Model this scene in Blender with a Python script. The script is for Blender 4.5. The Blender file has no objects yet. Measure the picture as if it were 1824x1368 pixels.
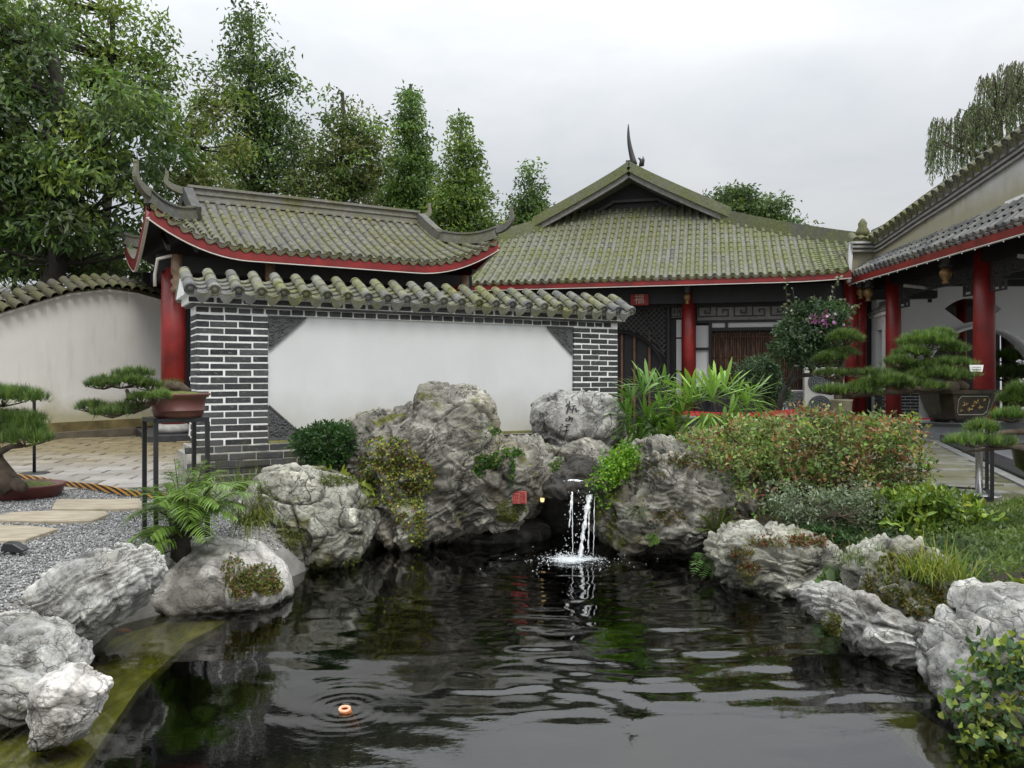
import bpy, bmesh, math, random
import numpy as np
from mathutils import Vector, Matrix
from mathutils.bvhtree import BVHTree

# ------------------------------------------------------------------ camera, sky, sun, exposure
F, CX, HY, EYE, WL = 1400.0, 912.0, 671.0, 1.15, -0.35
sc = bpy.context.scene
cam_d = bpy.data.cameras.new('camera'); cam = bpy.data.objects.new('camera', cam_d)
sc.collection.objects.link(cam); sc.camera = cam
cam.location = (0, 0, EYE); cam.rotation_euler = (math.radians(90), 0, 0)
cam_d.sensor_width = 36; cam_d.lens = F/1824*36; cam_d.shift_y = (HY-684)/1824
cam_d.clip_start = 0.05; cam_d.clip_end = 1000

world = bpy.data.worlds.new('World'); sc.world = world; world.use_nodes = True
wt = world.node_tree; wt.nodes.clear()
def wn(t, **k):
    n = wt.nodes.new(t)
    for a, b in k.items(): setattr(n, a, b)
    return n
SUN_EL, SUN_AZ = 50, 158       # azimuth measured from +Y (view direction), clockwise
wout = wn('ShaderNodeOutputWorld')
sky = wn('ShaderNodeTexSky', sky_type='NISHITA', sun_disc=False)
sky.sun_elevation = math.radians(SUN_EL); sky.sun_rotation = math.radians(SUN_AZ); sky.dust_density = 4
b1 = wn('ShaderNodeBackground'); b1.inputs['Strength'].default_value = 0.06
tcw = wn('ShaderNodeTexCoord'); mp = wn('ShaderNodeMapping'); mp.inputs['Scale'].default_value = (1.0, 1.0, 2.4)
mp.inputs['Rotation'].default_value = (0.25, 0, 0.4)
nz = wn('ShaderNodeTexNoise'); nz.inputs['Scale'].default_value = 2.6; nz.inputs['Detail'].default_value = 7; nz.inputs['Roughness'].default_value = .55
nz.inputs['Distortion'].default_value = .3
cr = wn('ShaderNodeValToRGB')
cr.color_ramp.elements[0].position = .3; cr.color_ramp.elements[0].color = (.56, .60, .645, 1)
cr.color_ramp.elements[1].position = .72; cr.color_ramp.elements[1].color = (.78, .79, .80, 1)
sep = wn('ShaderNodeSeparateXYZ')
mr = wn('ShaderNodeMapRange'); mr.interpolation_type = 'SMOOTHSTEP'; mr.inputs['From Min'].default_value = .1; mr.inputs['From Max'].default_value = 1.0
mr.inputs['To Min'].default_value = .86; mr.inputs['To Max'].default_value = 3.0
b2 = wn('ShaderNodeBackground')
mixs = wn('ShaderNodeMixShader'); mixs.inputs[0].default_value = .9
L = wt.links.new
L(tcw.outputs['Generated'], mp.inputs['Vector']); L(mp.outputs[0], nz.inputs['Vector']); L(nz.outputs['Fac'], cr.inputs[0])
L(cr.outputs[0], b2.inputs['Color']); L(tcw.outputs['Generated'], sep.inputs[0]); L(sep.outputs['Z'], mr.inputs['Value'])
L(mr.outputs[0], b2.inputs['Strength']); L(sky.outputs[0], b1.inputs['Color'])
L(b1.outputs[0], mixs.inputs[1]); L(b2.outputs[0], mixs.inputs[2]); L(mixs.outputs[0], wout.inputs[0])

sd = bpy.data.lights.new('sun', 'SUN'); sd.energy = 1.5; sd.angle = math.radians(22); sd.color = (1, .97, .92)
sun = bpy.data.objects.new('sun', sd); sc.collection.objects.link(sun)
el, az = math.radians(SUN_EL), math.radians(SUN_AZ)
sdir = Vector((math.sin(az)*math.cos(el), math.cos(az)*math.cos(el), math.sin(el)))
sun.rotation_euler = sdir.to_track_quat('Z', 'Y').to_euler(); sun.location = sdir*40
sc.view_settings.view_transform = 'Standard'; sc.view_settings.look = 'None'
sc.view_settings.gamma = 1; sc.view_settings.exposure = 0.14; sc.view_settings.use_curve_mapping = False

# ------------------------------------------------------------------ helpers
rng = np.random.default_rng(7); random.seed(7)
COL = sc.collection
ORG = {}
def P(px, py, D): return np.array([(px-CX)/F*D, D, EYE-(py-HY)/F*D])
def G(px, py, z=0.0):
    D = (EYE-z)*F/(py-HY); return P(px, py, D)
def tag(o, label=None, cat=None, group=None, kind=None):
    if label: o['label'] = label
    if cat: o['category'] = cat
    if group: o['group'] = group
    if kind: o['kind'] = kind
    return o
def thing(name, loc, label, cat, group=None):
    o = bpy.data.objects.new(name, None); COL.objects.link(o); o.location = tuple(loc); o.empty_display_size = .1
    ORG[o.name] = np.array(loc, float); return tag(o, label, cat, group)
def mesh_np(name, V, faces, mat, parent=None, smooth=False, attrs=None, loc=None):
    """V (n,3) world coords; faces: (m,k) array or list of lists; links one mesh object"""
    V = np.asarray(V, float)
    if parent is not None: org = ORG[parent.name]
    elif loc is not None: org = np.array(loc, float)
    else: org = np.array([(V[:,0].min()+V[:,0].max())/2, (V[:,1].min()+V[:,1].max())/2, V[:,2].min()])
    me = bpy.data.meshes.new(name)
    if isinstance(faces, np.ndarray):
        m, k = faces.shape
        me.vertices.add(len(V)); me.vertices.foreach_set('co', (V-org).astype(np.float32).ravel())
        me.loops.add(m*k); me.loops.foreach_set('vertex_index', faces.astype(np.int32).ravel())
        me.polygons.add(m); me.polygons.foreach_set('loop_start', np.arange(0, m*k, k, dtype=np.int32))
        me.polygons.foreach_set('loop_total', np.full(m, k, dtype=np.int32))
        me.update(calc_edges=True)
    else:
        me.from_pydata((V-org).tolist(), [], faces)
    if smooth: me.polygons.foreach_set('use_smooth', np.ones(len(me.polygons), dtype=bool))
    if attrs:
        for an, av in attrs.items():
            av = np.asarray(av, np.float32)
            if av.ndim == 2:
                a = me.attributes.new(an, 'FLOAT_COLOR', 'POINT')
                c = np.ones((len(V), 4), np.float32); c[:, :3] = av; a.data.foreach_set('color', c.ravel())
            else:
                a = me.attributes.new(an, 'FLOAT', 'POINT'); a.data.foreach_set('value', av.ravel())
    me.materials.append(mat)
    o = bpy.data.objects.new(name, me); COL.objects.link(o)
    if parent is not None: o.parent = parent
    else: o.location = tuple(org)
    ORG[o.name] = org
    return o
def inst(name, me, M, parent):
    """a part that shares mesh data; M world 4x4 Matrix"""
    o = bpy.data.objects.new(name, me); COL.objects.link(o); o.parent = parent
    org = ORG[parent.name]
    o.matrix_local = Matrix.Translation(-Vector(org)) @ M
    return o
def basis(o, x, y, z):
    x, y, z = [np.asarray(v, float)/max(1e-9, np.linalg.norm(v)) for v in (x, y, z)]
    return Matrix(((x[0], y[0], z[0], o[0]), (x[1], y[1], z[1], o[1]), (x[2], y[2], z[2], o[2]), (0, 0, 0, 1)))
class Frame:
    def __init__(s, O, u, n):
        s.O = np.array([O[0], O[1], 0.0]); s.u = np.array([u[0], u[1], 0.0]); s.n = np.array([n[0], n[1], 0.0])
        s.u /= np.linalg.norm(s.u); s.n /= np.linalg.norm(s.n)
    def __call__(s, a, b, z): return s.O + s.u*a + s.n*b + np.array([0, 0, z])
WF = Frame((0, 0), (1, 0), (0, 1))
class MB:
    def __init__(s): s.v = []; s.f = []
    def add(s, vs, fs):
        b = len(s.v); s.v.extend([tuple(map(float, p)) for p in vs]); s.f.extend([[i+b for i in f] for f in fs])
    def box(s, fr, a0, a1, b0, b1, z0, z1):
        vs = [fr(a, b, z) for z in (z0, z1) for (a, b) in ((a0, b0), (a1, b0), (a1, b1), (a0, b1))]
        s.add(vs, [[3,2,1,0],[4,5,6,7],[0,1,5,4],[1,2,6,5],[2,3,7,6],[3,0,4,7]])
    def bar(s, p, q, w, h, up=(0, 0, 1)):
        p, q = np.array(p, float), np.array(q, float); d = q-p; d /= np.linalg.norm(d)
        x = np.cross(d, up); x /= max(1e-9, np.linalg.norm(x)); y = np.cross(x, d)
        vs = [c + x*i*w/2 + y*j*h/2 for c in (p, q) for (i, j) in ((-1,-1),(1,-1),(1,1),(-1,1))]
        s.add(vs, [[3,2,1,0],[4,5,6,7],[0,1,5,4],[1,2,6,5],[2,3,7,6],[3,0,4,7]])
    def tube(s, pts, rad, seg=8, cap=True, flat=1.0):
        pts = [np.array(p, float) for p in pts]; n = len(pts); b = len(s.v)
        if not hasattr(rad, '__len__'): rad = [rad]*n
        x = None
        for i, p in enumerate(pts):
            d = pts[min(n-1, i+1)]-pts[max(0, i-1)]; d /= max(1e-9, np.linalg.norm(d))
            if x is None:
                a = np.array([0, 0, 1.]) if abs(d[2]) < .9 else np.array([1., 0, 0]); x = np.cross(d, a)
            x = x - d*np.dot(x, d); x /= max(1e-9, np.linalg.norm(x)); y = np.cross(d, x)
            for k in range(seg):
                a = 2*math.pi*k/seg
                s.v.append(tuple(p + x*math.cos(a)*rad[i] + y*math.sin(a)*rad[i]*flat))
        for i in range(n-1):
            for k in range(seg):
                k2 = (k+1) % seg
                s.f.append([b+i*seg+k, b+i*seg+k2, b+(i+1)*seg+k2, b+(i+1)*seg+k])
        if cap:
            s.f.append([b+k for k in range(seg)][::-1]); s.f.append([b+(n-1)*seg+k for k in range(seg)])
    def lathe(s, c, prof, seg=16, fr=WF, sx=1, sy=1):
        b = len(s.v); c = np.array(c, float)
        for (r, z) in prof:
            for k in range(seg):
                a = 2*math.pi*k/seg
                s.v.append(tuple(c + fr.u*r*math.cos(a)*sx + fr.n*r*math.sin(a)*sy + np.array([0, 0, z])))
        for i in range(len(prof)-1):
            for k in range(seg):
                k2 = (k+1) % seg
                s.f.append([b+i*seg+k, b+i*seg+k2, b+(i+1)*seg+k2, b+(i+1)*seg+k])
        s.f.append([b+k for k in range(seg)][::-1]); s.f.append([b+(len(prof)-1)*seg+k for k in range(seg)])
    def prism(s, poly, ext):
        n = len(poly); ext = np.array(ext, float); vs = [np.array(p, float) for p in poly]
        s.add(vs+[p+ext for p in vs], [list(range(n))[::-1], list(range(n, 2*n))]+[[i, (i+1) % n, n+(i+1) % n, n+i] for i in range(n)])
    def sweep(s, pts, ws, hs, side=None):
        """rectangular section swept along pts; up stays near world z"""
        pts = [np.array(p, float) for p in pts]; n = len(pts); b = len(s.v)
        for i, p in enumerate(pts):
            d = pts[min(n-1, i+1)]-pts[max(0, i-1)]; d /= np.linalg.norm(d)
            x = np.array(side, float) if side is not None else np.cross(d, (0, 0, 1)); x /= max(1e-9, np.linalg.norm(x)); y = np.cross(x, d)
            for (i1, j1) in ((-1, 0), (1, 0), (1, 1), (-1, 1)): s.v.append(tuple(p + x*i1*ws[i]/2 + y*j1*hs[i]))
        for i in range(n-1):
            for k in range(4):
                k2 = (k+1) % 4; s.f.append([b+i*4+k, b+i*4+k2, b+(i+1)*4+k2, b+(i+1)*4+k])
        s.f.append([b, b+3, b+2, b+1]); s.f.append([b+4*(n-1)+k for k in range(4)])
    def build(s, name, mat, parent=None, smooth=False, attrs=None, loc=None, bevel=0):
        o = mesh_np(name, np.array(s.v), s.f, mat, parent, smooth, attrs, loc)
        if bevel:
            bm = bmesh.new(); bm.from_mesh(o.data)
            bmesh.ops.bevel(bm, geom=bm.edges[:], offset=bevel, segments=1, affect='EDGES'); bm.to_mesh(o.data); bm.free()
        return o
    def mesh(s, name, mat, smooth=False):
        me = bpy.data.meshes.new(name); me.from_pydata(s.v, [], s.f); me.materials.append(mat)
        if smooth: me.polygons.foreach_set('use_smooth', np.ones(len(me.polygons), dtype=bool))
        return me
def join_inst(tmpl, Ms):
    """tmpl = MB, Ms list of Matrix -> (V, facelist, rnd)"""
    tv = np.array(tmpl.v); V = []; Fs = []; R = []; b = 0
    for M in Ms:
        m = np.array(M); V.append(tv @ m[:3, :3].T + m[:3, 3]); Fs.extend([[i+b for i in f] for f in tmpl.f]); b += len(tv)
        R.append(np.full(len(tv), random.random()))
    return np.concatenate(V), Fs, np.concatenate(R)

# ---- numpy noise
def _h(ix, iy, iz, seed):
    n = (ix.astype(np.int64)*73856093) ^ (iy.astype(np.int64)*19349663) ^ (iz.astype(np.int64)*83492791) ^ (seed*2654435761 % 4294967296)
    n &= 0xffffffff; n = ((n ^ (n >> 13))*1274126177) & 0xffffffff; n = ((n ^ (n >> 15))*2246822519) & 0xffffffff
    return ((n ^ (n >> 16)) & 0xffff)/65535.0
def vnoise(p, seed=0):
    i = np.floor(p); f = p-i; f = f*f*f*(f*(f*6-15)+10); i = i.astype(np.int64); r = 0
    for a in (0, 1):
        for b in (0, 1):
            for c in (0, 1):
                w = (f[:,0] if a else 1-f[:,0])*(f[:,1] if b else 1-f[:,1])*(f[:,2] if c else 1-f[:,2])
                r = r + w*_h(i[:,0]+a, i[:,1]+b, i[:,2]+c, seed)
    return r*2-1
def fbm(p, o=4, seed=0, g=.5):
    r = 0; a = 1; t = 0
    for k in range(o): r = r + a*vnoise(p*(2.03**k)+k*7.3, seed+k); t += a; a *= g
    return r/t
def voro(p, seed=0):
    i = np.floor(p).astype(np.int64); F1 = np.full(len(p), 9.); F2 = np.full(len(p), 9.); I = np.zeros(len(p)); off = np.zeros((len(p), 3))
    for a in (-1, 0, 1):
        for b in (-1, 0, 1):
            for c in (-1, 0, 1):
                j0, j1, j2 = i[:,0]+a, i[:,1]+b, i[:,2]+c
                q = np.stack([j0+_h(j0, j1, j2, seed), j1+_h(j0, j1, j2, seed+11), j2+_h(j0, j1, j2, seed+23)], 1)
                d = np.sqrt(((p-q)**2).sum(1)); m = d < F1
                F2 = np.where(m, F1, np.minimum(F2, d)); I = np.where(m, _h(j0, j1, j2, seed+5), I)
                off = np.where(m[:, None], p-q, off); F1 = np.where(m, d, F1)
    return F1, F2, I, off
def sstep(a, b, x):
    t = np.clip((x-a)/(b-a), 0, 1); return t*t*(3-2*t)

# ------------------------------------------------------------------ materials
MATS = {}
class NT:
    def __init__(s, name):
        s.m = bpy.data.materials.new(name); s.m.use_nodes = True; s.t = s.m.node_tree; s.t.nodes.clear()
        s.out = s.t.nodes.new('ShaderNodeOutputMaterial')
    def n(s, t, ins=None, **k):
        x = s.t.nodes.new(t)
        for a, b in k.items(): setattr(x, a, b)
        for a, b in (ins or {}).items():
            if isinstance(b, bpy.types.NodeSocket): s.t.links.new(b, x.inputs[a])
            else: x.inputs[a].default_value = b
        return x
    def pos(s): return s.n('ShaderNodeNewGeometry').outputs['Position']
    def noise(s, scale, detail=4, rough=.55, vec=None, dist=0, stretch=None):
        v = vec or s.pos()
        if stretch: v = s.n('ShaderNodeMapping', {'Vector': v, 'Scale': stretch}).outputs[0]
        return s.n('ShaderNodeTexNoise', {'Vector': v, 'Scale': scale, 'Detail': detail, 'Roughness': rough, 'Distortion': dist}).outputs['Fac']
    def ramp(s, fac, stops):
        r = s.n('ShaderNodeValToRGB', {0: fac}); e = r.color_ramp.elements
        while len(e) < len(stops): e.new(.5)
        for i, (p, c) in enumerate(stops):
            e[i].position = p; e[i].color = (c[0], c[1], c[2], 1) if hasattr(c, '__len__') else (c, c, c, 1)
        return r.outputs[0]
    def mix(s, f, a, b, mode='MIX'):
        x = s.n('ShaderNodeMix', data_type='RGBA', blend_type=mode)
        for i, v in ((0, f), (6, a), (7, b)):
            if isinstance(v, bpy.types.NodeSocket): s.t.links.new(v, x.inputs[i])
            else: x.inputs[i].default_value = v if i == 0 else (v[0], v[1], v[2], 1)
        return x.outputs[2]
    def math(s, op, a, b=0.0, clamp=False):
        x = s.n('ShaderNodeMath', {0: a, 1: b}, operation=op); x.use_clamp = clamp; return x.outputs[0]
    def attr(s, name, out='Fac'): return s.n('ShaderNodeAttribute', attribute_name=name).outputs[out]
    def bump(s, h, strength=.4, dist=.01, normal=None):
        i = {'Height': h, 'Strength': strength, 'Distance': dist}
        if normal: i['Normal'] = normal
        return s.n('ShaderNodeBump', i).outputs[0]
    def prin(s, color, rough=.6, normal=None, **k):
        ins = {'Base Color': color if isinstance(color, bpy.types.NodeSocket) else (*color, 1), 'Roughness': rough}
        if normal: ins['Normal'] = normal
        p = s.n('ShaderNodeBsdfPrincipled', ins)
        for a, b in k.items(): p.inputs[a.replace('_', ' ')].default_value = b
        return p.outputs[0]
    def done(s, sh): s.t.links.new(sh, s.out.inputs[0]); return s.m
def plain(name, c, rough=.5, var=.25, scale=6, bump=.15, bs=40, metal=0, spec=.5, coat=0):
    t = NT(name); n = t.noise(scale, 5)
    lo = tuple(x*(1-var) for x in c); hi = tuple(min(1, x*(1+var)) for x in c)
    nb = t.bump(t.noise(bs, 4), bump, .004)
    p = t.prin(t.ramp(n, [(.3, lo), (.7, hi)]), rough, nb, Metallic=metal)
    nd = p.node; nd.inputs['Specular IOR Level'].default_value = spec; nd.inputs['Coat Weight'].default_value = coat
    return t.done(p)
def mat_rock(name, lo, hi, moss=(.10, .115, .03), mossamt=1.0, dark=.012, brown=0.0, cracks=.8):
    t = NT(name); n1 = t.noise(3.2, 8, .62, dist=.6); n2 = t.noise(22, 5, .6)
    c = t.ramp(n1, [(.28, lo), (.5, tuple((a+b)/2 for a, b in zip(lo, hi))), (.68, hi)])
    c = t.mix(t.ramp(n2, [(.35, 0), (.75, 1)]), c, t.mix(1.0, c, (1.45, 1.42, 1.35), 'MULTIPLY'))
    br = t.ramp(t.noise(1.7, 4, dist=1.0), [(.5, 0), (.68, 1)])
    c = t.mix(t.math('MULTIPLY', br, brown), c, (.16, .125, .075))
    stk = t.ramp(t.noise(5, 5, .6, stretch=(2.2, 2.2, .35)), [(.52, 0), (.7, 1)])
    c = t.mix(t.math('MULTIPLY', stk, .55), c, (.045, .043, .038))
    wv = t.n('ShaderNodeTexNoise', {'Vector': t.pos(), 'Scale': 3.5, 'Detail': 5.0}).outputs['Color']
    wp = t.n('ShaderNodeVectorMath', {0: t.pos(), 1: t.n('ShaderNodeVectorMath', {0: wv, 1: (.45, .45, .45)}, operation='MULTIPLY').outputs[0]}, operation='ADD').outputs[0]
    crk = None
    for sc_, wd, st_, lo_ in ((5.5, .028, (1, 1, 1.6), .47), (13, .05, (.8, .8, 1.9), .56), (30, .08, (1, 1, 1.6), .62)):
        vo = t.n('ShaderNodeTexVoronoi', {'Vector': t.n('ShaderNodeMapping', {'Vector': wp, 'Scale': st_}).outputs[0], 'Scale': float(sc_)}, feature='DISTANCE_TO_EDGE').outputs['Distance']
        e = t.n('ShaderNodeMapRange', {'Value': vo, 'From Min': 0.0, 'From Max': wd, 'To Min': 1, 'To Max': 0}).outputs[0]
        e = t.math('MULTIPLY', e, t.ramp(t.noise(2.6+sc_*.12, 3), [(lo_-.05, 0), (lo_+.08, 1)]))
        crk = e if crk is None else t.math('MAXIMUM', crk, e)
    c = t.mix(t.math('MULTIPLY', t.attr('hi'), .55, True), c, t.mix(1.0, c, (1.75, 1.74, 1.7), 'MULTIPLY'))  # light painted into the colour of the raised parts
    c = t.mix(t.math('MULTIPLY', t.attr('lo'), .75, True), c, t.mix(1.0, c, (.22, .21, .19), 'MULTIPLY'))  # shade painted into the colour of hollows and holes
    spk = t.ramp(t.noise(55, 4, .7), [(.55, 0), (.7, 1)]); c = t.mix(t.math('MULTIPLY', spk, .5), c, (.05, .048, .04))
    c = t.mix(t.math('MULTIPLY', crk, cracks), c, (dark, dark, dark*.9))
    ms = t.math('MULTIPLY', t.attr('moss'), mossamt, True)
    mn = t.ramp(t.noise(30, 3), [(.3, tuple(x*.5 for x in moss)), (.7, tuple(x*1.5 for x in moss))])
    c = t.mix(ms, c, mn)
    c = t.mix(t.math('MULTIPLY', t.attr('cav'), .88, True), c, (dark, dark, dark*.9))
    z = t.n('ShaderNodeSeparateXYZ', {0: t.pos()}).outputs[2]
    zz = t.math('ADD', z, t.math('MULTIPLY', t.noise(5, 3), .14))
    wet = t.n('ShaderNodeMapRange', {'Value': zz, 'From Min': WL+.08, 'From Max': WL+.19, 'To Min': 1, 'To Max': 0}).outputs[0]
    c = t.mix(wet, c, t.mix(1.0, c, (.22, .22, .2), 'MULTIPLY'))
    h = t.math('SUBTRACT', t.math('ADD', t.math('MULTIPLY', t.noise(45, 6, .7), .5), t.noise(14, 6, .65, dist=.8)), t.math('MULTIPLY', crk, .6))
    rgh = t.n('ShaderNodeMapRange', {'Value': wet, 'To Min': .82, 'To Max': .35}).outputs[0]
    p = t.prin(c, rgh, t.bump(h, .75, .025)); p.node.inputs['Specular IOR Level'].default_value = .3
    return t.done(p)
def mat_leaf(name, rough=.42, trans=.34, spec=.4):
    t = NT(name); c = t.attr('Col', 'Color')
    nb = t.mix(t.noise(60, 2), t.mix(1, c, (.8, .8, .8), 'MULTIPLY'), t.mix(1, c, (1.2, 1.2, 1.2), 'MULTIPLY'))
    p = t.prin(nb, rough); p.node.inputs['Specular IOR Level'].default_value = spec
    tr = t.n('ShaderNodeBsdfTranslucent', {'Color': t.mix(1, nb, (1.3, 1.4, .75), 'MULTIPLY')})
    mx = t.n('ShaderNodeMixShader', {0: trans, 1: p, 2: tr.outputs[0]})
    return t.done(mx.outputs[0])
def mat_tile(name, moss=.5, mosscol=(.115, .125, .028), lo=(.075, .078, .08), hi=(.21, .205, .19)):
    t = NT(name)
    rnd = t.math('FRACT', t.math('ADD', t.attr('rnd'), t.n('ShaderNodeObjectInfo').outputs['Random']))
    n = t.noise(9, 5, .6); c = t.ramp(t.math('ADD', t.math('MULTIPLY', n, .6), t.math('MULTIPLY', rnd, .4)), [(.3, lo), (.75, hi)])
    big = t.noise(1.6, 4, .6, dist=.5); fine = t.noise(16, 5, .65)
    f = t.math('ADD', t.math('ADD', t.math('MULTIPLY', big, .55), t.math('MULTIPLY', fine, .42)), t.math('MULTIPLY', rnd, .10))
    f = t.ramp(f, [(.68-.3*moss, 0), (.9-.3*moss, 1)])
    mc = t.ramp(t.noise(28, 3), [(.3, tuple(x*.55 for x in mosscol)), (.55, mosscol), (.8, tuple(x*1.7 for x in mosscol))])
    c = t.mix(f, c, mc)
    sp = t.ramp(t.noise(40, 4, .7), [(.62, 0), (.72, 1)])
    c = t.mix(t.math('MULTIPLY', sp, .5), c, (.02, .02, .016))
    return t.done(t.prin(c, .85, t.bump(t.math('ADD', t.noise(60, 4), t.noise(18, 4)), .5, .008)))
def mat_brick():
    t = NT('grey_brick'); rnd = t.math('FRACT', t.math('ADD', t.attr('rnd'), t.n('ShaderNodeObjectInfo').outputs['Random']))
    c = t.ramp(t.math('ADD', t.math('MULTIPLY', rnd, .5), t.math('MULTIPLY', t.noise(12, 4), .5)), [(.2, (.022, .023, .025)), (.85, (.085, .086, .088))])
    sm = t.ramp(t.noise(38, 5, .7, stretch=(.6, .6, 1.6)), [(.56, 0), (.68, 1)])
    c = t.mix(t.math('MULTIPLY', sm, .35), c, (.35, .35, .34))
    z = t.n('ShaderNodeSeparateXYZ', {0: t.pos()}).outputs[2]
    low = t.n('ShaderNodeMapRange', {'Value': z, 'From Min': .3, 'From Max': .7, 'To Min': .75, 'To Max': 0}).outputs[0]
    c = t.mix(t.math('MULTIPLY', low, t.ramp(t.noise(6, 4), [(.4, 0), (.6, 1)])), c, (.06, .058, .03))
    return t.done(t.prin(c, .88, t.bump(t.noise(70, 4), .6, .006)))
def mat_plaster(name, c, stain=(.42, .38, .24), amt=.3, streak=.4, z0=.5):
    t = NT(name); n = t.noise(2.2, 6, .6); base = t.ramp(n, [(.3, tuple(x*.93 for x in c)), (.7, c)])
    st = t.ramp(t.noise(3, 5, .65, stretch=(1.3, 1.3, .25)), [(.52, 0), (.72, 1)])
    base = t.mix(t.math('MULTIPLY', st, amt*streak), base, tuple(x*.75 for x in stain))
    z = t.n('ShaderNodeSeparateXYZ', {0: t.pos()}).outputs[2]
    zz = t.math('ADD', z, t.math('MULTIPLY', t.noise(2.5, 5), -.6))
    low = t.n('ShaderNodeMapRange', {'Value': zz, 'From Min': z0-.35, 'From Max': z0+.05, 'To Min': amt, 'To Max': 0}).outputs[0]
    base = t.mix(low, base, stain)
    return t.done(t.prin(base, .9, t.bump(t.noise(35, 5), .25, .004)))

M_LEAF = mat_leaf('leaf'); M_GLOSSY = mat_leaf('glossy_leaf', .28, .2, .6); M_NEEDLE = mat_leaf('pine_needle', .5, .15, .3)
M_TILE = mat_tile('mossy_roof_tile', .88, (.145, .15, .05), (.09, .088, .08), (.25, .24, .21)); M_TILE2 = mat_tile('mossy_cap_tile', .78, (.15, .155, .04), (.1, .102, .108), (.28, .275, .265))
M_TILE3 = mat_tile('grey_roof_tile', .45, (.11, .11, .045), (.10, .10, .10), (.30, .295, .275)); M_TILE4 = mat_tile('hall_roof_tile', 1.0, (.14, .16, .055), (.10, .10, .085), (.26, .255, .21))
M_RIDGE = mat_tile('ridge_plaster', .6, (.15, .145, .05), (.07, .07, .068), (.23, .225, .2))
M_BRICK = mat_brick()
M_MORTAR = plain('white_mortar', (.82, .82, .80), .9, .12, 8, .4, 60)
M_WHITE = mat_plaster('white_panel_plaster', (.66, .67, .67), (.40, .38, .28), amt=.45, streak=.12, z0=.68)
M_WALLL = mat_plaster('weathered_wall_plaster', (.72, .70, .66), (.34, .31, .15), .75, .22, .45)
M_GABLE = mat_plaster('stained_gable_plaster', (.52, .52, .50), (.33, .30, .19), .85, .9, 4.15)
M_WH2 = mat_plaster('white_veranda_plaster', (.74, .74, .74), amt=.1, streak=.1)
M_RED = plain('red_lacquer', (.20, .013, .011), .46, .42, 2.2, .3, 24, coat=.05)
M_REDD = plain('dark_red_paint', (.26, .012, .014), .5, .15, 4)
M_TRIM = plain('pale_edge_trim', (.65, .6, .55), .6, .1)
M_DARK = plain('dark_timber', (.012, .011, .012), .55, .3, 5)
M_DARK2 = plain('dark_frame_timber', (.03, .028, .028), .5, .3, 5)
M_GREYW = plain('weathered_grey_board', (.26, .25, .24), .8, .25, 8)
M_IRON = plain('black_painted_steel', (.018, .019, .021), .38, .2, 10, .05)
M_STONE = plain('grey_granite', (.3, .29, .27), .75, .25, 14)
M_GRAN = plain('black_granite', (.035, .036, .04), .35, .3, 20)
M_CARVE = plain('carved_grey_brick', (.085, .086, .088), .85, .3, 20, .4)
M_GOLD = plain('gilded_wood', (.22, .13, .05), .42, .4, 18, metal=.35)
M_BARK = plain('bark', (.075, .055, .038), .9, .45, 14, .9, 30)
M_BARKD = plain('dark_bark', (.03, .026, .02), .9, .45, 14, .9, 30)
M_WPLASTIC = plain('white_plastic', (.8, .8, .79), .4, .03, 4, .02)
M_STEEL = plain('brushed_steel', (.55, .55, .55), .3, .08, 10, .05, metal=.9)
M_INK = plain('black_ink', (.006, .006, .006), .5, .1)
M_MOSSY = plain('moss', (.09, .11, .02), .95, .5, 20, 1, 60)
M_WOODBR = plain('brown_timber', (.17, .075, .04), .55, .35, 10)
# ------------------------------------------------------------------ generic roof tiling
def tmpl_cover(r, ln, seg=6, th=.013):
    m = MB(); r0, r1 = r*1.07, r*.93
    for (rr, y) in ((r0, 0), (r0, ln*.06), (r*1.0, ln*.1), (r1, ln)):
        for k in range(seg+1):
            a = math.pi*k/seg; m.v.append((math.cos(a)*rr, y, math.sin(a)*rr))
    n = seg+1
    for i in range(3):
        for k in range(seg): m.f.append([i*n+k, i*n+k+1, (i+1)*n+k+1, (i+1)*n+k])
    b = len(m.v)
    for k in range(seg+1):
        a = math.pi*k/seg; m.v.append((math.cos(a)*(r0-th), 0, math.sin(a)*(r0-th)))
    for k in range(seg): m.f.append([k, b+k, b+k+1, k+1])
    b2 = len(m.v); m.v.append((0, .012, 0)); m.f.append([b+k for k in range(seg+1)]+[b2])
    return m
def tmpl_eave(r):
    m = MB(); seg = 12; rr = r*1.1
    rings = [(rr, .02), (rr, -.02), (rr*.82, -.024), (rr*.76, -.012), (rr*.42, -.012), (rr*.34, -.022), (rr*.08, -.024)]
    for (q, y) in rings:
        for k in range(seg):
            a = 2*math.pi*k/seg; m.v.append((math.cos(a)*q, y, math.sin(a)*q + r*.12))
    for i in range(len(rings)-1):
        for k in range(seg):
            k2 = (k+1) % seg; m.f.append([i*seg+k2, i*seg+k, (i+1)*seg+k, (i+1)*seg+k2])
    m.f.append([(len(rings)-1)*seg+k for k in range(seg)][::-1]); m.f.append([k for k in range(seg)])
    return m
def tmpl_drip(w, drop):
    """curved pointed tongue that hangs at the eave below a pan row; origin at the pan's centre front"""
    m = MB(); xs = np.linspace(-w/2, w/2, 7)
    def arc(x): return -w*.22*(1-(2*x/w)**2)
    tip = [.1, .5, .85, 1, .85, .5, .1]
    for y in (-.012, .006):
        for x in xs: m.v.append((x, y, arc(x)+.004))
        for x, t in zip(xs, tip): m.v.append((x, y-.01, arc(x)-drop*(.35+.65*t) if 0 < t else arc(x)-drop*.15))
    for k in range(6):
        m.f.append([k, 7+k, 8+k, k+1]); m.f.append([14+k, 15+k, 22+k, 21+k]); m.f.append([k, k+1, 15+k, 14+k]); m.f.append([7+k, 21+k, 22+k, 8+k])
    return m
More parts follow.
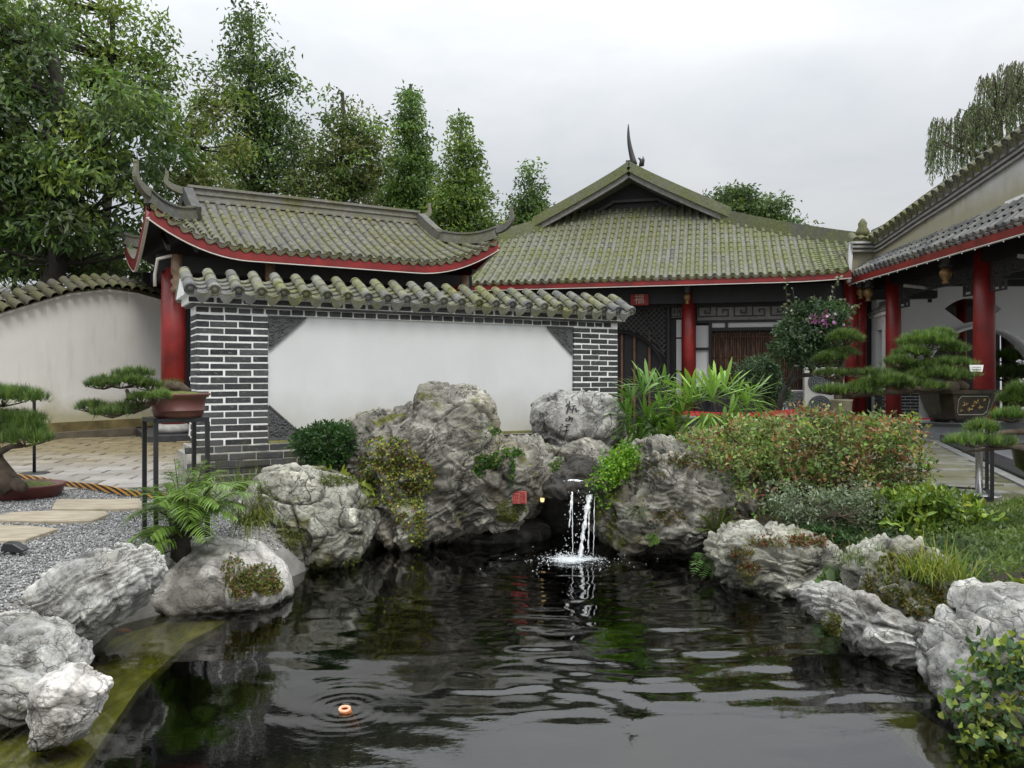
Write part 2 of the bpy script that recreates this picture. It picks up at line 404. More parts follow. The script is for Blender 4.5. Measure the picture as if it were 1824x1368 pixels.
def tmpl_pan(w, ln, th=.012):
    m = MB(); xs = np.linspace(-w/2, w/2, 6)
    def arc(x): return -w*.22*(1-(2*x/w)**2)
    for x in xs: m.v.append((x, 0, arc(x)+th))
    for x in xs: m.v.append((x, ln, arc(x)))
    for x in xs: m.v.append((x, 0, arc(x)-.004))
    for k in range(5): m.f.append([k, k+1, 7+k, 6+k]); m.f.append([12+k, 13+k, k+1, k])
    return m
def tile_roof(root, S, rows, sp, nmin, nmax, r, ln, mat, pan_step=.1, limit=300, drip=.07, lift=.0, eave=True):
    """S(s,n) -> point on the tile bed. cover tiles are parts up to limit (nearest eave first), rest one stuff part"""
    cov = tmpl_cover(r, ln*1.04); cme = cov.mesh('roof_tile', mat, True)
    eme = tmpl_eave(r).mesh('eave_tile', mat); dme = tmpl_drip(sp*.92, drip).mesh('drip_tile', mat); pan = tmpl_pan(sp*.98, pan_step*1.08)
    def fr(s, n, h=0):
        a, b = S(s, n), S(s, n+ln); y = b-a; x = S(s+.02, n+ln/2)-S(s-.02, n+ln/2); z = np.cross(x, y); y = np.cross(z, x)
        z /= np.linalg.norm(z); return a+z*h, x, y, z
    Ms = []; pans = []
    for s in rows:
        n = nmin(s); k = 0
        while n < nmax(s)-.04:
            Ms.append((k, s, basis(*fr(s+random.uniform(-.004, .004), n, .012+random.uniform(-.003, .004))))); n += ln; k += 1
        if eave and nmin(s) < .02 and nmax(s) > .05: inst('eave_tile', eme, basis(*fr(s, nmin(s)-.01, .012)), root)
        s2 = s+sp/2; n = nmin(s2)
        if nmax(s2) < .05: continue
        if eave and nmin(s2) < .02: inst('drip_tile', dme, basis(*fr(s2, nmin(s2)-.02, .014)), root)
        while n < nmax(s2)-.02: pans.append(basis(*fr(s2, n, .02))); n += pan_step
    Ms.sort(key=lambda m: m[0])
    for k, s, M in Ms[:limit]: inst('roof_tile', cme, M, root)
    if Ms[limit:]:
        V, Fs, R = join_inst(cov, [m[2] for m in Ms[limit:]]); tag(mesh_np('upper_roof_tiles', V, Fs, mat, root, True, {'rnd': R}), kind='stuff')
    V, Fs, R = join_inst(pan, pans); tag(mesh_np('pan_tiles', V, Fs, mat, root, False, {'rnd': R}), kind='stuff')

# ------------------------------------------------------------------ ground, paving, pond
pond = [(-2.17, 1.2), (-2.2, 3.0), (-2.17, 3.4), (-2.2, 4.05), (-2.3, 4.7), (-2.1, 5.0), (-1.85, 5.2), (-1.6, 5.8), (-1.35, 6.6), (-1.1, 7.0), (-.5, 7.3), (.1, 7.9),
        (.7, 7.9), (.85, 7.0), (1.5, 6.7), (1.7, 6.3), (1.65, 5.5), (2.0, 5.2), (1.9, 4.6), (2.0, 4.0), (2.05, 3.5), (2.0, 1.2)]
def poly_sd(x, y, poly):
    """signed distance, negative inside"""
    d = np.full(x.shape, 1e9); ins = np.zeros(x.shape, bool); n = len(poly)
    for i in range(n):
        ax, ay = poly[i]; bx, by = poly[(i+1) % n]; ex, ey = bx-ax, by-ay
        t = np.clip(((x-ax)*ex+(y-ay)*ey)/(ex*ex+ey*ey), 0, 1); d = np.minimum(d, np.hypot(x-ax-t*ex, y-ay-t*ey))
        c = ((ay > y) != (by > y)) & (x < (bx-ax)*(y-ay)/((by-ay) if by != ay else 1e-9)+ax); ins ^= c
    return np.where(ins, -d, d)
def grid_mesh(name, x0, x1, y0, y1, step, zf, mat, **k):
    xs = np.arange(x0, x1+step/2, step); ys = np.arange(y0, y1+step/2, step); X, Y = np.meshgrid(xs, ys); x = X.ravel(); y = Y.ravel()
    z = zf(x, y); V = np.stack([x, y, z], 1); nx, ny = len(xs), len(ys); i = np.arange(nx*ny).reshape(ny, nx)
    Fc = np.stack([i[:-1, :-1].ravel(), i[:-1, 1:].ravel(), i[1:, 1:].ravel(), i[1:, :-1].ravel()], 1)
    return mesh_np(name, V, Fc, mat, smooth=True, loc=(0, 0, 0), **k)
t = NT('garden_soil')
c = t.ramp(t.noise(3, 6, .6), [(.3, (.05, .042, .03)), (.7, (.12, .10, .075))])
c = t.mix(t.ramp(t.noise(1.5, 4), [(.45, 0), (.6, 1)]), c, (.06, .07, .02))
zz = t.n('ShaderNodeSeparateXYZ', {0: t.pos()}).outputs[2]
xx = t.n('ShaderNodeSeparateXYZ', {0: t.pos()}).outputs[0]
left = t.n('ShaderNodeMapRange', {'Value': xx, 'From Min': -1.2, 'From Max': -1.4, 'To Min': 0, 'To Max': 1}).outputs[0]
conc = t.ramp(t.noise(4, 6, .65), [(.3, (.15, .14, .125)), (.7, (.30, .29, .27))])
c = t.mix(left, c, conc)
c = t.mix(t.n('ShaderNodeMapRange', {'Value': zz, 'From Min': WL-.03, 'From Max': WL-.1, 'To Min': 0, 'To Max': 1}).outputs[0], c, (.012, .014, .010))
M_SOIL = t.done(t.prin(c, .9, t.bump(t.noise(30, 6, .7), .5, .02)))
def ground_z(x, y):
    d = poly_sd(x, y, pond); p = np.stack([x*1.5, y*1.5, x*0], 1)
    z = np.where(d > 0, 0, 0) + .03*fbm(p, 3, 4)*sstep(.0, .5, d)*(x > -1.0)
    z = z - .27*(1-sstep(.1, 1.5, d))*sstep(.9, 1.5, x)*(1-sstep(5.6, 6.6, y)) - .22*(1-sstep(.0, .38, d))*(x < 0) + .1*sstep(.3, 1.0, d)*sstep(.9, 1.6, x)*sstep(6.0, 6.8, y)*(1-sstep(7.6, 8.6, y))*(1-sstep(3.2, 4.0, x))
    z = z - .02*(1-sstep(0, .25, d))
    z = np.where(d < .12, z-1.35*sstep(.12, -.12, d), z)
    return z - .004
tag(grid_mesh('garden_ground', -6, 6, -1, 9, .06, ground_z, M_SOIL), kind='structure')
m = MB()
for a in ((-80, -6, -20, 120), (6, 80, -20, 120), (-6, 6, 9, 120), (-6, 6, -20, -1)):
    m.add([(a[0], a[2], -.008), (a[1], a[2], -.008), (a[1], a[3], -.008), (a[0], a[3], -.008)], [[0, 1, 2, 3]])
tag(m.build('ground', plain('earth', (.13, .12, .09), .95, .3, 2), loc=(0, 0, 0)), kind='structure')
# gravel bed (left) : sheet plus loose pebbles
t = NT('gravel_base'); v = t.n('ShaderNodeTexVoronoi', {'Vector': t.pos(), 'Scale': 75.0})
M_GRAV = t.done(t.prin(t.ramp(t.n('ShaderNodeSeparateColor', {0: v.outputs['Color']}).outputs[0], [(0, (.07, .07, .07)), (.5, (.24, .24, .235)), (1, (.5, .5, .49))]), .85,
                 t.bump(v.outputs['Distance'], .9, .012)))
def on_gravel(x, y): return (poly_sd(x, y, pond) > .42) & (y < 8.0 + .12*x*0) & (x < -1.15-.25*np.maximum(0, y-6.0)) & (y > .5)
xs, ys = np.meshgrid(np.arange(-7, -1, .1), np.arange(.5, 8.4, .1)); keep = on_gravel(xs+.05, ys+.05)
V = []; Fc = []
for x, y in zip(xs[keep], ys[keep]):
    b = len(V); V += [(x, y, 0), (x+.1, y, 0), (x+.1, y+.1, 0), (x, y+.1, 0)]; Fc.append([b, b+1, b+2, b+3])
gravel_bed = tag(mesh_np('gravel_bed', np.array(V), np.array(Fc), M_GRAV, loc=(0, 0, 0)), kind='structure')
def pebbles(name, X, Y, Z, size, mat, cols):
    n = len(X); o = np.array([(1,0,0),(0,1,0),(-1,0,0),(0,-1,0),(0,0,.75),(0,0,-.6)], float)
    fc = np.array([(0,1,4),(1,2,4),(2,3,4),(3,0,4),(1,0,5),(2,1,5),(3,2,5),(0,3,5)])
    s = size*rng.uniform(.5, 1.3, (n, 1))*rng.uniform(.7, 1.3, (n, 3)); a = rng.uniform(0, 6.28, n); tl = rng.uniform(-.5, .5, n)
    v = o[None]*s[:, None, :]*rng.uniform(.75, 1.25, (n, 6, 1))
    x = v[..., 0]*np.cos(a)[:, None]-v[..., 1]*np.sin(a)[:, None]; y = v[..., 0]*np.sin(a)[:, None]+v[..., 1]*np.cos(a)[:, None]
    z = v[..., 2]+x*tl[:, None]*.5; Vv = np.stack([x+X[:, None], y+Y[:, None], z+Z[:, None]], 2).reshape(-1, 3)
    Fv = (fc[None]+(np.arange(n)*6)[:, None, None]).reshape(-1, 3)
    C = np.repeat(cols, 6, 0); return mesh_np(name, Vv, Fv, mat, smooth=False, attrs={'Col': C}, loc=(0, 0, 0))
t = NT('pebble'); M_PEB = t.done(t.prin(t.mix(t.noise(90, 3), t.mix(1, t.attr('Col', 'Color'), (.75, .75, .75), 'MULTIPLY'), t.attr('Col', 'Color')), .8))
N = 70000; X = rng.uniform(-4.9, -1.15, N); Y = 8.2-(rng.uniform(0, 1, N)**1.0)*5.2; k = (on_gravel(X, Y) | ((poly_sd(X, Y, pond) > .16) & (X < -1.2) & (Y < 7.4))) & (X > -.72*Y-.3); X, Y = X[k], Y[k]
g = rng.choice([.10, .16, .25, .34, .44, .58], len(X), p=[.14, .22, .26, .2, .12, .06])[:, None]*rng.uniform(.85, 1.15, (len(X), 1))
tag(pebbles('gravel', X, Y, rng.uniform(0, .008, len(X))+np.where(poly_sd(X, Y, pond) < .42, ground_z(X, Y), 0), .0085, M_PEB, g*np.array([[1, 1, .985]])), 'loose grey pebble gravel beside the pond', 'gravel', kind='stuff')
# stepping slabs
t = NT('sandstone'); c = t.ramp(t.noise(5, 6, .6, stretch=(1, 3, 1)), [(.3, (.24, .20, .14)), (.7, (.42, .37, .28))]); M_SLAB = t.done(t.prin(c, .85, t.bump(t.noise(25, 5), .4, .008)))
def slab(px, lab):
    pts = [G(x, y, .03) for x, y in px]; m = MB(); m.prism([(p[0], p[1], -.02) for p in pts][::-1] if False else [(p[0], p[1], -.02) for p in pts], (0, 0, .05))
    o = m.build('stepping_stone', M_SLAB, bevel=.006); tag(o, lab, 'stepping stone', 'stepping stones in the gravel')
slab([(92, 905), (100, 889), (250, 888), (258, 904), (200, 906), (130, 906)], 'thin sandstone slab in the gravel, farthest from the pond just below the striped rope')
slab([(-40, 925), (20, 912), (90, 909), (188, 910), (193, 915), (165, 926), (100, 928), (0, 926)], 'pale pointed sandstone slab in the gravel, middle one of the three')
slab([(-60, 962), (-60, 938), (0, 934), (70, 937), (104, 941), (75, 950), (45, 960), (0, 962)], 'tan sandstone slab in the gravel, nearest to the pond at the left picture edge')
# paving left
t = NT('paving_stone'); rnd = t.n('ShaderNodeObjectInfo').outputs['Random']
c = t.ramp(t.math('ADD', t.math('MULTIPLY', t.noise(4, 6, .65), .55), t.math('MULTIPLY', rnd, .45)), [(.25, (.17, .155, .135)), (.75, (.36, .34, .315))])
yy = t.n('ShaderNodeSeparateXYZ', {0: t.pos()}).outputs[1]
far = t.n('ShaderNodeMapRange', {'Value': t.math('ADD', yy, t.math('MULTIPLY', t.noise(1.2, 4), 3)), 'From Min': 10.6, 'From Max': 13.5, 'To Min': 0, 'To Max': .85}).outputs[0]
c = t.mix(far, c, t.ramp(t.noise(3, 5), [(.3, (.10, .08, .03)), (.7, (.25, .19, .08))]))
M_PAVE = t.done(t.prin(c, .55, t.bump(t.noise(20, 5, .6), .5, .01)))
m = MB(); m.box(WF, -14, 6, 8.15, 30, -.1, -.006)
pav = tag(m.build('pavement', plain('paving_bed', (.07, .06, .045), .9), loc=(0, 0, 0)), kind='structure')
pm = MB(); pm.box(WF, -.24, .24, -.155, .155, -.03, .02); pme = pm.mesh('paving_stone', M_PAVE)
bm = bmesh.new(); bm.from_mesh(pme); bmesh.ops.bevel(bm, geom=bm.edges[:], offset=.008, segments=1, affect='EDGES'); bm.to_mesh(pme); bm.free()
fw = Frame((-3.4, 8.3), (.985, .17), (-.17, .985)); cnt = 0
for j in range(22):
    for i in range(-16, 3):
        p = fw(i*.5+(.25 if j % 2 else 0), .05+j*.325, 0); px = CX+p[0]/p[1]*F; 
        if not (-60 < px < 420) or cnt > 290: continue
        if p[0] < -9.3+.5*(p[1]-13): continue
        M = basis(p+np.array([0, 0, random.uniform(-.006, .004)]), fw.u+np.array([0, 0, random.uniform(-.01, .01)]), fw.n, (0, 0, 1)) @ Matrix.Scale(random.uniform(.96, .985), 4, (1, 0, 0))
        inst('paving_stone', pme, M, pav); cnt += 1
# right hand paths
t = NT('mossy_flagstone'); c = t.ramp(t.noise(3, 6, .6), [(.3, (.10, .10, .085)), (.7, (.27, .26, .235))])
c = t.mix(t.ramp(t.noise(1.4, 5, .6), [(.42, 0), (.58, .8)]), c, (.10, .10, .03)); M_FLAG = t.done(t.prin(c, .6, t.bump(t.noise(20, 5), .5, .01)))
m = MB(); m.prism([(3.9, 7.35, -.02), (6.2, 6.75, -.02), (9, 6.7, -.02), (9, 17, -.02), (2, 17, -.02), (2, 9.0, -.02), (3.3, 8.6, -.02)], (0, 0, .025))
path = tag(m.build('path', M_FLAG, loc=(0, 0, 0)), kind='structure')
fl = MB(); fl.box(WF, -.29, .29, -.29, .29, 0, .022); flm = fl.mesh('flagstone', M_FLAG)
for j in range(6):
    for i in range(6):
        x, y = 3.95+i*.6+(j % 2)*.3, 7.9+j*.6
        if x > 5.5+.36*(y-9): continue
        inst('flagstone', flm, basis((x, y, .004+random.uniform(0, .004)), (1, random.uniform(-.01, .01), 0), (0, 1, 0), (0, 0, 1)), path)
# raised walk along the side hall, black granite kerb
m = MB(); e0, e1 = np.array([4.9, 6.4, 0]), np.array([7.6, 13.8, 0])
m.prism([(4.99, 6.4, 0), (14, 6.4, 0), (14, 20, 0), (7.62, 20, 0), (7.69, 13.8, 0)], (0, 0, .115))
tag(m.build('raised_walk', plain('grey_walk_stone', (.16, .165, .175), .45, .2, 5), loc=(0, 0, 0)), kind='structure')
m = MB(); n = 9
for i in range(n):
    a = e0+(e1-e0)*i/n; b = e0+(e1-e0)*(i+1-.006)/n; m.bar(a+np.array([0, 0, .062]), b+np.array([0, 0, .062]), .16, .124)
tag(m.build('kerb', M_GRAN, loc=(0, 0, 0)), kind='structure')
m = MB(); m.bar(e0+np.array([-.19, 0, .015]), e1+np.array([-.19, 0, .015]), .12, .03); tag(m.build('pale_kerb_line', plain('kerb_line_stone', (.2, .2, .19), .8), loc=(0, 0, 0)), kind='structure')
m = MB(); m.bar(G(1770, 916, 0), G(1960, 926, 0), .1, .06); tag(m.build('lawn_kerb', M_STONE), kind='structure')
# pond: submerged ledges, water
t = NT('algae_ledge'); c = t.ramp(t.noise(3.5, 6, .65, dist=1.2, stretch=(2, .6, 1)), [(.25, (.07, .075, .008)), (.5, (.26, .24, .025)), (.75, (.60, .52, .07))])
M_ALG = t.done(t.prin(c, .9, t.bump(t.noise(15, 5), .5, .02)))
m = MB(); m.prism([(-3.2, 1.2, -.45), (-1.62, 1.2, -.45), (-1.70, 3.1, -.45), (-1.87, 3.95, -.45), (-1.90, 4.6, -.45), (-1.78, 5.15, -.45), (-2.3, 5.3, -.45), (-3.2, 4.5, -.45)], (0, 0, .045))
tag(m.build('submerged_ledge', M_ALG, loc=(0, 0, 0)), kind='structure')
m = MB(); m.prism([(1.72, 1.2, -.60), (2.3, 1.2, -.60), (2.4, 4.2, -.60), (1.85, 4.1, -.60)], (0, 0, .05))
tag(m.build('submerged_shelf', plain('brown_silt', (.11, .09, .035), .9, .5, 4), loc=(0, 0, 0)), kind='structure')
t = NT('pond_water'); fr = t.n('ShaderNodeFresnel', {'IOR': 1.75, 'Normal': t.bump(t.noise(26, 3, .5, stretch=(1, 1.6, 1)), .03, .01)})
nb = t.bump(t.noise(26, 3, .5, stretch=(1, 1.6, 1)), .03, .01)
tr = t.n('ShaderNodeBsdfTransparent', {'Color': (.72, .76, .56, 1)}); gl = t.n('ShaderNodeBsdfGlossy', {'Color': (1, 1, 1, 1), 'Roughness': .015, 'Normal': nb})
M_WATER = t.done(t.n('ShaderNodeMixShader', {0: fr.outputs[0], 1: tr.outputs[0], 2: gl.outputs[0]}).outputs[0])
def water_z(x, y):
    p = np.stack([x, y, x*0], 1); w = fbm(p*1.3, 3, 8)
    def ring(cx, cy, lam, amp, dec, r0=.0, warp=.25):
        r = np.hypot(x-cx, y-cy)+warp*w; return amp*np.sin(2*np.pi*r/lam)*np.exp(-np.maximum(0, r-r0)/dec)
    mid = sstep(3.1, 3.8, y)*(1-sstep(5.2, 6.2, y)); q = np.stack([x*8+w*2, y*20+w*2, x*0+5.3], 1); fine_ = .0011*vnoise(q, 61)*sstep(-1.0, .1, x)*mid*(.4+.6*sstep(-.3, .4, fbm(p*1.6+9, 2, 66))); q = np.stack([x*3.6+w*.8, y*9.5+w*1.5, x*0+7.3], 1); wm_ = .0046*vnoise(q, 51)*(.25+.75*sstep(-.9, .2, x))*mid
    z = wm_ + fine_ + ring(.5, 6.38, .13, .0035, .45) + ring(.45, 6.4, .30, .0028, 1.5, .3, .5) + ring(-.755, 3.55, .055, .0011, .13, .03, .02)
    patch = sstep(-.35, .45, fbm(p*.9+3, 2, 77)); nearc = sstep(2.9, 3.7, y)
    q = np.stack([x*2.4+w*.6, y*4.6+w, x*0+1.3], 1); z += .0030*vnoise(q, 21)*(.25+.75*patch)*(.3+.7*nearc)*(.5+.5*sstep(-1.2, -.2, x))
    q = np.stack([x*5.5+w, y*11, x*0+2.3], 1); z += .0016*vnoise(q, 31)*patch*nearc
    q = np.stack([(x-y*.5)*1.0, (y+x*.6)*1.7, x*0+4.3], 1); z += .003*vnoise(q, 41)*(.4+.6*nearc)
    return WL+z
tag(grid_mesh('pond_water', -2.9, 2.9, 1.1, 8.1, .0155, water_z, M_WATER), kind='structure')

# ------------------------------------------------------------------ screen wall
SW = Frame((-2.93, 7.3), (.87, .494), (.494, -.87))       # n points to the pond
LW, TH = 4.874, .42
sw = thing('screen_wall', SW(LW/2, -TH/2, 0), 'white screen wall between two grey brick piers under a mossy tile cap', 'wall')
def brick_mesh(w, h, d=.03):
    m = MB(); m.box(WF, -w/2, w/2, 0, d, 0, h); me = m.mesh('brick', M_BRICK)
    bm = bmesh.new(); bm.from_mesh(me); bmesh.ops.bevel(bm, geom=bm.edges[:], offset=.0035, segments=1, affect='EDGES'); bm.to_mesh(me); bm.free(); return me
BMS = {}
def put_brick(s, n, z, w, h, root=sw, fr=SW, side=False):
    """brick whose face is at n (proud of mortar); s = left end"""
    k = (round(w, 3), round(h, 3)); me = BMS.get(k) or BMS.setdefault(k, brick_mesh(*k)); j = .0025
    if not side: M = basis(fr(s+w/2+random.uniform(-.003, .003), n-.03+random.uniform(-j, j), z+random.uniform(-.0025, .0025)), fr.u+np.array([0, 0, random.uniform(-.012, .012)]), fr.n, (0, 0, 1)) @ Matrix.Diagonal((random.uniform(.975, 1.03), 1, random.uniform(.9, 1.06), 1))
    else: M = basis(fr(n+.03+random.uniform(-j, j), s+w/2, z), fr.n, -fr.u, (0, 0, 1))
    return inst('brick', me, M, root)
CP, BH = .0655, .0515
m = MB()
for a, b in ((0, .65), (4.22, LW)): m.box(SW, a+.004, b-.004, -TH+.004, -.006, .5, 1.8)
m.box(SW, .0, LW, -TH+.02, -.012, 1.745, 1.83); m.box(SW, -.075, LW+.075, -TH-.05, .048, 1.832, 1.9)
m.build('mortar_core', M_MORTAR, sw)
m = MB(); m.box(SW, -.1, LW+.1, -TH-.08, .082, .0, .30); m.box(SW, -.105, LW+.105, -TH-.1, .102, .30, .438); m.box(SW, -.06, LW+.06, -TH-.05, .05, .438, .5)
m.build('plinth_core', plain('dirty_mortar', (.34, .33, .29), .9, .45, 9), sw)
for k in range(19):
    z = .505+k*CP
    pat = [(0, .108), (.125, .238), (.38, .27)] if k % 2 else [(0, .238), (.255, .238), (.51, .14)]
    for a, w in pat: put_brick(a, 0, z, w, BH); put_brick(4.22+a, 0, z, w, BH)
    for a, w in ([(-.245, .245), (-.42, .165)] if k % 2 else [(-.115, .115), (-.42, .295)]): put_brick(a, 0, z, w, BH, side=True)
a = -.0
for i in range(39):                                                   # dentil course right under the cap moulding
    w = .115
    if a+w > LW: break
    put_brick(a, .002, 1.756, w-.008, .048); a += .126
m = MB(); m.box(SW, -.05, LW+.05, -TH-.03, .035, 1.812, 1.832); m.build('moulding', M_CARVE, sw)
a = -.075
while a+.2 < LW+.1: put_brick(a, .060, 1.842, .215, .045); a += .246
for zz_, nn, off in ((.443, .058, 0), (.372, .112, .12), (.306, .112, 0), (.236, .092, .12), (.17, .092, 0)):
    a = -.1+off
    while a < LW:
        if zz_ > .4 or a < 2.3: put_brick(a, nn, zz_, .24, .056)
        a += .252
    for b_ in ((-.02-off*.5, .2), (-.24-off*.5, .2), (-.46, .2)): put_brick(b_[0]-.12, -.1-(.015 if zz_ > .4 else .0) if zz_ < .4 else -.06, zz_, b_[1], .056, side=True) if False else None
# white panel: slab recessed behind piers, carved corners
m = MB(); m.box(SW, .652, 4.218, -TH+.03, -.03, .502, 1.743); m.build('panel', M_WHITE, sw)
m = MB(); m.box(SW, .655, 4.215, -.028, .0, .502, .53); m.build('panel_sill', plain('mossy_sill', (.16, .16, .06), .9, .4, 8), sw)
def carved(s0, z0, ds, dz):
    m = MB(); m.prism([SW(s0, -.029, z0), SW(s0+ds, -.029, z0), SW(s0, -.029, z0+dz)], SW.n*.018)
    r_ = random.Random(int(s0*100+z0*10))
    for k in range(46):
        a, b = r_.random(), r_.random()
        if a+b > .9: continue
        c = SW(s0+ds*a+np.sign(ds)*.012, -.009, z0+dz*b+np.sign(dz)*.012); rr = r_.uniform(.016, .036); a0 = r_.uniform(0, 6.28)
        pts = [c+SW.u*math.cos(a0+q*.75)*rr*(1-q*.1)+np.array([0, 0, math.sin(a0+q*.75)*rr*(1-q*.1)])+SW.n*.002 for q in range(8)]
        m.tube(pts, [.010*(1-.07*q) for q in range(8)], 5)
    for (p, q) in (((0, 0), (1, 0)), ((0, 0), (0, 1)), ((1, 0), (0, 1))):
        m.bar(SW(s0+ds*p[0], -.006, z0+dz*p[1]), SW(s0+ds*q[0], -.006, z0+dz*q[1]), .014, .014)
    m.build('carved_corner', M_CARVE, sw)
for a in ((.66, 1.735, .36, -.32), (.66, .54, .36, .33), (4.21, 1.735, -.36, -.32), (4.21, .54, -.36, .33)): carved(*a)
# cap tiles
def S_cap(s, n): return SW(s, .115-n, 1.915+n*.56-.12*n*n)
rows = [-.075+i*.2095 for i in range(25)]
capbed = MB()
capbed.prism([SW(-.12, .1, 1.9), SW(-.12, .1, 1.915), SW(-.12, -.21, 2.08), SW(-.12, -TH-.13, 1.9)], SW.u*(LW+.24)); capbed.build('cap_bed', M_MORTAR, sw)
cov = tmpl_cover(.054, .135, 8); cme = cov.mesh('cap_tile', M_TILE2, True)
dome = MB()
for i in range(5):
    th_ = math.pi/2*i/4
    for k in range(9):
        a = math.pi*k/8; dome.v.append((math.cos(a)*.056*math.cos(th_)**.6 if i < 4 else 0, .06*math.sin(th_), math.sin(a)*.056*math.cos(th_)**.6 if i < 4 else 0))
for i in range(4):
    for k in range(8): dome.f.append([i*9+k, i*9+k+1, (i+1)*9+k+1, (i+1)*9+k])
dme_ = dome.mesh('crest_tile', M_TILE2, True)
eme = tmpl_eave(.054).mesh('cap_end_tile', M_TILE2); drp = tmpl_drip(.145, .095).mesh('cap_drip_tile', M_TILE2); pan = tmpl_pan(.17, .1, .016).mesh('cap_pan_tile', M_TILE2)
def cfr(s, n, h):
    a, b = S_cap(s, n), S_cap(s, n+.1); y = b-a; x = SW.u; z = np.cross(x, y); z /= np.linalg.norm(z); return a+z*h, x, y, z
for s in rows:
    for k in range(3):
        inst('cap_tile', cme, basis(*cfr(s+random.uniform(-.004, .004), k*.118, .048+random.uniform(-.004, .004))), sw)
    inst('crest_tile', dme_, basis(*cfr(s, .354, .044)), sw)
    inst('cap_end_tile', eme, basis(*cfr(s, -.012, .048)), sw)
    if s > rows[-2]+.01: continue
    s2 = s+.105; inst('cap_drip_tile', drp, basis(*cfr(s2, -.03, .052)), sw)
    for k in range(4): inst('cap_pan_tile', pan, basis(*cfr(s2, .0+k*.085, .036)), sw)
m = MB()
for s in rows: m.tube([SW(s, -TH/2-.02-.1*i, 2.09-.06*i) for i in range(4)], .055, 8)
tag(m.build('rear_cap_tiles', M_TILE2, sw, True), kind='stuff')

# ------------------------------------------------------------------ weathered garden wall at the left
gw0, gw1 = np.array([-10.2, 11.4]), np.array([-7.0, 17.2]); du = gw1-gw0; GLen = np.linalg.norm(du); du /= GLen
GW = Frame(gw0, du, (du[1], -du[0]))
def gtop(s):
    p = GW(s, 0, 0); px = CX+p[0]/p[1]*F
    y = np.interp(px, [-300, -60, 0, 60, 120, 190, 240, 290, 350], [598, 585, 558, 540, 523, 515, 522, 536, 548]); return EYE-(y-HY)/F*p[1]
gw = thing('garden_wall', GW(GLen/2, 0, 0), 'weathered cream garden wall with humped mossy tile capping, at the left', 'wall')
m = MB(); N = 60; prof = [GW(GLen*i/N, 0, 0) + np.array([0, 0, gtop(GLen*i/N)]) for i in range(N+1)]
prof = [GW(0, 0, 0)]+prof+[GW(GLen, 0, 0)]; m.prism(prof, -GW.n*.3); m.build('wall_body', M_WALLL, gw)
m = MB(); m.box(GW, 0, GLen, .0, .10, 0, .30); m.build('footing', plain('mossy_footing', (.16, .125, .05), .95, .5, 3, .8, 14), gw)
m = MB(); m.box(GW, 0, GLen, .10, .34, 0, .13); m.build('kerb_stone', plain('old_kerb', (.12, .10, .07), .9, .4, 4, .6), gw)
cme2 = tmpl_cover(.085, .24, 7).mesh('cap_tile', mat_tile('dark_mossy_tile', .9, (.08, .08, .022), (.05, .045, .035), (.14, .125, .1)), True); eme2 = tmpl_eave(.08).mesh('cap_end_tile', cme2.materials[0])
s = .2
while s < GLen:
    z = gtop(s)+.03; dz = (gtop(s+.05)-gtop(s-.05))/.1; x = GW.u+np.array([0, 0, dz])
    for k in range(2):
        y = -GW.n+np.array([0, 0, .6]); zc = np.cross(x, y); o = GW(s, .2-k*.2, z+k*.12)
        inst('cap_tile', cme2, basis(o, x, np.cross(zc, x), zc), gw)
    s += .205
m = MB(); m.sweep([GW(GLen*i/N, -.15, gtop(GLen*i/N)+.005) for i in range(N+1)], [.44]*(N+1), [.1]*(N+1)); m.build('cap_bed', cme2.materials[0], gw)
m = MB(); m.sweep([GW(GLen*i/N, .02, gtop(GLen*i/N)-.04) for i in range(N+1)], [.06]*(N+1), [.05]*(N+1)); m.build('cap_edge', M_MORTAR, gw)
# ------------------------------------------------------------------ pavilion (left, parallel to the screen wall)
PV = Frame((-5.12, 13.73), (.866, .5), (-.5, .866))
TL, TR, RL, RR, ND = -1.15, 5.6, -.2, 4.8, 4.8
def upt(s): return .62*max(0, (.55-s)/1.7, (s-3.75)/1.85)**2
def prof(n): return .42*n+.045*n*n
def S_pav(s, n):
    return PV(s, n, 3.44+prof(n)+upt(s)*max(0, 1-n/2.4)**1.4)
def nmx_pav(s):
    if s < RL: return max(0, (s-TL)*1.3/(RL-TL))
    if s > RR: return max(0, (TR-s)*1.3/(TR-RR))
    return 2.36
pav_r = thing('pavilion', PV(2.2, 2.4, 0), 'open pavilion with upswept mossy roof and red fascia behind the white screen wall', 'pavilion')
def bedz(s, n):
    a = min(n, ND-n)
    if s < RL: a = min(a, (s-TL)*1.3/(RL-TL))
    elif s > RR: a = min(a, (TR-s)*1.3/(TR-RR))
    a = max(a, 0); corner = max(0, 1-min(n, ND-n)/2.4)**1.4
    return 3.44+prof(a)+upt(s)*corner
ss = np.linspace(TL, TR, 46); nn = np.linspace(0, ND, 31); V = [PV(s, n, bedz(s, n)-.0) for n in nn for s in ss]
V2 = [p-np.array([0, 0, .07]) for p in V]; I = np.arange(46*31).reshape(31, 46)
Fc = [[I[a, b], I[a, b+1], I[a+1, b+1], I[a+1, b]] for a in range(30) for b in range(45)]
Fc2 = [[i+46*31 for i in f[::-1]] for f in Fc]
mesh_np('roof_bed', np.array(V), Fc, M_RIDGE, pav_r); mesh_np('ceiling', np.array(V2), [[i for i in f[::-1]] for f in Fc], M_DARK, pav_r)
tile_roof(pav_r, S_pav, [TL+.1+i*.2 for i in range(34)], .2, lambda s: 0, nmx_pav, .05, .24, M_TILE, .1, 290, .06)
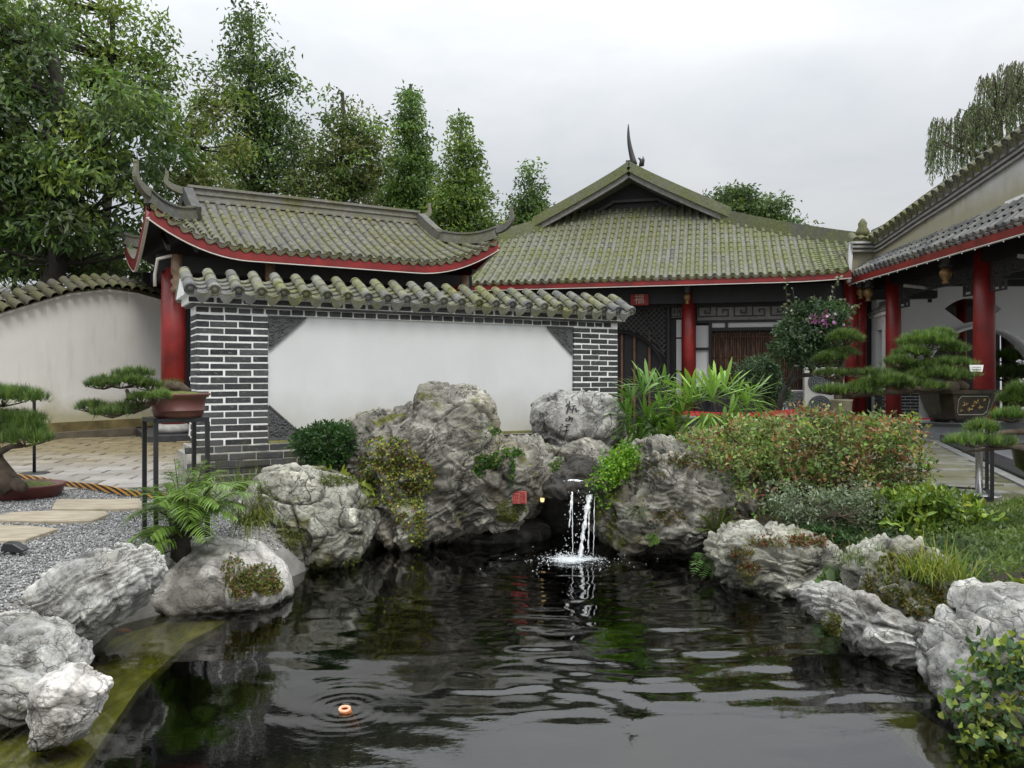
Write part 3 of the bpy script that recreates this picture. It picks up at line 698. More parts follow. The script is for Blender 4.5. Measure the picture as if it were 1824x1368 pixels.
# fascia with pale edge
def fascia(root, S, s0, s1, n, drop, N=40, name='fascia', trim=True, outn=None):
    m = MB(); m2 = MB(); pts = [S(s0+(s1-s0)*i/N, n) for i in range(N+1)]
    top = [p-np.array([0, 0, .03]) for p in pts]
    m.sweep([p-np.array([0, 0, drop]) for p in top], [.05]*(N+1), [drop]*(N+1)); m.build(name, M_RED, root)
    if trim: m2.sweep([p-np.array([0, 0, drop+.022]) for p in top], [.054]*(N+1), [.016]*(N+1)); m2.build('edge_trim', M_TRIM, root)
fascia(pav_r, S_pav, TL, TR, .03, .2)
S_side = lambda s, n: PV(TL+.02, s, bedz(TL, s)); fascia(pav_r, S_side, 0, ND, 0, .2, name='side_fascia')
S_sider = lambda s, n: PV(TR-.02, s, bedz(TR, s)); fascia(pav_r, S_sider, 0, ND, 0, .2, name='side_fascia')
# ridge, hip ridges, curled tips
m = MB(); rz = 3.44+prof(2.4)
cen = [PV(RL+(RR-RL)*i/12, 2.4, rz-.05) for i in range(13)]
m.sweep(cen, [.28]*13, [.07]*13); m.sweep([p+np.array([0, 0, .07]) for p in cen], [.16]*13, [.07]*13); m.sweep([p+np.array([0, 0, .14]) for p in cen], [.22]*13, [.03]*13); m.sweep([p+np.array([0, 0, .17]) for p in cen], [.10]*13, [.10]*13); m.sweep([p+np.array([0, 0, .27]) for p in cen], [.2]*13, [.05]*13)
for i in range(26): p = PV(RL+(RR-RL)*(i+.5)/26, 2.4, rz+.12); m.bar(p, p+PV.u*.012, .125, .10)
m.build('main_ridge', M_RIDGE, pav_r)
def curl(root, base, out, h, ln, w=.12, name='ridge_tip', th=.16):
    """tapering hook that sweeps outward then up"""
    m = MB(); out = np.array(out, float); out /= np.linalg.norm(out); pts = []; N = 12
    for i in range(N+1):
        t_ = i/N; a = t_*1.9; pts.append(np.array(base)+out*(ln*(math.sin(min(a, 1.57))*1.0-(.18*max(0, a-1.3)))) + np.array([0, 0, h*t_**1.7]))
    side = np.cross(out, (0, 0, 1)); m.sweep(pts, [w*(1-.55*i/N) for i in range(N+1)], [th*(1-.62*i/N) for i in range(N+1)], side=side)
    p = pts[-1]; m.tube([p+out*-.02+side*(-.03), p+out*-.02+side*.03], .035, 10)
    m.build(name, M_RIDGE, root)
curl(pav_r, PV(RL+.05, 2.4, rz+.06), -PV.u, .42, .5); curl(pav_r, PV(RR-.05, 2.4, rz+.06), PV.u, .40, .38)
for s in (RL, RR):
    m = MB(); m.sweep([PV(s, n, bedz(RL+.01, n)) for n in np.linspace(1.25, 3.55, 14)], [.17]*14, [.26]*14); m.build('gable_ridge', M_RIDGE, pav_r)
def hip(root, sA, nA, sB, nB, tip_h, tip_l, name='hip_ridge'):
    m = MB(); N = 14; pts = []
    for i in range(N+1):
        q = i/N; s = sA+(sB-sA)*q; n = nA+(nB-nA)*q; pts.append(PV(s, n, bedz(s, n)+.02))
    m.sweep(pts, [.15]*(N+1), [.15]*(N+1)); m.sweep([p+np.array([0, 0, .15]) for p in pts], [.1]*(N+1), [.06]*(N+1)); m.sweep([p+np.array([0, 0, .21]) for p in pts], [.15]*(N+1), [.035]*(N+1))
    m.build(name, M_RIDGE, root); o = pts[-1]-pts[-3]; o[2] = 0
    curl(root, pts[-1]+np.array([0, 0, .1]), o, tip_h, tip_l, name='hip_tip')
hip(pav_r, RL, 1.3, TL+.02, .03, .50, .40); hip(pav_r, RR, 1.3, TR-.02, .03, .50, .40)
hip(pav_r, RL, 3.5, TL+.02, ND-.03, .50, .4); hip(pav_r, RR, 3.5, TR-.02, ND-.03, .5, .4)
# columns, beams, platform
def column(root, fr, s, n, z0, z1, d, base=True, mat=None, drum=True):
    m = MB(); c = fr(s, n, 0); m.lathe(c, [(d/2, z0+(.16 if base else 0)), (d/2*1.0, z0+(z1-z0)*.6), (d/2*.94, z1)], 24); m.build('column', mat or M_RED, root, True)
    if base:
        m = MB(); m.lathe(c, [(d*.62, z0), (d*.74, z0+.05), (d*.74, z0+.1), (d*.58, z0+.165)], 20); m.build('column_base', M_STONE, root, True)
for a, b in ((-.62, 1.0), (5.05, 1.0), (-.62, 3.8), (5.05, 3.8), (2.2, 3.8)): column(pav_r, PV, a, b, .13, 3.12, .42 if b < 2 and a < 0 else .34)
m = MB()
m.box(PV, -.9, 5.4, .86, 1.14, 3.05, 3.34); m.box(PV, -.9, 5.4, 3.66, 3.94, 3.05, 3.34); m.box(PV, -.76, -.48, .9, 3.9, 3.05, 3.34); m.box(PV, 4.9, 5.2, .9, 3.9, 3.05, 3.34)
m.box(PV, -.5, 4.95, 3.72, 3.88, .2, 3.05); m.box(PV, -.6, 5.1, 2.2, 2.5, 3.2, 3.5)
for i in range(14): m.bar(PV(-.8+i*.45, .1, 3.34), PV(-.8+i*.45, 2.4, 3.34+.9), .06, .07)
m.build('beams', M_DARK, pav_r)
m = MB(); m.lathe(PV(-.62, .52, 0), [(.07, 2.62), (.11, 2.7), (.07, 2.76), (.11, 2.84), (.06, 2.9), (.1, 2.98), (.09, 3.3)], 12)
m.lathe(PV(5.05, .52, 0), [(.07, 2.62), (.11, 2.7), (.07, 2.76), (.11, 2.84), (.06, 2.9), (.1, 2.98), (.09, 3.3)], 12); m.lathe(PV(1.0, .52, 0), [(.07, 2.75), (.11, 2.83), (.07, 2.9), (.1, 2.98), (.09, 3.3)], 12)
m.build('hanging_post', plain('brown_carving', (.16, .10, .06), .5, .4, 20), pav_r, True)
m = MB(); m.box(PV, -1.1, 5.6, .35, 4.4, 0, .13); m.build('platform', M_GRAN, pav_r, bevel=.01)
m = MB(); m.tube([PV(-.95, .75, 2.75), PV(-.95, .75, 2.95), PV(-.93, .5, 3.2), PV(-.7, .5, 3.28)], .03, 8); m.build('drain_pipe', M_TRIM, pav_r, True)
# small tiled house far left behind the garden wall
hs = thing('garden_house', (-16, 23, 0), 'low house whose grey tiled roof just shows over the garden wall at far left', 'house')
m = MB(); m.box(WF, -21, -14.0, 21.5, 26, 0, 2.6); m.build('wall', M_WALLL, hs)
HF = Frame((-21.2, 21.0), (1, 0), (0, 1))
tile_roof(hs, lambda s, n: HF(s, n, 2.75+.42*n), [.2+i*.22 for i in range(33)], .22, lambda s: 0, lambda s: 2.6, .055, .25, M_TILE3, .12, 0)
m = MB(); m.prism([(-21.2, 21, 2.72), (-21.2, 23.6, 3.82), (-21.2, 26.3, 2.72)], (7.3, 0, 0)); m.build('roof_bed', M_TILE3, hs)

# ------------------------------------------------------------------ main hall
a_ = math.radians(14); HL = Frame((4.02, 18.0), (math.cos(a_), -math.sin(a_)), (math.sin(a_), math.cos(a_)))
GC = -1.61; GH = 2.27
hall = thing('main_hall', HL(-1, 4, 0), 'main hall with moss green gable roof, red fascia and latticed front, in the centre background', 'hall')
def hprof(n): return .5*n+.045*n*n
def hup(s): return .10*max(0, (s-2.0)/2.0)**2
def S_hall(s, n): return HL(s, n, 3.45+hprof(n)+hup(s)*max(0, 1-n/3))
def hhip(s): d = abs(s-GC)-GH; return 3.62 if d < -.0 else max(0, 3.0-d*.5)
def hmin(s): return 0 if s < 3.5 else .75
V = []; Fc = []; ss = np.linspace(-9.0, 5.6, 60); nn = np.linspace(0, 8, 33)
def hbed(s, n):
    a = min(n, 8-n); d = abs(s-GC)-GH
    if d > 0: a = min(a, max(0, 3-d*.5))
    else: a = min(a, 3.62) if True else a
    return 3.44+hprof(a)
V = [HL(s, n, hbed(s, n)) for n in nn for s in ss]; I = np.arange(60*33).reshape(33, 60)
Fc = [[I[a, b], I[a, b+1], I[a+1, b+1], I[a+1, b]] for a in range(32) for b in range(59) if not (ss[b+1] > 3.45 and nn[a+1] < .8)]
mesh_np('roof_bed', np.array(V), Fc, M_RIDGE, hall)
mesh_np('ceiling', np.array(V)-np.array([0, 0, .08]), [f[::-1] for f in Fc], M_DARK, hall)
tile_roof(hall, S_hall, [-7.0+i*.2 for i in range(63)], .2, hmin, hhip, .047, .24, M_TILE4, .11, 40, .05)
# gable roof over: two slopes with barge boards
apz, ftz = 6.55, 5.18
def gz(q): return apz-(apz-ftz)*(q**.92)       # q 0 apex .. 1 foot
GHX = GH+.35
m = MB(); mt = MB(); mb_ = MB(); N = 14; Ms = []
for sg in (-1, 1):
    top = [HL(GC+sg*GHX*i/N, 2.85, gz(i/N)) for i in range(N+1)]
    m.sweep([p+np.array([0, 0, -.04]) for p in top], [.10]*(N+1), [.17]*(N+1))                       # pale barge board
    mt.sweep([p+np.array([0, 0, .10])+HL.n*.02 for p in top], [.34]*(N+1), [.14]*(N+1)); mt.sweep([p+np.array([0, 0, .24])+HL.n*.04 for p in top], [.26]*(N+1), [.10]*(N+1)); mt.sweep([p+np.array([0, 0, .34])+HL.n*.05 for p in top], [.18]*(N+1), [.06]*(N+1))
    roofv = [HL(GC+sg*GHX*i/N, b, gz(i/N)+.1) for b in (2.9, 7.2) for i in range(N+1)]
    mb_.add(roofv, [[i, i+1, N+2+i, N+1+i] for i in range(N)])
    for i in range(30):                                                                            # row of small tile ends along the verge
        q = (i+.5)/30; p = HL(GC+sg*GHX*q, 2.83, gz(q)+.30); d = HL(GC+sg*GHX*(q+.02), 2.83, gz(q+.02)+.30)-p; Ms.append(basis(p, d, HL.n, np.cross(d, HL.n)*sg))
m.build('barge_board', M_GREYW, hall); mt.build('verge_ridge', M_TILE4, hall); mb_.build('gable_roof_bed', M_TILE4, hall)
V, Fs, R = join_inst(tmpl_eave(.045), Ms); tag(mesh_np('verge_tiles', V, Fs, M_RIDGE, hall, False, {'rnd': R}), kind='stuff')
m = MB(); m.prism([HL(GC-GHX, 3.62, ftz), HL(GC+GHX, 3.62, ftz), HL(GC, 3.62, apz)], HL.n*.1); m.build('gable_wall', M_DARK, hall)
m = MB(); m.bar(HL(GC-.55, 3.5, 6.02), HL(GC+.75, 3.5, 6.02), .1, .07); m.bar(HL(GC+.15, 3.5, 5.6), HL(GC+.15, 3.5, 6.0), .14, .1); m.bar(HL(GC-1.3, 3.5, 5.6), HL(GC-.5, 3.5, 6.0), .08, .08); m.bar(HL(GC+.75, 3.5, 6.0), HL(GC+1.5, 3.5, 5.6), .08, .08); m.build('gable_frame', M_DARK2, hall)
for sg in (-1, 1):                                                                                 # hip ridges down to the eave
    m = MB(); pts = []
    for i in range(15):
        d = (5.4 if sg < 0 else 4.6)*i/14; n = 3.0-d*.5; s = GC+sg*(GH+d); pts.append(HL(s, max(n, .0), 3.44+hprof(max(0, n))+.05+.12*(i/14)**3))
    m.sweep([p-np.array([0, 0, .16]) for p in pts], [.26]*15, [.29]*15); m.sweep([p+np.array([0, 0, .13]) for p in pts], [.2]*15, [.08]*15); m.build('hip_ridge', M_TILE4, hall)
m = MB(); fz = gz(0)+.36; m.sweep([HL(GC+.02-.05*math.sin(q*1.6)*1, 2.9, fz+.98*q**1.15) if q > 0 else HL(GC+.09, 2.9, fz-.02) for q in [i/9 for i in range(10)]], [.10*(1-.78*i/9) for i in range(10)], [.03]*10, side=HL.n)
m.v = []; m.f = []; pts = [HL(GC+.14-.16*math.sin(min(1.57, q*1.9))+.0*q, 2.9, fz-.05+1.1*q) for q in [i/12 for i in range(13)]]; m.tube(pts, [.075*(1-q/12)**.8+.012 for q in range(13)], 8)
m.build('ridge_finial', M_DARK2, hall, True)
m = MB(); m.tube([HL(GC+.30, 2.9, fz-.1), HL(GC+.33, 2.9, fz+.05), HL(GC+.28, 2.9, fz+.1), HL(GC+.24, 2.9, fz+.13)], [.05, .05, .03, .01], 6); m.tube([HL(GC+.36, 2.9, fz-.1), HL(GC+.38, 2.9, fz+.06), HL(GC+.37, 2.9, fz+.16)], [.04, .04, .008], 6); m.build('ridge_beast', M_DARK2, hall, True)
m = MB(); m.sweep([HL(GC, b, apz+.22) for b in np.linspace(3, 7.2, 8)], [.2]*8, [.25]*8); m.build('main_ridge', M_RIDGE, hall)
fascia(hall, S_hall, -7.2, 3.5, .03, .17)
# front: columns, beams, panels
for s in (-7.6, -3.8, 0, 3.8): column(hall, HL, s, .9, .12, 3.3, .33)
m = MB(); m.box(HL, -8, 5.4, .78, 1.02, 2.9, 3.3); m.box(HL, -8, 5.4, 1.4, 1.5, .1, 3.4); m.box(HL, -8, 5.4, 1.22, 1.42, 2.84, 3.4); m.build('beam', M_DARK, hall)
m = MB(); m.box(HL, -8.2, 5.2, .45, 4, 0, .12); m.build('platform', M_GRAN, hall)
def fret(m, fr, s0, s1, n, z0, z1, w=.035, step=.3, d=.04):
    """meander lattice strip"""
    h = z1-z0; b = lambda a0, a1, c0, c1: m.box(fr, a0, a1, n-d, n, z0+c0*h, z0+c1*h); t_ = w/h; s = s0; k = 0
    while s+step <= s1+.001:
        q = step
        if k % 2 == 0:
            b(s, s+w, 0, 1); b(s+w, s+q*.72, 1-t_, 1); b(s+q*.72-w, s+q*.72, .3, 1-t_); b(s+q*.36, s+q*.72-w, .3, .3+t_); b(s+q*.36, s+q*.36+w, .3+t_, .66); b(s+w, s+q, 0, t_)
        else:
            b(s, s+w, 0, 1); b(s+w, s+q*.72, 0, t_); b(s+q*.72-w, s+q*.72, t_, .7); b(s+q*.36, s+q*.72-w, .7-t_, .7); b(s+q*.36, s+q*.36+w, .36, .7-t_); b(s+w, s+q, 1-t_, 1)
        s += step; k += 1
m = MB(); m.box(HL, .2, 3.62, 1.3, 1.38, 2.52, 2.88); m.build('fret_backing', M_GREYW, hall)
m = MB(); fret(m, HL, .22, 3.6, 1.3, 2.60, 2.86, .03, .42); m.box(HL, .2, 3.62, 1.28, 1.3, 2.86, 2.89); m.build('fretwork', M_DARK2, hall)
m = MB(); m.box(HL, -.42, -.15, 1.28, 1.36, 2.6, 2.88); m.build('fret_backing', M_GREYW, hall)
m = MB(); fret(m, HL, -.42, -.15, 1.28, 2.62, 2.87, .02, .13); m.build('fretwork', M_DARK2, hall)
def slabb(name, mat, *b): m = MB(); m.box(HL, *b); return m.build(name, mat, hall)
for b in ((.17, .47, 1.33, 1.38, 1.86, 2.4), (.17, .47, 1.33, 1.38, .9, 1.8), (.55, .86, 1.33, 1.38, 2.34, 2.46), (.92, 2.2, 1.33, 1.38, 2.34, 2.46), (2.26, 3.6, 1.33, 1.38, 2.34, 2.46), (-.3, -.18, 1.3, 1.36, 2.12, 2.55), (-.3, -.18, 1.3, 1.36, 1.3, 2.08), (-.3, -.18, 1.3, 1.36, .5, 1.26)): slabb('white_panel', M_WH2, *b)
m = MB()
for b in ((.12, 3.62, 2.46, 2.52), (.12, .17, .9, 2.46), (.47, .54, .5, 2.46), (.12, .47, 1.8, 1.86), (.54, 3.62, 2.26, 2.34), (.86, .92, 2.34, 2.46), (2.2, 2.26, 2.34, 2.46), (3.56, 3.62, .5, 2.4)): m.box(HL, b[0], b[1], 1.26, 1.34, b[2], b[3])
m.build('window_frame', M_DARK, hall)
m = MB(); r_ = random.Random(3)
for i in range(74):
    s = .57+i*.0405
    m.tube([HL(s+r_.uniform(-.008, .008), 1.32, .78), HL(s+r_.uniform(-.008, .008), 1.32, 1.5), HL(s, 1.32, 2.2+r_.uniform(-.02, .05))], r_.uniform(.009, .017), 5)
for z in (1.1, 1.62, 2.1): m.tube([HL(.56, 1.3, z), HL(3.55, 1.3, z+r_.uniform(-.03, .03))], .012, 5)
t = NT('old_bamboo'); c = t.ramp(t.noise(9, 5, .6, stretch=(3, 3, .5)), [(.3, (.03, .018, .012)), (.55, (.14, .065, .035)), (.75, (.24, .17, .12))]); M_BAM = t.done(t.prin(c, .6))
tag(m.build('bamboo_screen', M_BAM, hall, True), kind='stuff')
m = MB()
for j in range(9):
    for i in range(7):
        s = 2.2+i*.205+(.1 if j % 2 else 0); m.box(HL, s, s+.19, 1.2, 1.26, .15+j*.075, .15+j*.075+.062)
tag(m.build('dado_bricks', plain('grey_dado_brick', (.17, .17, .17), .8, .3, 9), hall), kind='stuff')
m = MB(); m.box(HL, 2.15, 3.62, 1.255, 1.4, .12, .83); m.build('dado', M_MORTAR, hall)
# round lattice screen at the left of the middle column
LZ, LS, LR = 1.15, -1.72, 1.12
m = MB(); n0 = 1.24
for i in range(1, 60):                        # diagonal lattice clipped by the circle
    for dr in (-1, 1):
        c0 = -3.4+i*.125
        seg = []
        for q in np.linspace(.5, 2.86, 40):
            s = c0+dr*(q-1.6)
            if -3.2 < s < -.52 and math.hypot(s-LS, q-LZ) > LR+.04: seg.append((s, q))
            else:
                if len(seg) > 2: m.bar(HL(seg[0][0], n0, seg[0][1]), HL(seg[-1][0], n0, seg[-1][1]), .018, .02, up=HL.n)
                seg = []
        if len(seg) > 2: m.bar(HL(seg[0][0], n0, seg[0][1]), HL(seg[-1][0], n0, seg[-1][1]), .018, .02, up=HL.n)
tag(m.build('lattice', M_GREYW if False else plain('lattice_grey', (.085, .083, .08), .7), hall), kind='stuff')
m = MB(); m.tube([HL(LS+LR*math.cos(a), n0-.02, LZ+LR*math.sin(a)) for a in np.linspace(0, math.pi, 28)], .045, 6)
for b in ((-.52, -.46, .1, 2.88), (-3.26, -3.2, .1, 2.88)): m.box(HL, b[0], b[1], n0-.05, n0+.05, b[2], b[3])
m.bar(HL(-2.2, n0-.04, 2.84), HL(-2.9, n0-.04, 2.1), .05, .05, up=HL.n); m.bar(HL(-1.1, n0-.04, 2.84), HL(-.6, n0-.04, 1.7), .04, .04, up=HL.n); m.build('lattice_frame', M_DARK, hall)
m = MB()
for s in (-1.66, -1.35, -.98): m.box(HL, s, s+.05, n0+.06, n0+.12, .12, 2.3)
m.build('door_post', M_WOODBR, hall)
def finial(root, p, k=1.0, name='gilded_pendant'):
    m = MB(); m.lathe(p, [(.05*k, -.2*k), (.065*k, -.18*k), (.04*k, -.14*k), (.07*k, -.11*k), (.10*k, -.05*k), (.105*k, .0), (.085*k, .05*k), (.06*k, .08*k)], 12)
    m.build(name, M_GOLD, root, True); m = MB(); m.lathe(p, [(.1*k, .09*k), (.12*k, .12*k), (.1*k, .16*k), (.12*k, .2*k), (.11*k, .5*k)], 12); m.build('pendant_post', M_DARK2, root, True)
finial(hall, HL(-.02, .4, 3.02), .85); finial(hall, HL(3.75, .4, 3.05), .85)
# red plaque with the character for good fortune
pl = thing('plaque', HL(-1.0, .66, 2.93), 'small red plaque with a pale character hanging under the hall eave', 'plaque')
PQ = HL(-1.12, .70, 0)
m = MB(); m.box(HL, -1.37, -.93, .68, .73, 2.87, 3.14); m.build('board', M_REDD, pl, bevel=.008)
fc = bpy.data.curves.new('glyph', 'FONT'); fc.body = '\u798f'; fc.size = .25; fc.extrude = .004; fc.align_x = 'CENTER'; fc.align_y = 'CENTER'
fo = bpy.data.objects.new('glyph_src', fc); COL.objects.link(fo); dg = bpy.context.evaluated_depsgraph_get(); gme = bpy.data.meshes.new_from_object(fo.evaluated_get(dg)); bpy.data.objects.remove(fo)
gme.materials.clear(); gme.materials.append(plain('pale_paint', (.62, .42, .36), .7)); go = bpy.data.objects.new('character', gme); COL.objects.link(go); go.parent = pl
go.matrix_local = Matrix.Translation(-Vector(ORG[pl.name])) @ basis(HL(-1.15, .674, 3.005), HL.u, (0, 0, 1), -HL.n)
m = MB(); m.bar(HL(-1.3, .7, 3.14), HL(-1.3, .7, 3.3), .012, .012); m.bar(HL(-1.0, .7, 3.14), HL(-1.0, .7, 3.3), .012, .012); m.build('hanger', M_IRON, pl)

# ------------------------------------------------------------------ side hall at the right
side = thing('side_hall', (9, 13, 0), 'side hall at the right with stained gable wall, red fascia and moon gate veranda', 'hall')
EX = lambda y: 7.40+(y-11.35)*.0228
def S_sd(s, n):       # s runs along +y from 8; n goes away from the courtyard (+x)
    y = 17.55-s; top = 3.83+(17.6-y)*.028
    return np.array([EX(y)+n, y, 3.43+(top-3.43)*n/.68])
tile_roof(side, S_sd, [.0+i*.2 for i in range(49)], .2, lambda s: 0, lambda s: .66, .052, .22, M_TILE3, .1, 300, .055)
m = MB(); pts = [S_sd(s, 0) for s in np.linspace(-.15, 9.9, 12)]; pt2 = [S_sd(s, .7) for s in np.linspace(-.15, 9.9, 12)]
m.add(pts+pt2, [[i, i+1, 13+i, 12+i] for i in range(11)]); m.build('roof_bed', M_TILE3, side)
m = MB(); m.add([p-np.array([0, 0, .05]) for p in pts]+[p-np.array([0, 0, .05]) for p in pt2], [[i, 12+i, 13+i, i+1] for i in range(11)]); m.build('soffit', M_DARK, side)
fascia(side, S_sd, -.1, 9.9, .03, .19)
m = MB()
for i in range(26): p = S_sd(i*.38, .03); m.tube([p-np.array([0.03, 0, .275]), p-np.array([0.03, 0, .255])], .009, 6)
m.build('string_lights', M_WPLASTIC, side)
m = MB(); m.sweep([S_sd(s, .67)+np.array([0, 0, .01]) for s in np.linspace(-.1, 9.9, 14)], [.05]*14, [.055]*14); m.build('flashing', M_MORTAR, side)
GX = 8.08
def capz(y): return np.interp(y, [8, 10, 12.43, 14.39, 15.58, 16.4, 17.2, 17.7], [5.9, 5.35, 4.86, 4.56, 4.40, 4.27, 4.15, 4.14])
ys = np.linspace(17.75, 7.8, 50)
m = MB(); m.prism([(GX, 17.75, 3.5)]+[(GX, y, capz(y)) for y in ys]+[(GX, 7.8, 3.5)], (.3, 0, 0)); m.build('gable_wall', M_GABLE, side)
m = MB(); m.box(WF, 7.52, 8.1, 17.55, 17.72, 3.25, 3.95); m.box(WF, 7.60, 8.1, 17.5, 17.7, 3.9, 4.12); m.build('end_wall', M_GABLE, side)
m = MB(); m.bar((7.50, 17.50, 3.25), (7.55, 17.50, 4.1), .07, .07, up=(0, 1, 0)); m.build('end_trim', M_WH2, side)
for dz_, dx_, w_ in ((-.02, .06, .05), (-.11, .045, .045), (-.20, .03, .04)):
    m = MB(); m.sweep([(GX-dx_/2, y, capz(y)+dz_) for y in ys], [dx_+.06]*50, [w_]*50, side=(1, 0, 0)); m.box(WF, 7.58-dx_, GX+.02, 17.45-dx_, 17.7, 4.12+dz_, 4.12+dz_+w_)
    m.build('moulding', plain('pale_moulding', (.42, .42, .41), .85, .25, 10) if dz_ > -.1 else M_GREYW, side)
cg = tmpl_cover(.085, .3, 7).mesh('cap_tile', M_TILE, True); eg = tmpl_eave(.08).mesh('cap_end_tile', M_TILE); dgm = tmpl_drip(.2, .1).mesh('cap_drip_tile', M_TILE)
y = 17.5
while y > 7.9:
    z = capz(y); dz = (capz(y-.05)-capz(y+.05))/.1; xx_ = np.array([0, -1, dz]); yy_ = np.array([1, 0, .75]); zz_ = np.cross(xx_, yy_); o = np.array([GX-.17, y, z+.05])
    inst('cap_tile', cg, basis(o, xx_, np.cross(zz_, xx_), zz_), side); inst('cap_end_tile', eg, basis(o, xx_, np.cross(zz_, xx_), zz_), side)
    inst('cap_drip_tile', dgm, basis(o+np.array([0.0, -.115, dz*.115]), xx_, np.cross(zz_, xx_), zz_), side); y -= .235
for i in range(3):
    o = np.array([7.62+i*.17, 17.42, 4.17]); inst('cap_tile', cg, basis(o, (1, 0, 0), (0, 1, .6), (0, -.6, 1)), side); inst('cap_end_tile', eg, basis(o, (1, 0, 0), (0, 1, .6), (0, -.6, 1)), side)
m = MB(); m.sweep([(GX+.1, y, capz(y)+.24) for y in ys], [.3]*50, [.08]*50, side=(1, 0, 0)); m.sweep([(GX+.1, y, capz(y)+.32) for y in ys], [.14]*50, [.07]*50, side=(1, 0, 0)); m.build('cap_ridge', M_RIDGE, side)
m = MB(); m.lathe((7.85, 17.6, 0), [(.14, 4.3), (.15, 4.4), (.09, 4.5), (.1, 4.58), (.05, 4.66), (.015, 4.69)], 10); m.build('corner_finial', M_TILE, side, True)
m = MB(); m.prism([(GX+.3, 17.75, 3.9), (GX+.3, 7.8, 3.9), (GX+.3, 7.8, 5.8)], (6, 0, 0)); m.build('rear_roof', M_TILE3, side)
# veranda
CXL = 8.2
for y in (16.9, 13.65, 10.4): column(side, WF, CXL, y, .115, 3.4, .34 if y < 16 else .31)
column(side, WF, 7.65, 17.75, .115, 3.4, .3)
m = MB(); m.box(WF, 8.08, 8.34, 8, 17.8, 3.12, 3.5); m.box(WF, 8.0, 14, 17.7, 17.86, 3.2, 3.6)
for y in (10, 11.6, 13.2, 14.8, 16.4): m.box(WF, 8.3, 14, y, y+.14, 3.2, 3.42)
m.add([(8.1, 8, 3.5), (14, 8, 3.5), (14, 18, 3.5), (8.1, 18, 3.5)], [[3, 2, 1, 0]]); m.build('beams', M_DARK, side)
SF = Frame((CXL, 16.75), (0, -1), (-1, 0)); m = MB()
for s0, s1 in ((.05, 2.95), (3.25, 6.1)):
    m.box(SF, s0, s1, -.06, .0, 3.05, 3.12); fret(m, SF, s0+.02, s1, 0, 2.86, 3.05, .03, .24); fret(m, SF, s0+.02, s0+.5, 0, 2.6, 2.86, .03, .24); fret(m, SF, s1-.5, s1, 0, 2.6, 2.86, .03, .24)
m.build('fretwork', M_DARK2, side)
for p in ((7.78, 14.1, 3.02), (7.8, 17.2, 3.0)): finial(side, p)
# front wall of the veranda end : moon gate and fan window
WY = 17.9; gc = (10.62, .95); gr = 1.36
def holed_wall(name, x0, x1, z0, z1, y, th, holes, mat, root):
    bm = bmesh.new(); outer = [bm.verts.new((x0, y, z0)), bm.verts.new((x1, y, z0)), bm.verts.new((x1, y, z1)), bm.verts.new((x0, y, z1))]
    ed = [bm.edges.new((outer[i], outer[(i+1) % 4])) for i in range(4)]
    for h in holes:
        vs = [bm.verts.new((p[0], y, p[1])) for p in h]; ed += [bm.edges.new((vs[i], vs[(i+1) % len(vs)])) for i in range(len(vs))]
    bmesh.ops.triangle_fill(bm, use_beauty=True, use_dissolve=False, edges=ed, normal=(0, -1, 0))
    r = bmesh.ops.extrude_face_region(bm, geom=bm.faces[:]); bmesh.ops.translate(bm, vec=(0, th, 0), verts=[v for v in r['geom'] if isinstance(v, bmesh.types.BMVert)])
    V = np.array([v.co[:] for v in bm.verts]); bm.verts.index_update(); Fs = [[v.index for v in f.verts] for f in bm.faces]; bm.free(); return mesh_np(name, V, Fs, mat, root)
circ = [(gc[0]+gr*math.cos(a), gc[1]+gr*math.sin(a)) for a in np.linspace(-.62, math.pi+.62, 40)]; circ = [(x, (z-gc[1])*.965+gc[1]) for x, z in circ]+[(circ[-1][0], .13), (circ[0][0], .13)]
fcx, fcz = 10.5, 2.0; fan = [(fcx+.95*math.sin(a), fcz+.95*math.cos(a)) for a in np.linspace(-.75, .75, 14)]+[(fcx+.4*math.sin(a), fcz+.4*math.cos(a)) for a in np.linspace(.5, -.5, 6)]
gr = 1.3
holed_wall('moon_gate_wall', 8.3, 14, .1, 3.3, WY, .25, [circ, fan], M_WH2, side)
m = MB(); m.sweep([(gc[0]+gr*math.cos(a), WY-.03, gc[1]+gr*math.sin(a)) for a in np.linspace(-.6, math.pi+.6, 50)], [.28]*50, [.07]*50, side=(0, 1, 0)); m.build('gate_ring', M_MORTAR, side, True)
m = MB()
for j in range(10):
    i = 0; x = 8.35
    while x < 9.2:
        w = .24 if (i or j % 2 == 0) else .12; m.box(WF, x, min(x+w-.015, 9.25), WY-.03, WY, .13+j*.072, .13+j*.072+.058); x += w; i += 1
tag(m.build('dado_bricks', M_BRICK, side), kind='stuff'); m = MB(); m.box(WF, 8.32, 9.27, WY-.015, WY+.01, .11, .86); m.build('dado', M_MORTAR, side)
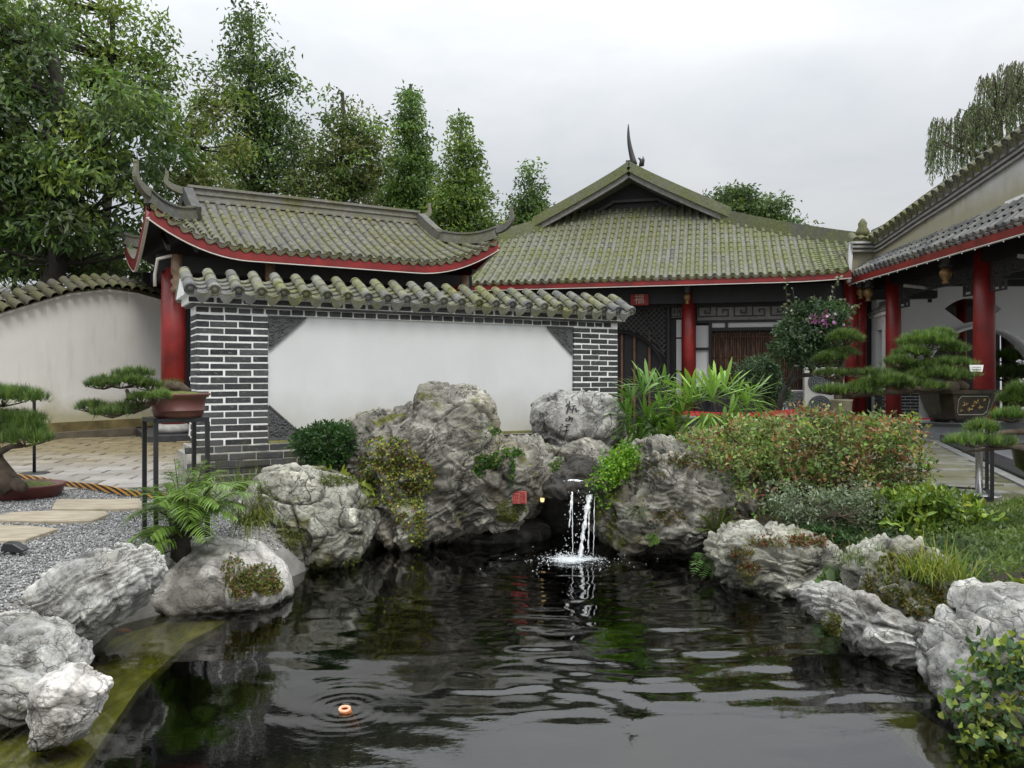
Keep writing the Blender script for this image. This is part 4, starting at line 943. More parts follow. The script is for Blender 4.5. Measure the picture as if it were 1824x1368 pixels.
# short white return wall with tiled coping and doorway, towards the hall
RW = Frame((8.12, 17.05), (.206, .978), (-.978, .206))
m = MB(); m.box(RW, 0, .38, -.2, 0, .1, 2.5); m.box(RW, 1.1, 2.0, -.2, 0, .1, 2.5); m.box(RW, .38, 1.1, -.2, 0, 2.2, 2.5); m.build('return_wall', M_WH2, side)
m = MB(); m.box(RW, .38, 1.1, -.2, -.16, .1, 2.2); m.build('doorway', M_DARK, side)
m = MB(); m.box(RW, -.05, 2.05, -.25, .06, 2.5, 2.56); m.build('coping_edge', M_MORTAR, side)
m = MB()
for i in range(18): m.bar(RW(.0+i*.115, .1, 2.58), RW(.0+i*.115, -.1, 2.78), .06, .05)
m.box(RW, -.05, 2.05, -.14, -.06, 2.76, 2.84); m.build('coping_tiles', M_TILE3, side)
m = MB()
for j in range(9):
    for i in range(4): s = .0+i*.5+(.1 if j % 2 else 0); m.box(RW, s, s+.23, 0, .02, .13+j*.075, .19+j*.075); m.box(RW, s+.25, s+.48, 0, .02, .13+j*.075, .19+j*.075)
tag(m.build('return_bricks', M_BRICK, side), kind='stuff')
# things seen through the moon gate
m = MB(); m.box(WF, 10, 14.9, 24, 24.2, 0, 2.5); m.box(WF, 10, 20, 24, 24.2, 2.5, 3.4); m.box(WF, 8.3, 20, 18.2, 24.3, 3.3, 3.45); m.build('rear_screen', M_DARK2, side); column(side, WF, 12.35, 21.6, .1, 3.3, .26)
m = MB(); m.box(WF, 12, 22, 27, 27.3, 0, 1.6); m.build('rear_wall', M_WH2, side)
m = MB(); m.box(WF, 12.9, 13.6, 21.0, 21.1, .5, .8); m.build('rear_rail', M_REDD, side)
m = MB()
for sgn in (-1, 1):
    for i in range(14): m.bar((13.5+i*.16-(.3 if sgn > 0 else -.3), 21.2, .55), (13.5+i*.16+(.3 if sgn > 0 else -.3), 21.2, 1.15), .02, .02)
m.build('rear_trellis', M_GREYW, side)
m = MB()
for y, z in ((16.0, 3.0), (12.4, 3.05)): m.bar((8.0, y, z), (8.35, y-.5, z-.12), .13, .06)
m.build('flood_light', M_GREYW, side)
# ------------------------------------------------------------------ boulders
_ico = {}
def ico(l):
    if l not in _ico:
        bm = bmesh.new(); bmesh.ops.create_icosphere(bm, subdivisions=l, radius=1)
        v = np.array([x.co[:] for x in bm.verts]); f = np.array([[q.index for q in x.verts] for x in bm.faces]); bm.free(); _ico[l] = (v, f)
    return _ico[l]
def vnorm(V, Fc):
    fn = np.cross(V[Fc[:, 1]]-V[Fc[:, 0]], V[Fc[:, 2]]-V[Fc[:, 0]]); N = np.zeros_like(V)
    for k in range(3):
        for a in range(3): N[:, a] += np.bincount(Fc[:, k], fn[:, a], len(V))
    return N/np.maximum(1e-12, np.linalg.norm(N, axis=1))[:, None]
ROCKS = {}
def rock(key, label, poly, cen, D, T, mat, level=7, seed=1, amp=.06, cell=2.6, cellamp=.05, crack=.03, layer=0, ldir=(.2, .3, 1), lfreq=9, moss=.3, mossup=.3, lean=0.0, full=.72, group=None, tilt=0.0, cat='boulder', fine=.012, flat=None):
    cx, cy = cen; m_ = D/F; C = P(cx, cy, D); v, f = ico(level)
    an = np.array([math.atan2(-(y-cy), x-cx) for x, y in poly]); R = np.array([math.hypot(x-cx, y-cy) for x, y in poly])*m_
    o = np.argsort(an); an = an[o]; R = R[o]; an = np.concatenate([an-2*math.pi, an, an+2*math.pi]); R = np.tile(R, 3)
    a = np.arctan2(v[:, 2], v[:, 0]); r = np.interp(a, an, R); rho = np.hypot(v[:, 0], v[:, 2])
    rs = rho**full; x = r*np.cos(a)*rs; z = r*np.sin(a)*rs
    y = T*np.sign(v[:, 1])*np.abs(v[:, 1])**.85
    y = y + lean*z + tilt*x
    V = np.stack([x, y, z], 1); N = vnorm(V, f); W = V+C; edge = .35+.65*(1-rho**6)
    q = W + .12*np.stack([fbm(W*2.1, 3, seed+50), fbm(W*2.1, 3, seed+60), fbm(W*2.1, 3, seed+70)], 1)
    d = amp*fbm(W*1.9, 4, seed)*1.3*edge
    F1, F2, I, off = voro(q*cell+seed*3.1, seed+3)
    base_d = d.copy(); rv = np.stack([np.modf(I*97.3)[0]-.5, np.modf(I*57.7)[0]-.5, np.modf(I*131.9)[0]-.35], 1)*2.2
    ce = F2-F1; d += cellamp*((I-.5)*1.5 + (off*rv).sum(1)*1.5)*np.minimum(1, ce*9)*edge
    G1, G2, I2, off2 = voro(q*cell*2.7+9, seed+9); ce2 = G2-G1; rv2 = np.stack([np.modf(I2*97.3)[0]-.5, np.modf(I2*57.7)[0]-.5, np.modf(I2*131.9)[0]-.35], 1)*2.2; d += cellamp*.42*((I2-.5)*1.2+(off2*rv2).sum(1)*1.4)*np.minimum(1, ce2*8)
    cm = sstep(-.15, .35, fbm(W*2.3, 3, seed+15))
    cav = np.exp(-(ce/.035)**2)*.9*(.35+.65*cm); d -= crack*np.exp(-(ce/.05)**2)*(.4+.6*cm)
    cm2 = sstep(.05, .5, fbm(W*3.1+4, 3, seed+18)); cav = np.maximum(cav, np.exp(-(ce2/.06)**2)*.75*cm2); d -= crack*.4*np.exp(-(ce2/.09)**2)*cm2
    if layer:
        ld = np.array(ldir, float); ld /= np.linalg.norm(ld); ph = (q@ld)*lfreq + 1.6*fbm(W*1.6, 3, seed+20) + .5*fbm(W*6, 2, seed+26)
        fr_ = ph-np.floor(ph); lm = sstep(-.35, .35, fbm(W*2.6+8, 2, seed+30)); saw = np.where(fr_ < .82, fr_/.82, (1-fr_)/.18)
        d += layer*(saw-.5)*(.3+.7*lm); cav = np.maximum(cav, np.exp(-((fr_-.97)/.055)**2)*.95*lm)
        ph2 = (q@ld)*lfreq*2.7+2.2*fbm(W*3, 3, seed+40); f2 = ph2-np.floor(ph2); d += layer*.3*(np.abs(f2-.5)*2-.5); cav = np.maximum(cav, np.exp(-((f2-.5)/.1)**2)*.45*lm*sstep(-.1, .4, fbm(W*4, 2, seed+44)))
    n4 = fbm(W*13, 4, seed+80); d += fine*n4 + fine*.5*fbm(W*40, 2, seed+85)
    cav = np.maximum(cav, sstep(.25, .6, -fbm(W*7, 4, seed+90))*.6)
    hole = sstep(.30, .55, fbm(W*3.3+2, 3, seed+95))*(.4+.6*cm); d -= hole*cellamp*.55
    dd_ = d-base_d; sdv_ = max(1e-6, dd_.std()); hi_ = sstep(.5, 1.8, dd_/sdv_); lo_ = np.maximum(sstep(.7, 2.2, -dd_/sdv_), hole*.8)  # masks for the painted light on bulges and painted shade in hollows
    if flat is not None:
        fx, fy, fr0 = flat; fp = P(fx, fy, D); rr = np.hypot(W[:, 0]-fp[0], W[:, 2]-fp[2]); k = 1-sstep(fr0*.6, fr0, rr); d = d*(1-k)+k*.003*n4; cav *= (1-k*.9); lo_ *= 1-k; hi_ *= 1-k
    W = W+N*d[:, None]; N2 = vnorm(W, f)
    mo = sstep(.0, .5, fbm(W*2.4, 4, seed+33)+.5*fbm(W*9, 3, seed+35) - .32 + moss + mossup*np.clip(N2[:, 2], -.3, 1))
    if flat is not None: mo *= (1-k)
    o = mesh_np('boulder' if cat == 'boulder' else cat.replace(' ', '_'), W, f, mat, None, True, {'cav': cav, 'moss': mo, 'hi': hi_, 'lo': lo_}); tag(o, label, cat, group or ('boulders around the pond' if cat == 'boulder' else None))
    ROCKS[key] = (W, f, N2, mo, o, None); return o
def bvh(key):
    W, f, N2, mo, o, b = ROCKS[key]
    if b is None: b = BVHTree.FromPolygons(W.tolist(), f.tolist()); ROCKS[key] = (W, f, N2, mo, o, b)
    return b
def hit(key, px, py):
    o = Vector((0, 0, EYE)); d = (Vector(P(px, py, 5.0))-o).normalized(); r = bvh(key).ray_cast(o, d); return (np.array(r[0]), np.array(r[1])) if r[0] is not None else (None, None)

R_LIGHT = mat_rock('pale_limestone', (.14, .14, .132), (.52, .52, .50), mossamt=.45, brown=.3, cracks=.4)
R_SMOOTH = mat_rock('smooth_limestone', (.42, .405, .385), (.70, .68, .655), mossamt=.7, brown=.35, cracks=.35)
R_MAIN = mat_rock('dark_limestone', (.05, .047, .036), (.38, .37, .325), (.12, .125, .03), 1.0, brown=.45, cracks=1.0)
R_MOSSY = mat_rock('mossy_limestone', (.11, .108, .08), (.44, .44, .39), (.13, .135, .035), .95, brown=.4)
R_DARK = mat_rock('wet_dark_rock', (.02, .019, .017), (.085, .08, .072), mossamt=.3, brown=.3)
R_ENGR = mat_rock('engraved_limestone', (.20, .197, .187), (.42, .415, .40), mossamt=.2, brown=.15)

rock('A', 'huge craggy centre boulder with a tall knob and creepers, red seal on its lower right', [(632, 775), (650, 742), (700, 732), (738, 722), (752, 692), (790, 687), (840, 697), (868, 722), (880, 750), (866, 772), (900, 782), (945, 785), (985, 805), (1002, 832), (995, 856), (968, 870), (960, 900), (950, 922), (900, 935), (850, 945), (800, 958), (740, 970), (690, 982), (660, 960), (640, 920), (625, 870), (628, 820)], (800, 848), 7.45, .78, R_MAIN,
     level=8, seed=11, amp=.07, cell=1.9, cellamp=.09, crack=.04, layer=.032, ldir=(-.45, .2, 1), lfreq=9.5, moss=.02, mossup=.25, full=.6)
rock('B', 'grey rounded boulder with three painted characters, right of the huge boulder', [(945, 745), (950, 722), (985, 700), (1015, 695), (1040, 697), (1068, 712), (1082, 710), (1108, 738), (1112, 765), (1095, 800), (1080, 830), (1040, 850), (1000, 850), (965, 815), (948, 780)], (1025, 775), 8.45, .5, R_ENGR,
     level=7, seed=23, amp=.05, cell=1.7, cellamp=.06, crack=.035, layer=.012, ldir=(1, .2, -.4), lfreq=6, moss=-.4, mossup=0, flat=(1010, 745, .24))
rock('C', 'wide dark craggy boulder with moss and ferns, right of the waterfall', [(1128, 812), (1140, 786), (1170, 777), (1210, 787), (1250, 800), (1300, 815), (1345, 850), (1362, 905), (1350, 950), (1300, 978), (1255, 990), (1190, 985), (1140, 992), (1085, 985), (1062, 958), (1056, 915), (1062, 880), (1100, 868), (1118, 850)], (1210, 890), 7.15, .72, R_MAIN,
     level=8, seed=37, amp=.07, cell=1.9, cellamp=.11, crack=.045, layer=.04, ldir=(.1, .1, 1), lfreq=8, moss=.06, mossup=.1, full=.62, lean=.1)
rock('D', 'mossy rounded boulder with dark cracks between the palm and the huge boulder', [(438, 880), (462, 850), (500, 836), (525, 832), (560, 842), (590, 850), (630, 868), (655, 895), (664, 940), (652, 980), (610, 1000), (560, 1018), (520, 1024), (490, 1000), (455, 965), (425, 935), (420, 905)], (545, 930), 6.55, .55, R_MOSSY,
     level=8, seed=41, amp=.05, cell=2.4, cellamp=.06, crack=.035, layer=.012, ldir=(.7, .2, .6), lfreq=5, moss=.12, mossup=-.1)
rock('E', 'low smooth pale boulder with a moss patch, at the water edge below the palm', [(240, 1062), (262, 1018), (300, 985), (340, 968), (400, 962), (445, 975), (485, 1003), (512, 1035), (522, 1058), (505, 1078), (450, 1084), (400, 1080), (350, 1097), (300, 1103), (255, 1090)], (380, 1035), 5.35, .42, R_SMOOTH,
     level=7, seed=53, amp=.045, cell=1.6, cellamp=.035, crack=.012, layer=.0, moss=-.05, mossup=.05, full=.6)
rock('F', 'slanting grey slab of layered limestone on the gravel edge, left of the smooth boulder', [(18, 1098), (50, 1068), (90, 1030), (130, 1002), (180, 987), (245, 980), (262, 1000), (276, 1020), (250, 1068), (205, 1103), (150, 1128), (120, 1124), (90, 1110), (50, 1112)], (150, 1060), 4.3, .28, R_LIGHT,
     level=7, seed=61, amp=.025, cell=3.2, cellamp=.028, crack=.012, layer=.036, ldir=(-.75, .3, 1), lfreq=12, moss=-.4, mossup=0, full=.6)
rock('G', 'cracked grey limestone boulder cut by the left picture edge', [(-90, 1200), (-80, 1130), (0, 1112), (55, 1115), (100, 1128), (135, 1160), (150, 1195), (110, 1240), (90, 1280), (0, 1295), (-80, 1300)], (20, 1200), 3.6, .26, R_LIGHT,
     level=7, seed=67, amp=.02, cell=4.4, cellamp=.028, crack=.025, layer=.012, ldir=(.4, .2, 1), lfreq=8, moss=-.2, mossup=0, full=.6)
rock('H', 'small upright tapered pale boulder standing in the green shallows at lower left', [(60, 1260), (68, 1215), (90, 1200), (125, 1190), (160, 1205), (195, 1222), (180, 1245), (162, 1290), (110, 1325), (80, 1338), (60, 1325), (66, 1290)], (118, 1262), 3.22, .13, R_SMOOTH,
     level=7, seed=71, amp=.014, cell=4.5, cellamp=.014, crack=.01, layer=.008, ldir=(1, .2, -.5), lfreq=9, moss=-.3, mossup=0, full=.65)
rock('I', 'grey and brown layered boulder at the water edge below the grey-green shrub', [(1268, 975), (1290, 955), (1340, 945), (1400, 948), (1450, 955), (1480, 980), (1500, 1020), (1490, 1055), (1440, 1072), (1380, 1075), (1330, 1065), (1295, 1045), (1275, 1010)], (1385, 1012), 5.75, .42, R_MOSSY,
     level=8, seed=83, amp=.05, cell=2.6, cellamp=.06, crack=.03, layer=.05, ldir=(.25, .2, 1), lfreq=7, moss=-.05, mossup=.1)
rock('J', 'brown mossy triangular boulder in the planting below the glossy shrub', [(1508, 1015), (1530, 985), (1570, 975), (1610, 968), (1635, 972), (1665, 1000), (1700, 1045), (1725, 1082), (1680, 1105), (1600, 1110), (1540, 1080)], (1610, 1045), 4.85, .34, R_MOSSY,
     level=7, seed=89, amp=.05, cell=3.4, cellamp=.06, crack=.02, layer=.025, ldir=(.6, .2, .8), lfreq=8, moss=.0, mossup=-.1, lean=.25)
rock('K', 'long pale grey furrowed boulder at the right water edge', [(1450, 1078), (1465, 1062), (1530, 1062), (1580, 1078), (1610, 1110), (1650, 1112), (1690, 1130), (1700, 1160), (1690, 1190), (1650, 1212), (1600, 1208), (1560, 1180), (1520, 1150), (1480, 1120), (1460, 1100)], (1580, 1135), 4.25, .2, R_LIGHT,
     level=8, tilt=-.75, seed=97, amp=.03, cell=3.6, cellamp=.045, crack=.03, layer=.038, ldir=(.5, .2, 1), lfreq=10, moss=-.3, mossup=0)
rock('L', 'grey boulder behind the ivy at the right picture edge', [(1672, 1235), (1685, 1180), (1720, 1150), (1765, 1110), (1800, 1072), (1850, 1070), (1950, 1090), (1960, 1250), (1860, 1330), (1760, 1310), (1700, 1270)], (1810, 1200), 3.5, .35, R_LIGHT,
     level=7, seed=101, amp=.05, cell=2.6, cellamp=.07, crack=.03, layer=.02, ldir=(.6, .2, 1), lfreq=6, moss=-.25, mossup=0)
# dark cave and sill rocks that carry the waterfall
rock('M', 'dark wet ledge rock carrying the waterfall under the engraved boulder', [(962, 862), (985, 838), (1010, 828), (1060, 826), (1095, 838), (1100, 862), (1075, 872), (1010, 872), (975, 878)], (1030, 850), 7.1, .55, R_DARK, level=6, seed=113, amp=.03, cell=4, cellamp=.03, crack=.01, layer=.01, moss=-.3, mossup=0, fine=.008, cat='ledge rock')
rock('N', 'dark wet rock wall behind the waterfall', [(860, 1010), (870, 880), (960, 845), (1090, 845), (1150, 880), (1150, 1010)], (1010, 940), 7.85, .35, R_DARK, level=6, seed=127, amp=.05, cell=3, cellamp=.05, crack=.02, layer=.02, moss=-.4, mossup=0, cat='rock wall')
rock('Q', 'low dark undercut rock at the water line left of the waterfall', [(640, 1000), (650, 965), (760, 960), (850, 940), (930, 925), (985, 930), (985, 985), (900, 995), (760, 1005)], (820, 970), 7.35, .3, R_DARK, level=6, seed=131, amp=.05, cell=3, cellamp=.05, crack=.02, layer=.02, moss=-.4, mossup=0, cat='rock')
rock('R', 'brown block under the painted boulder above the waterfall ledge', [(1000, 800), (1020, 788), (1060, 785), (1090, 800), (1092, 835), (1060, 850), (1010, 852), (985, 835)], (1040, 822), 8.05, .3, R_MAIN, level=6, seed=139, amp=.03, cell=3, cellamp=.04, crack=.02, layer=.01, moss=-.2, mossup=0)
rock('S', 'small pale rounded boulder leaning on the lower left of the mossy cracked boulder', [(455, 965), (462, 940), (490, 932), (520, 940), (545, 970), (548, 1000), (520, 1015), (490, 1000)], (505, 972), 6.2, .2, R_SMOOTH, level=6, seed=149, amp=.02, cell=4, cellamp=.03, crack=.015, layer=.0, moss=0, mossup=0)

# painted characters on boulder B
def stroke(m, key, pts, w, ox=940, oy=680, k=10.13):
    P3 = []
    for i in range(len(pts)-1):
        n = 4
        for q in range(n+(i == len(pts)-2)): P3.append((pts[i][0]+(pts[i+1][0]-pts[i][0])*q/n, pts[i][1]+(pts[i+1][1]-pts[i][1])*q/n))
    C3 = []
    for x, y in P3:
        h, nn_ = hit(key, ox+x/k, oy+y/k)
        if h is not None: C3.append(h+nn_*.002)
    if len(C3) > 1: N = len(C3); m.tube(C3, [w*1.35*(.55+.6*math.sin(math.pi*(i+.6)/(N+.4))) for i in range(N)], 6, flat=.5)
m = MB()
for pts, w in (([(715, 400), (692, 455)], .006), ([(705, 425), (770, 440)], .005), ([(757, 345), (742, 430), (718, 530), (700, 580)], .0065), ([(745, 480), (775, 445)], .004), ([(765, 478), (772, 515)], .006),
               ([(790, 442), (875, 430)], .006), ([(835, 440), (824, 490), (800, 555)], .006), ([(800, 490), (806, 520)], .005), ([(862, 478), (885, 548)], .008), ([(900, 520), (935, 518)], .005),
               ([(748, 615), (758, 650), (742, 700)], .0055), ([(722, 650), (695, 668), (683, 705)], .0055), ([(683, 705), (740, 702), (780, 668)], .005), ([(760, 645), (812, 655), (795, 728)], .007),
               ([(615, 762), (642, 782)], .008), ([(590, 808), (612, 820)], .006), ([(605, 850), (590, 880), (572, 918)], .006), ([(690, 778), (768, 768)], .005), ([(655, 805), (715, 800)], .004), ([(700, 820), (735, 800)], .004), ([(622, 892), (745, 872)], .0055), ([(702, 822), (698, 880), (688, 930), (665, 972)], .0065)):
    stroke(m, 'B', pts, w)
m.build('inscription', M_INK, ROCKS['B'][4])
# red seal on boulder A
h, nn_ = hit('A', 925, 885)
if h is not None:
    c0 = h+np.array([0, -.035, 0]); SFm = Frame((c0[0], c0[1]), (1, -.05), (.05, 1)); SFm.O[2] = c0[2]
    m = MB(); m.box(SFm, -.062, .062, -.012, .10, -.055, .055); so = m.build('seal', plain('faded_red_seal', (.42, .10, .085), .85, .25, 25, .3), ROCKS['A'][4], bevel=.004)
    m = MB(); r_ = random.Random(5)
    for (a, b, c, d) in ((-.05, .05, .044, .049), (-.05, -.005, .02, .025), (-.05, -.045, -.045, .04), (-.035, -.03, -.02, .02), (-.02, -.015, -.01, .035), (-.04, -.01, -.01, -.005), (-.045, -.01, -.03, -.025), (-.04, -.015, -.045, -.04),
                         (.005, .01, -.045, .04), (.005, .05, .03, .035), (.02, .025, .0, .03), (.035, .04, -.01, .03), (.01, .05, .005, .01), (.015, .045, -.015, -.01), (.015, .02, -.04, -.015), (.03, .035, -.045, -.015), (.045, .05, -.045, .03), (.01, .05, -.048, -.043)):
        m.box(SFm, a, b, -.0145, -.011, c, d)
    m.build('seal_lettering', plain('dark_red', (.2, .025, .022), .8), so)

# ------------------------------------------------------------------ foliage tools
class Leaves:
    def __init__(s): s.V = []; s.F = []; s.C = []; s.n = 0
    def leaves(s, p, d, l, w, col, fold=.25, up=None, hi=False):
        """rhombic folded leaves: p base, d unit dir, l, w arrays, col (n,3)"""
        n = len(p); d = d/np.maximum(1e-9, np.linalg.norm(d, axis=1))[:, None]; l = np.broadcast_to(l, (n,))[:, None]; w = np.broadcast_to(w, (n,))[:, None]
        u = rng.normal(size=(n, 3)) if up is None else up+rng.normal(size=(n, 3))*.35
        sd = np.cross(d, u); sd /= np.maximum(1e-9, np.linalg.norm(sd, axis=1))[:, None]; nrm = np.cross(sd, d)
        mid = p+d*l*.45; tip = p+d*l-nrm*l*.12
        if hi:
            lo_, hi_ = p+d*l*.22, p+d*l*.66-nrm*l*.03; mid2 = p+d*l*.5; f_ = nrm*w*fold
            V = np.stack([p, lo_-sd*w*.42+f_*.8, hi_-sd*w*.36+f_*.7, tip, hi_+sd*w*.36+f_*.7, lo_+sd*w*.42+f_*.8, mid2], 1).reshape(-1, 3); b = s.n+np.arange(n)*7
            s.F.append(np.concatenate([np.stack([b+i, b+(i+1) % 6, b+6], 1) for i in range(6)])); s.V.append(V); s.C.append(np.repeat(col, 7, 0)); s.n += 7*n; return
        V = np.stack([p, mid-sd*w*.5+nrm*w*fold, tip, mid+sd*w*.5+nrm*w*fold], 1).reshape(-1, 3); b = s.n+np.arange(n)*4
        s.F.append(np.concatenate([np.stack([b, b+1, b+2], 1), np.stack([b, b+2, b+3], 1)])); s.V.append(V); s.C.append(np.repeat(col, 4, 0)); s.n += 4*n
    def blades(s, p, d, l, w, droop, col, seg=3, prof=None, nrm0=None, tipcol=None):
        n = len(p); d = d/np.maximum(1e-9, np.linalg.norm(d, axis=1))[:, None]; l = np.broadcast_to(l, (n,))[:, None]; w = np.broadcast_to(w, (n,))[:, None]; droop = np.broadcast_to(droop, (n,))[:, None]
        u = np.array([[0, 0, 1.]])+rng.normal(size=(n, 3))*.15 if nrm0 is None else nrm0
        sd = np.cross(d, u); sd /= np.maximum(1e-9, np.linalg.norm(sd, axis=1))[:, None]; rows = []; cols = []
        for k in range(seg+1):
            t_ = k/seg; c = p+d*l*t_*(1-.12*t_*np.minimum(1, droop))-np.array([[0, 0, 1.]])*droop*l*t_*t_; ww = w*((1-t_)**.6*(.55+.9*min(1, t_*3)) if prof is None else prof(t_))*.5
            if k == seg: ww = w*.04
            rows += [c-sd*ww, c+sd*ww]; cc = col if tipcol is None else col*(1-t_)+tipcol*t_; cols += [cc, cc]
        V = np.stack(rows, 1).reshape(-1, 3); m_ = 2*(seg+1); b = s.n+np.arange(n)*m_; Fs = []
        for k in range(seg): Fs += [np.stack([b+2*k, b+2*k+1, b+2*k+3], 1), np.stack([b+2*k, b+2*k+3, b+2*k+2], 1)]
        s.F.append(np.concatenate(Fs)); s.V.append(V); s.C.append(np.stack(cols, 1).reshape(-1, 3)); s.n += m_*n
    def build(s, name, mat, parent=None, kind=None, **k):
        o = mesh_np(name, np.concatenate(s.V), np.concatenate(s.F), mat, parent, False, {'Col': np.clip(np.concatenate(s.C), 0, 1)}, **k)
        return tag(o, kind=kind) if kind else o
def rdir(n): v = rng.normal(size=(n, 3)); return v/np.linalg.norm(v, axis=1)[:, None]
def pick(cols, n, var=.25, p=None):
    c = np.array(cols, float)[rng.choice(len(cols), n, p=p)]; return c*rng.uniform(1-var, 1+var, (n, 1))*rng.uniform(.93, 1.07, (n, 3))
def crown(L_, blobs, D, depth, nclump, nleaf, l, w, cols, var=.3, spread=.25, droop=.5, hollow=.55, cp=None, thin=1.0, hi=False):
    """blobs: (px,py,rx,ry[,weight]) in picture units at distance D. returns clump centres"""
    W_ = np.array([b[2]*b[3]*(b[4] if len(b) > 4 else 1) for b in blobs]); W_ = W_/W_.sum(); out = []
    for i in range(nclump):
        if thin < 1 and rng.random() > thin: continue
        b = blobs[rng.choice(len(blobs), p=W_)]; v = rdir(1)[0]*(hollow+(1-hollow)*rng.random())**.6
        dd = D+depth*v[1]; c = P(b[0]+b[2]*v[0], b[1]-b[3]*v[2], D); c[1] = dd; out.append(c)
        n = rng.poisson(nleaf*rng.uniform(.4, 1.4)); 
        if n < 3: continue
        sg = spread*rng.uniform(.6, 1.3); q = c+np.clip(rng.normal(size=(n, 3)), -1.7, 1.7)*np.array([sg, sg, sg*.62])*.6
        d = rdir(n)*.8+(q-c)/sg*.5-np.array([[0, 0, droop]]); cc = pick(cols, 1, .1, cp)*np.ones((n, 1)); mixc = pick(cols, n, var, cp); cc = cc*.6+mixc*.4
        cc *= rng.uniform(.6, 1.35)
        L_.leaves(q, d, l*rng.uniform(.6, 1.25, n), w*rng.uniform(.7, 1.2, n), cc, hi=hi)
    return out
def limbs(base, mids, tips, r0, name='trunk', mat=None, parent=None, nt=26, wob=.12, r1=.012, seg=7):
    m = MB(); m.tube([base]+mids, [r0*(1-.6*i/(len(mids))) for i in range(len(mids)+1)], 9); tips = list(tips); random.shuffle(tips)
    tr = [np.array(base)]+[np.array(x) for x in mids]
    for tp in tips[:nt]:
        zt = tp[2]; j = min(range(1, len(tr)), key=lambda i: abs(tr[i][2]-(zt-.35*np.linalg.norm((tp-tr[i])[:2])))); a = tr[j]; ln = np.linalg.norm(tp-a)
        pts = [a+(tp-a)*q+rng.normal(size=3)*wob*ln*.12*math.sin(q*3.14)+np.array([0, 0, -.1*ln*math.sin(q*3.14)*.5]) for q in (0, .3, .6, 1)]
        rr = min(r0*.42, .02+ln*.018); m.tube(pts, [rr, rr*.7, rr*.45, r1*.6], 5, cap=False)
    return m.build(name, mat or M_BARK, parent, True)
def tree(name, label, base_px, D, blobs, depth, nclump, nleaf, l, w, cols, trunk_top, r0=.16, nt=40, cat='tree', mat=None, bark=None, **k):
    base = P(base_px, 700, D); base[2] = 0; root = thing(name, base, label, cat, 'trees behind the pavilion and the hall'); L_ = Leaves(); tips = crown(L_, blobs, D, depth, nclump, nleaf, l, w, cols, **k)
    top = P(trunk_top[0], trunk_top[1], D); N = 9; mids = [base+(top-base)*(i/N)+np.array([math.sin(i*1.7)*.07*r0*8, math.cos(i*1.3)*.05, 0])*(i < N) for i in range(1, N+1)]
    L_.build('crown', mat or M_LEAF, root); limbs(base, mids, tips, r0, 'trunk', bark or M_BARKD, root, nt); return root
DG = [(.045, .085, .028), (.075, .125, .04), (.11, .165, .05), (.06, .085, .05), (.14, .17, .11)]
MG = [(.085, .16, .04), (.13, .22, .05), (.18, .27, .06), (.07, .12, .045)]
YG = [(.20, .27, .04), (.28, .34, .055), (.14, .21, .04), (.10, .15, .035)]
OL = [(.13, .155, .05), (.17, .19, .065), (.09, .12, .045), (.20, .19, .07)]
tree('broadleaf_tree', 'huge dark broadleaf tree filling the left picture edge behind the garden wall', 95, 17.5, [(-60, 120, 120, 160), (30, 90, 80, 110), (60, 250, 130, 110), (150, 330, 110, 80), (230, 250, 90, 75), (90, 410, 110, 60, .8), (-40, 350, 90, 150), (40, 330, 110, 60), (190, 420, 60, 50, .5), (250, 200, 60, 60), (10, 470, 90, 40, .5)],
     1.9, 520, 50, .21, .08, DG+MG+YG[:1], (95, 100), .28, 110, spread=.42, droop=.6, hollow=.3, bark=M_BARKD)
tree('broadleaf_tree', 'sparser light green tree top rising behind the huge dark tree at upper left', 170, 21, [(160, 70, 110, 90, .55), (250, 60, 60, 60), (230, 130, 90, 60), (100, 40, 90, 60, .4), (300, 200, 45, 50, .5), (180, 170, 90, 50), (60, 30, 60, 50, .4)],
     1.2, 190, 36, .18, .075, YG+MG, (200, 20), .16, 80, spread=.42, hollow=.3)
tree('broadleaf_tree', 'yellow green young tree behind the upturned left roof corner of the pavilion', 330, 20, [(320, 310, 55, 60, .7), (370, 250, 60, 55), (400, 180, 40, 40, .6), (300, 410, 60, 60, .5), (240, 450, 60, 60, .5), (360, 330, 60, 40, .7), (180, 470, 60, 40, .4)], 1.0, 140, 34, .16, .07, YG+OL, (340, 200), .10, 50, spread=.38, hollow=.3)
tree('camphor_tree', 'tallest pointed green tree behind the pavilion roof', 455, 25, [(445, 50, 28, 38), (450, 110, 62, 45), (470, 170, 75, 50), (420, 210, 80, 55), (480, 250, 80, 60), (440, 300, 95, 50, .8), (500, 330, 70, 40, .6), (360, 120, 30, 25, .4)], 1.2, 260, 44, .18, .08, MG+DG+YG[2:], (445, 30), .17, 70, spread=.42, hollow=.3)
tree('camphor_tree', 'broad olive brown tree behind the middle of the pavilion ridge', 610, 25, [(605, 180, 28, 28), (620, 225, 55, 35), (600, 270, 70, 45), (640, 290, 55, 60), (580, 330, 80, 40), (670, 230, 20, 30, .5)], 1.0, 170, 42, .17, .075, OL+MG, (610, 165), .13, 60, spread=.40, hollow=.3)
CB = lambda x, top, bot, hw, n=9: [(x+(3 if i % 2 else -3), top+(bot-top)*((i+.5)/n), max(5, hw*((i+.75)/n)**.95), (bot-top)/n*.75, 1.15) for i in range(n)]
tree('conical_tree', 'narrow dense green cone tree, taller left one of the pair beside the pavilion ridge end', 732, 27, CB(731, 152, 400, 62), .8, 230, 60, .15, .07, MG, (731, 150), .12, 20, spread=.36, hollow=.35)
tree('conical_tree', 'yellower cone tree just left of the pavilion right roof tip', 822, 25, CB(824, 212, 440, 80), .9, 240, 60, .15, .07, YG+MG, (820, 212), .12, 20, spread=.36, hollow=.35)
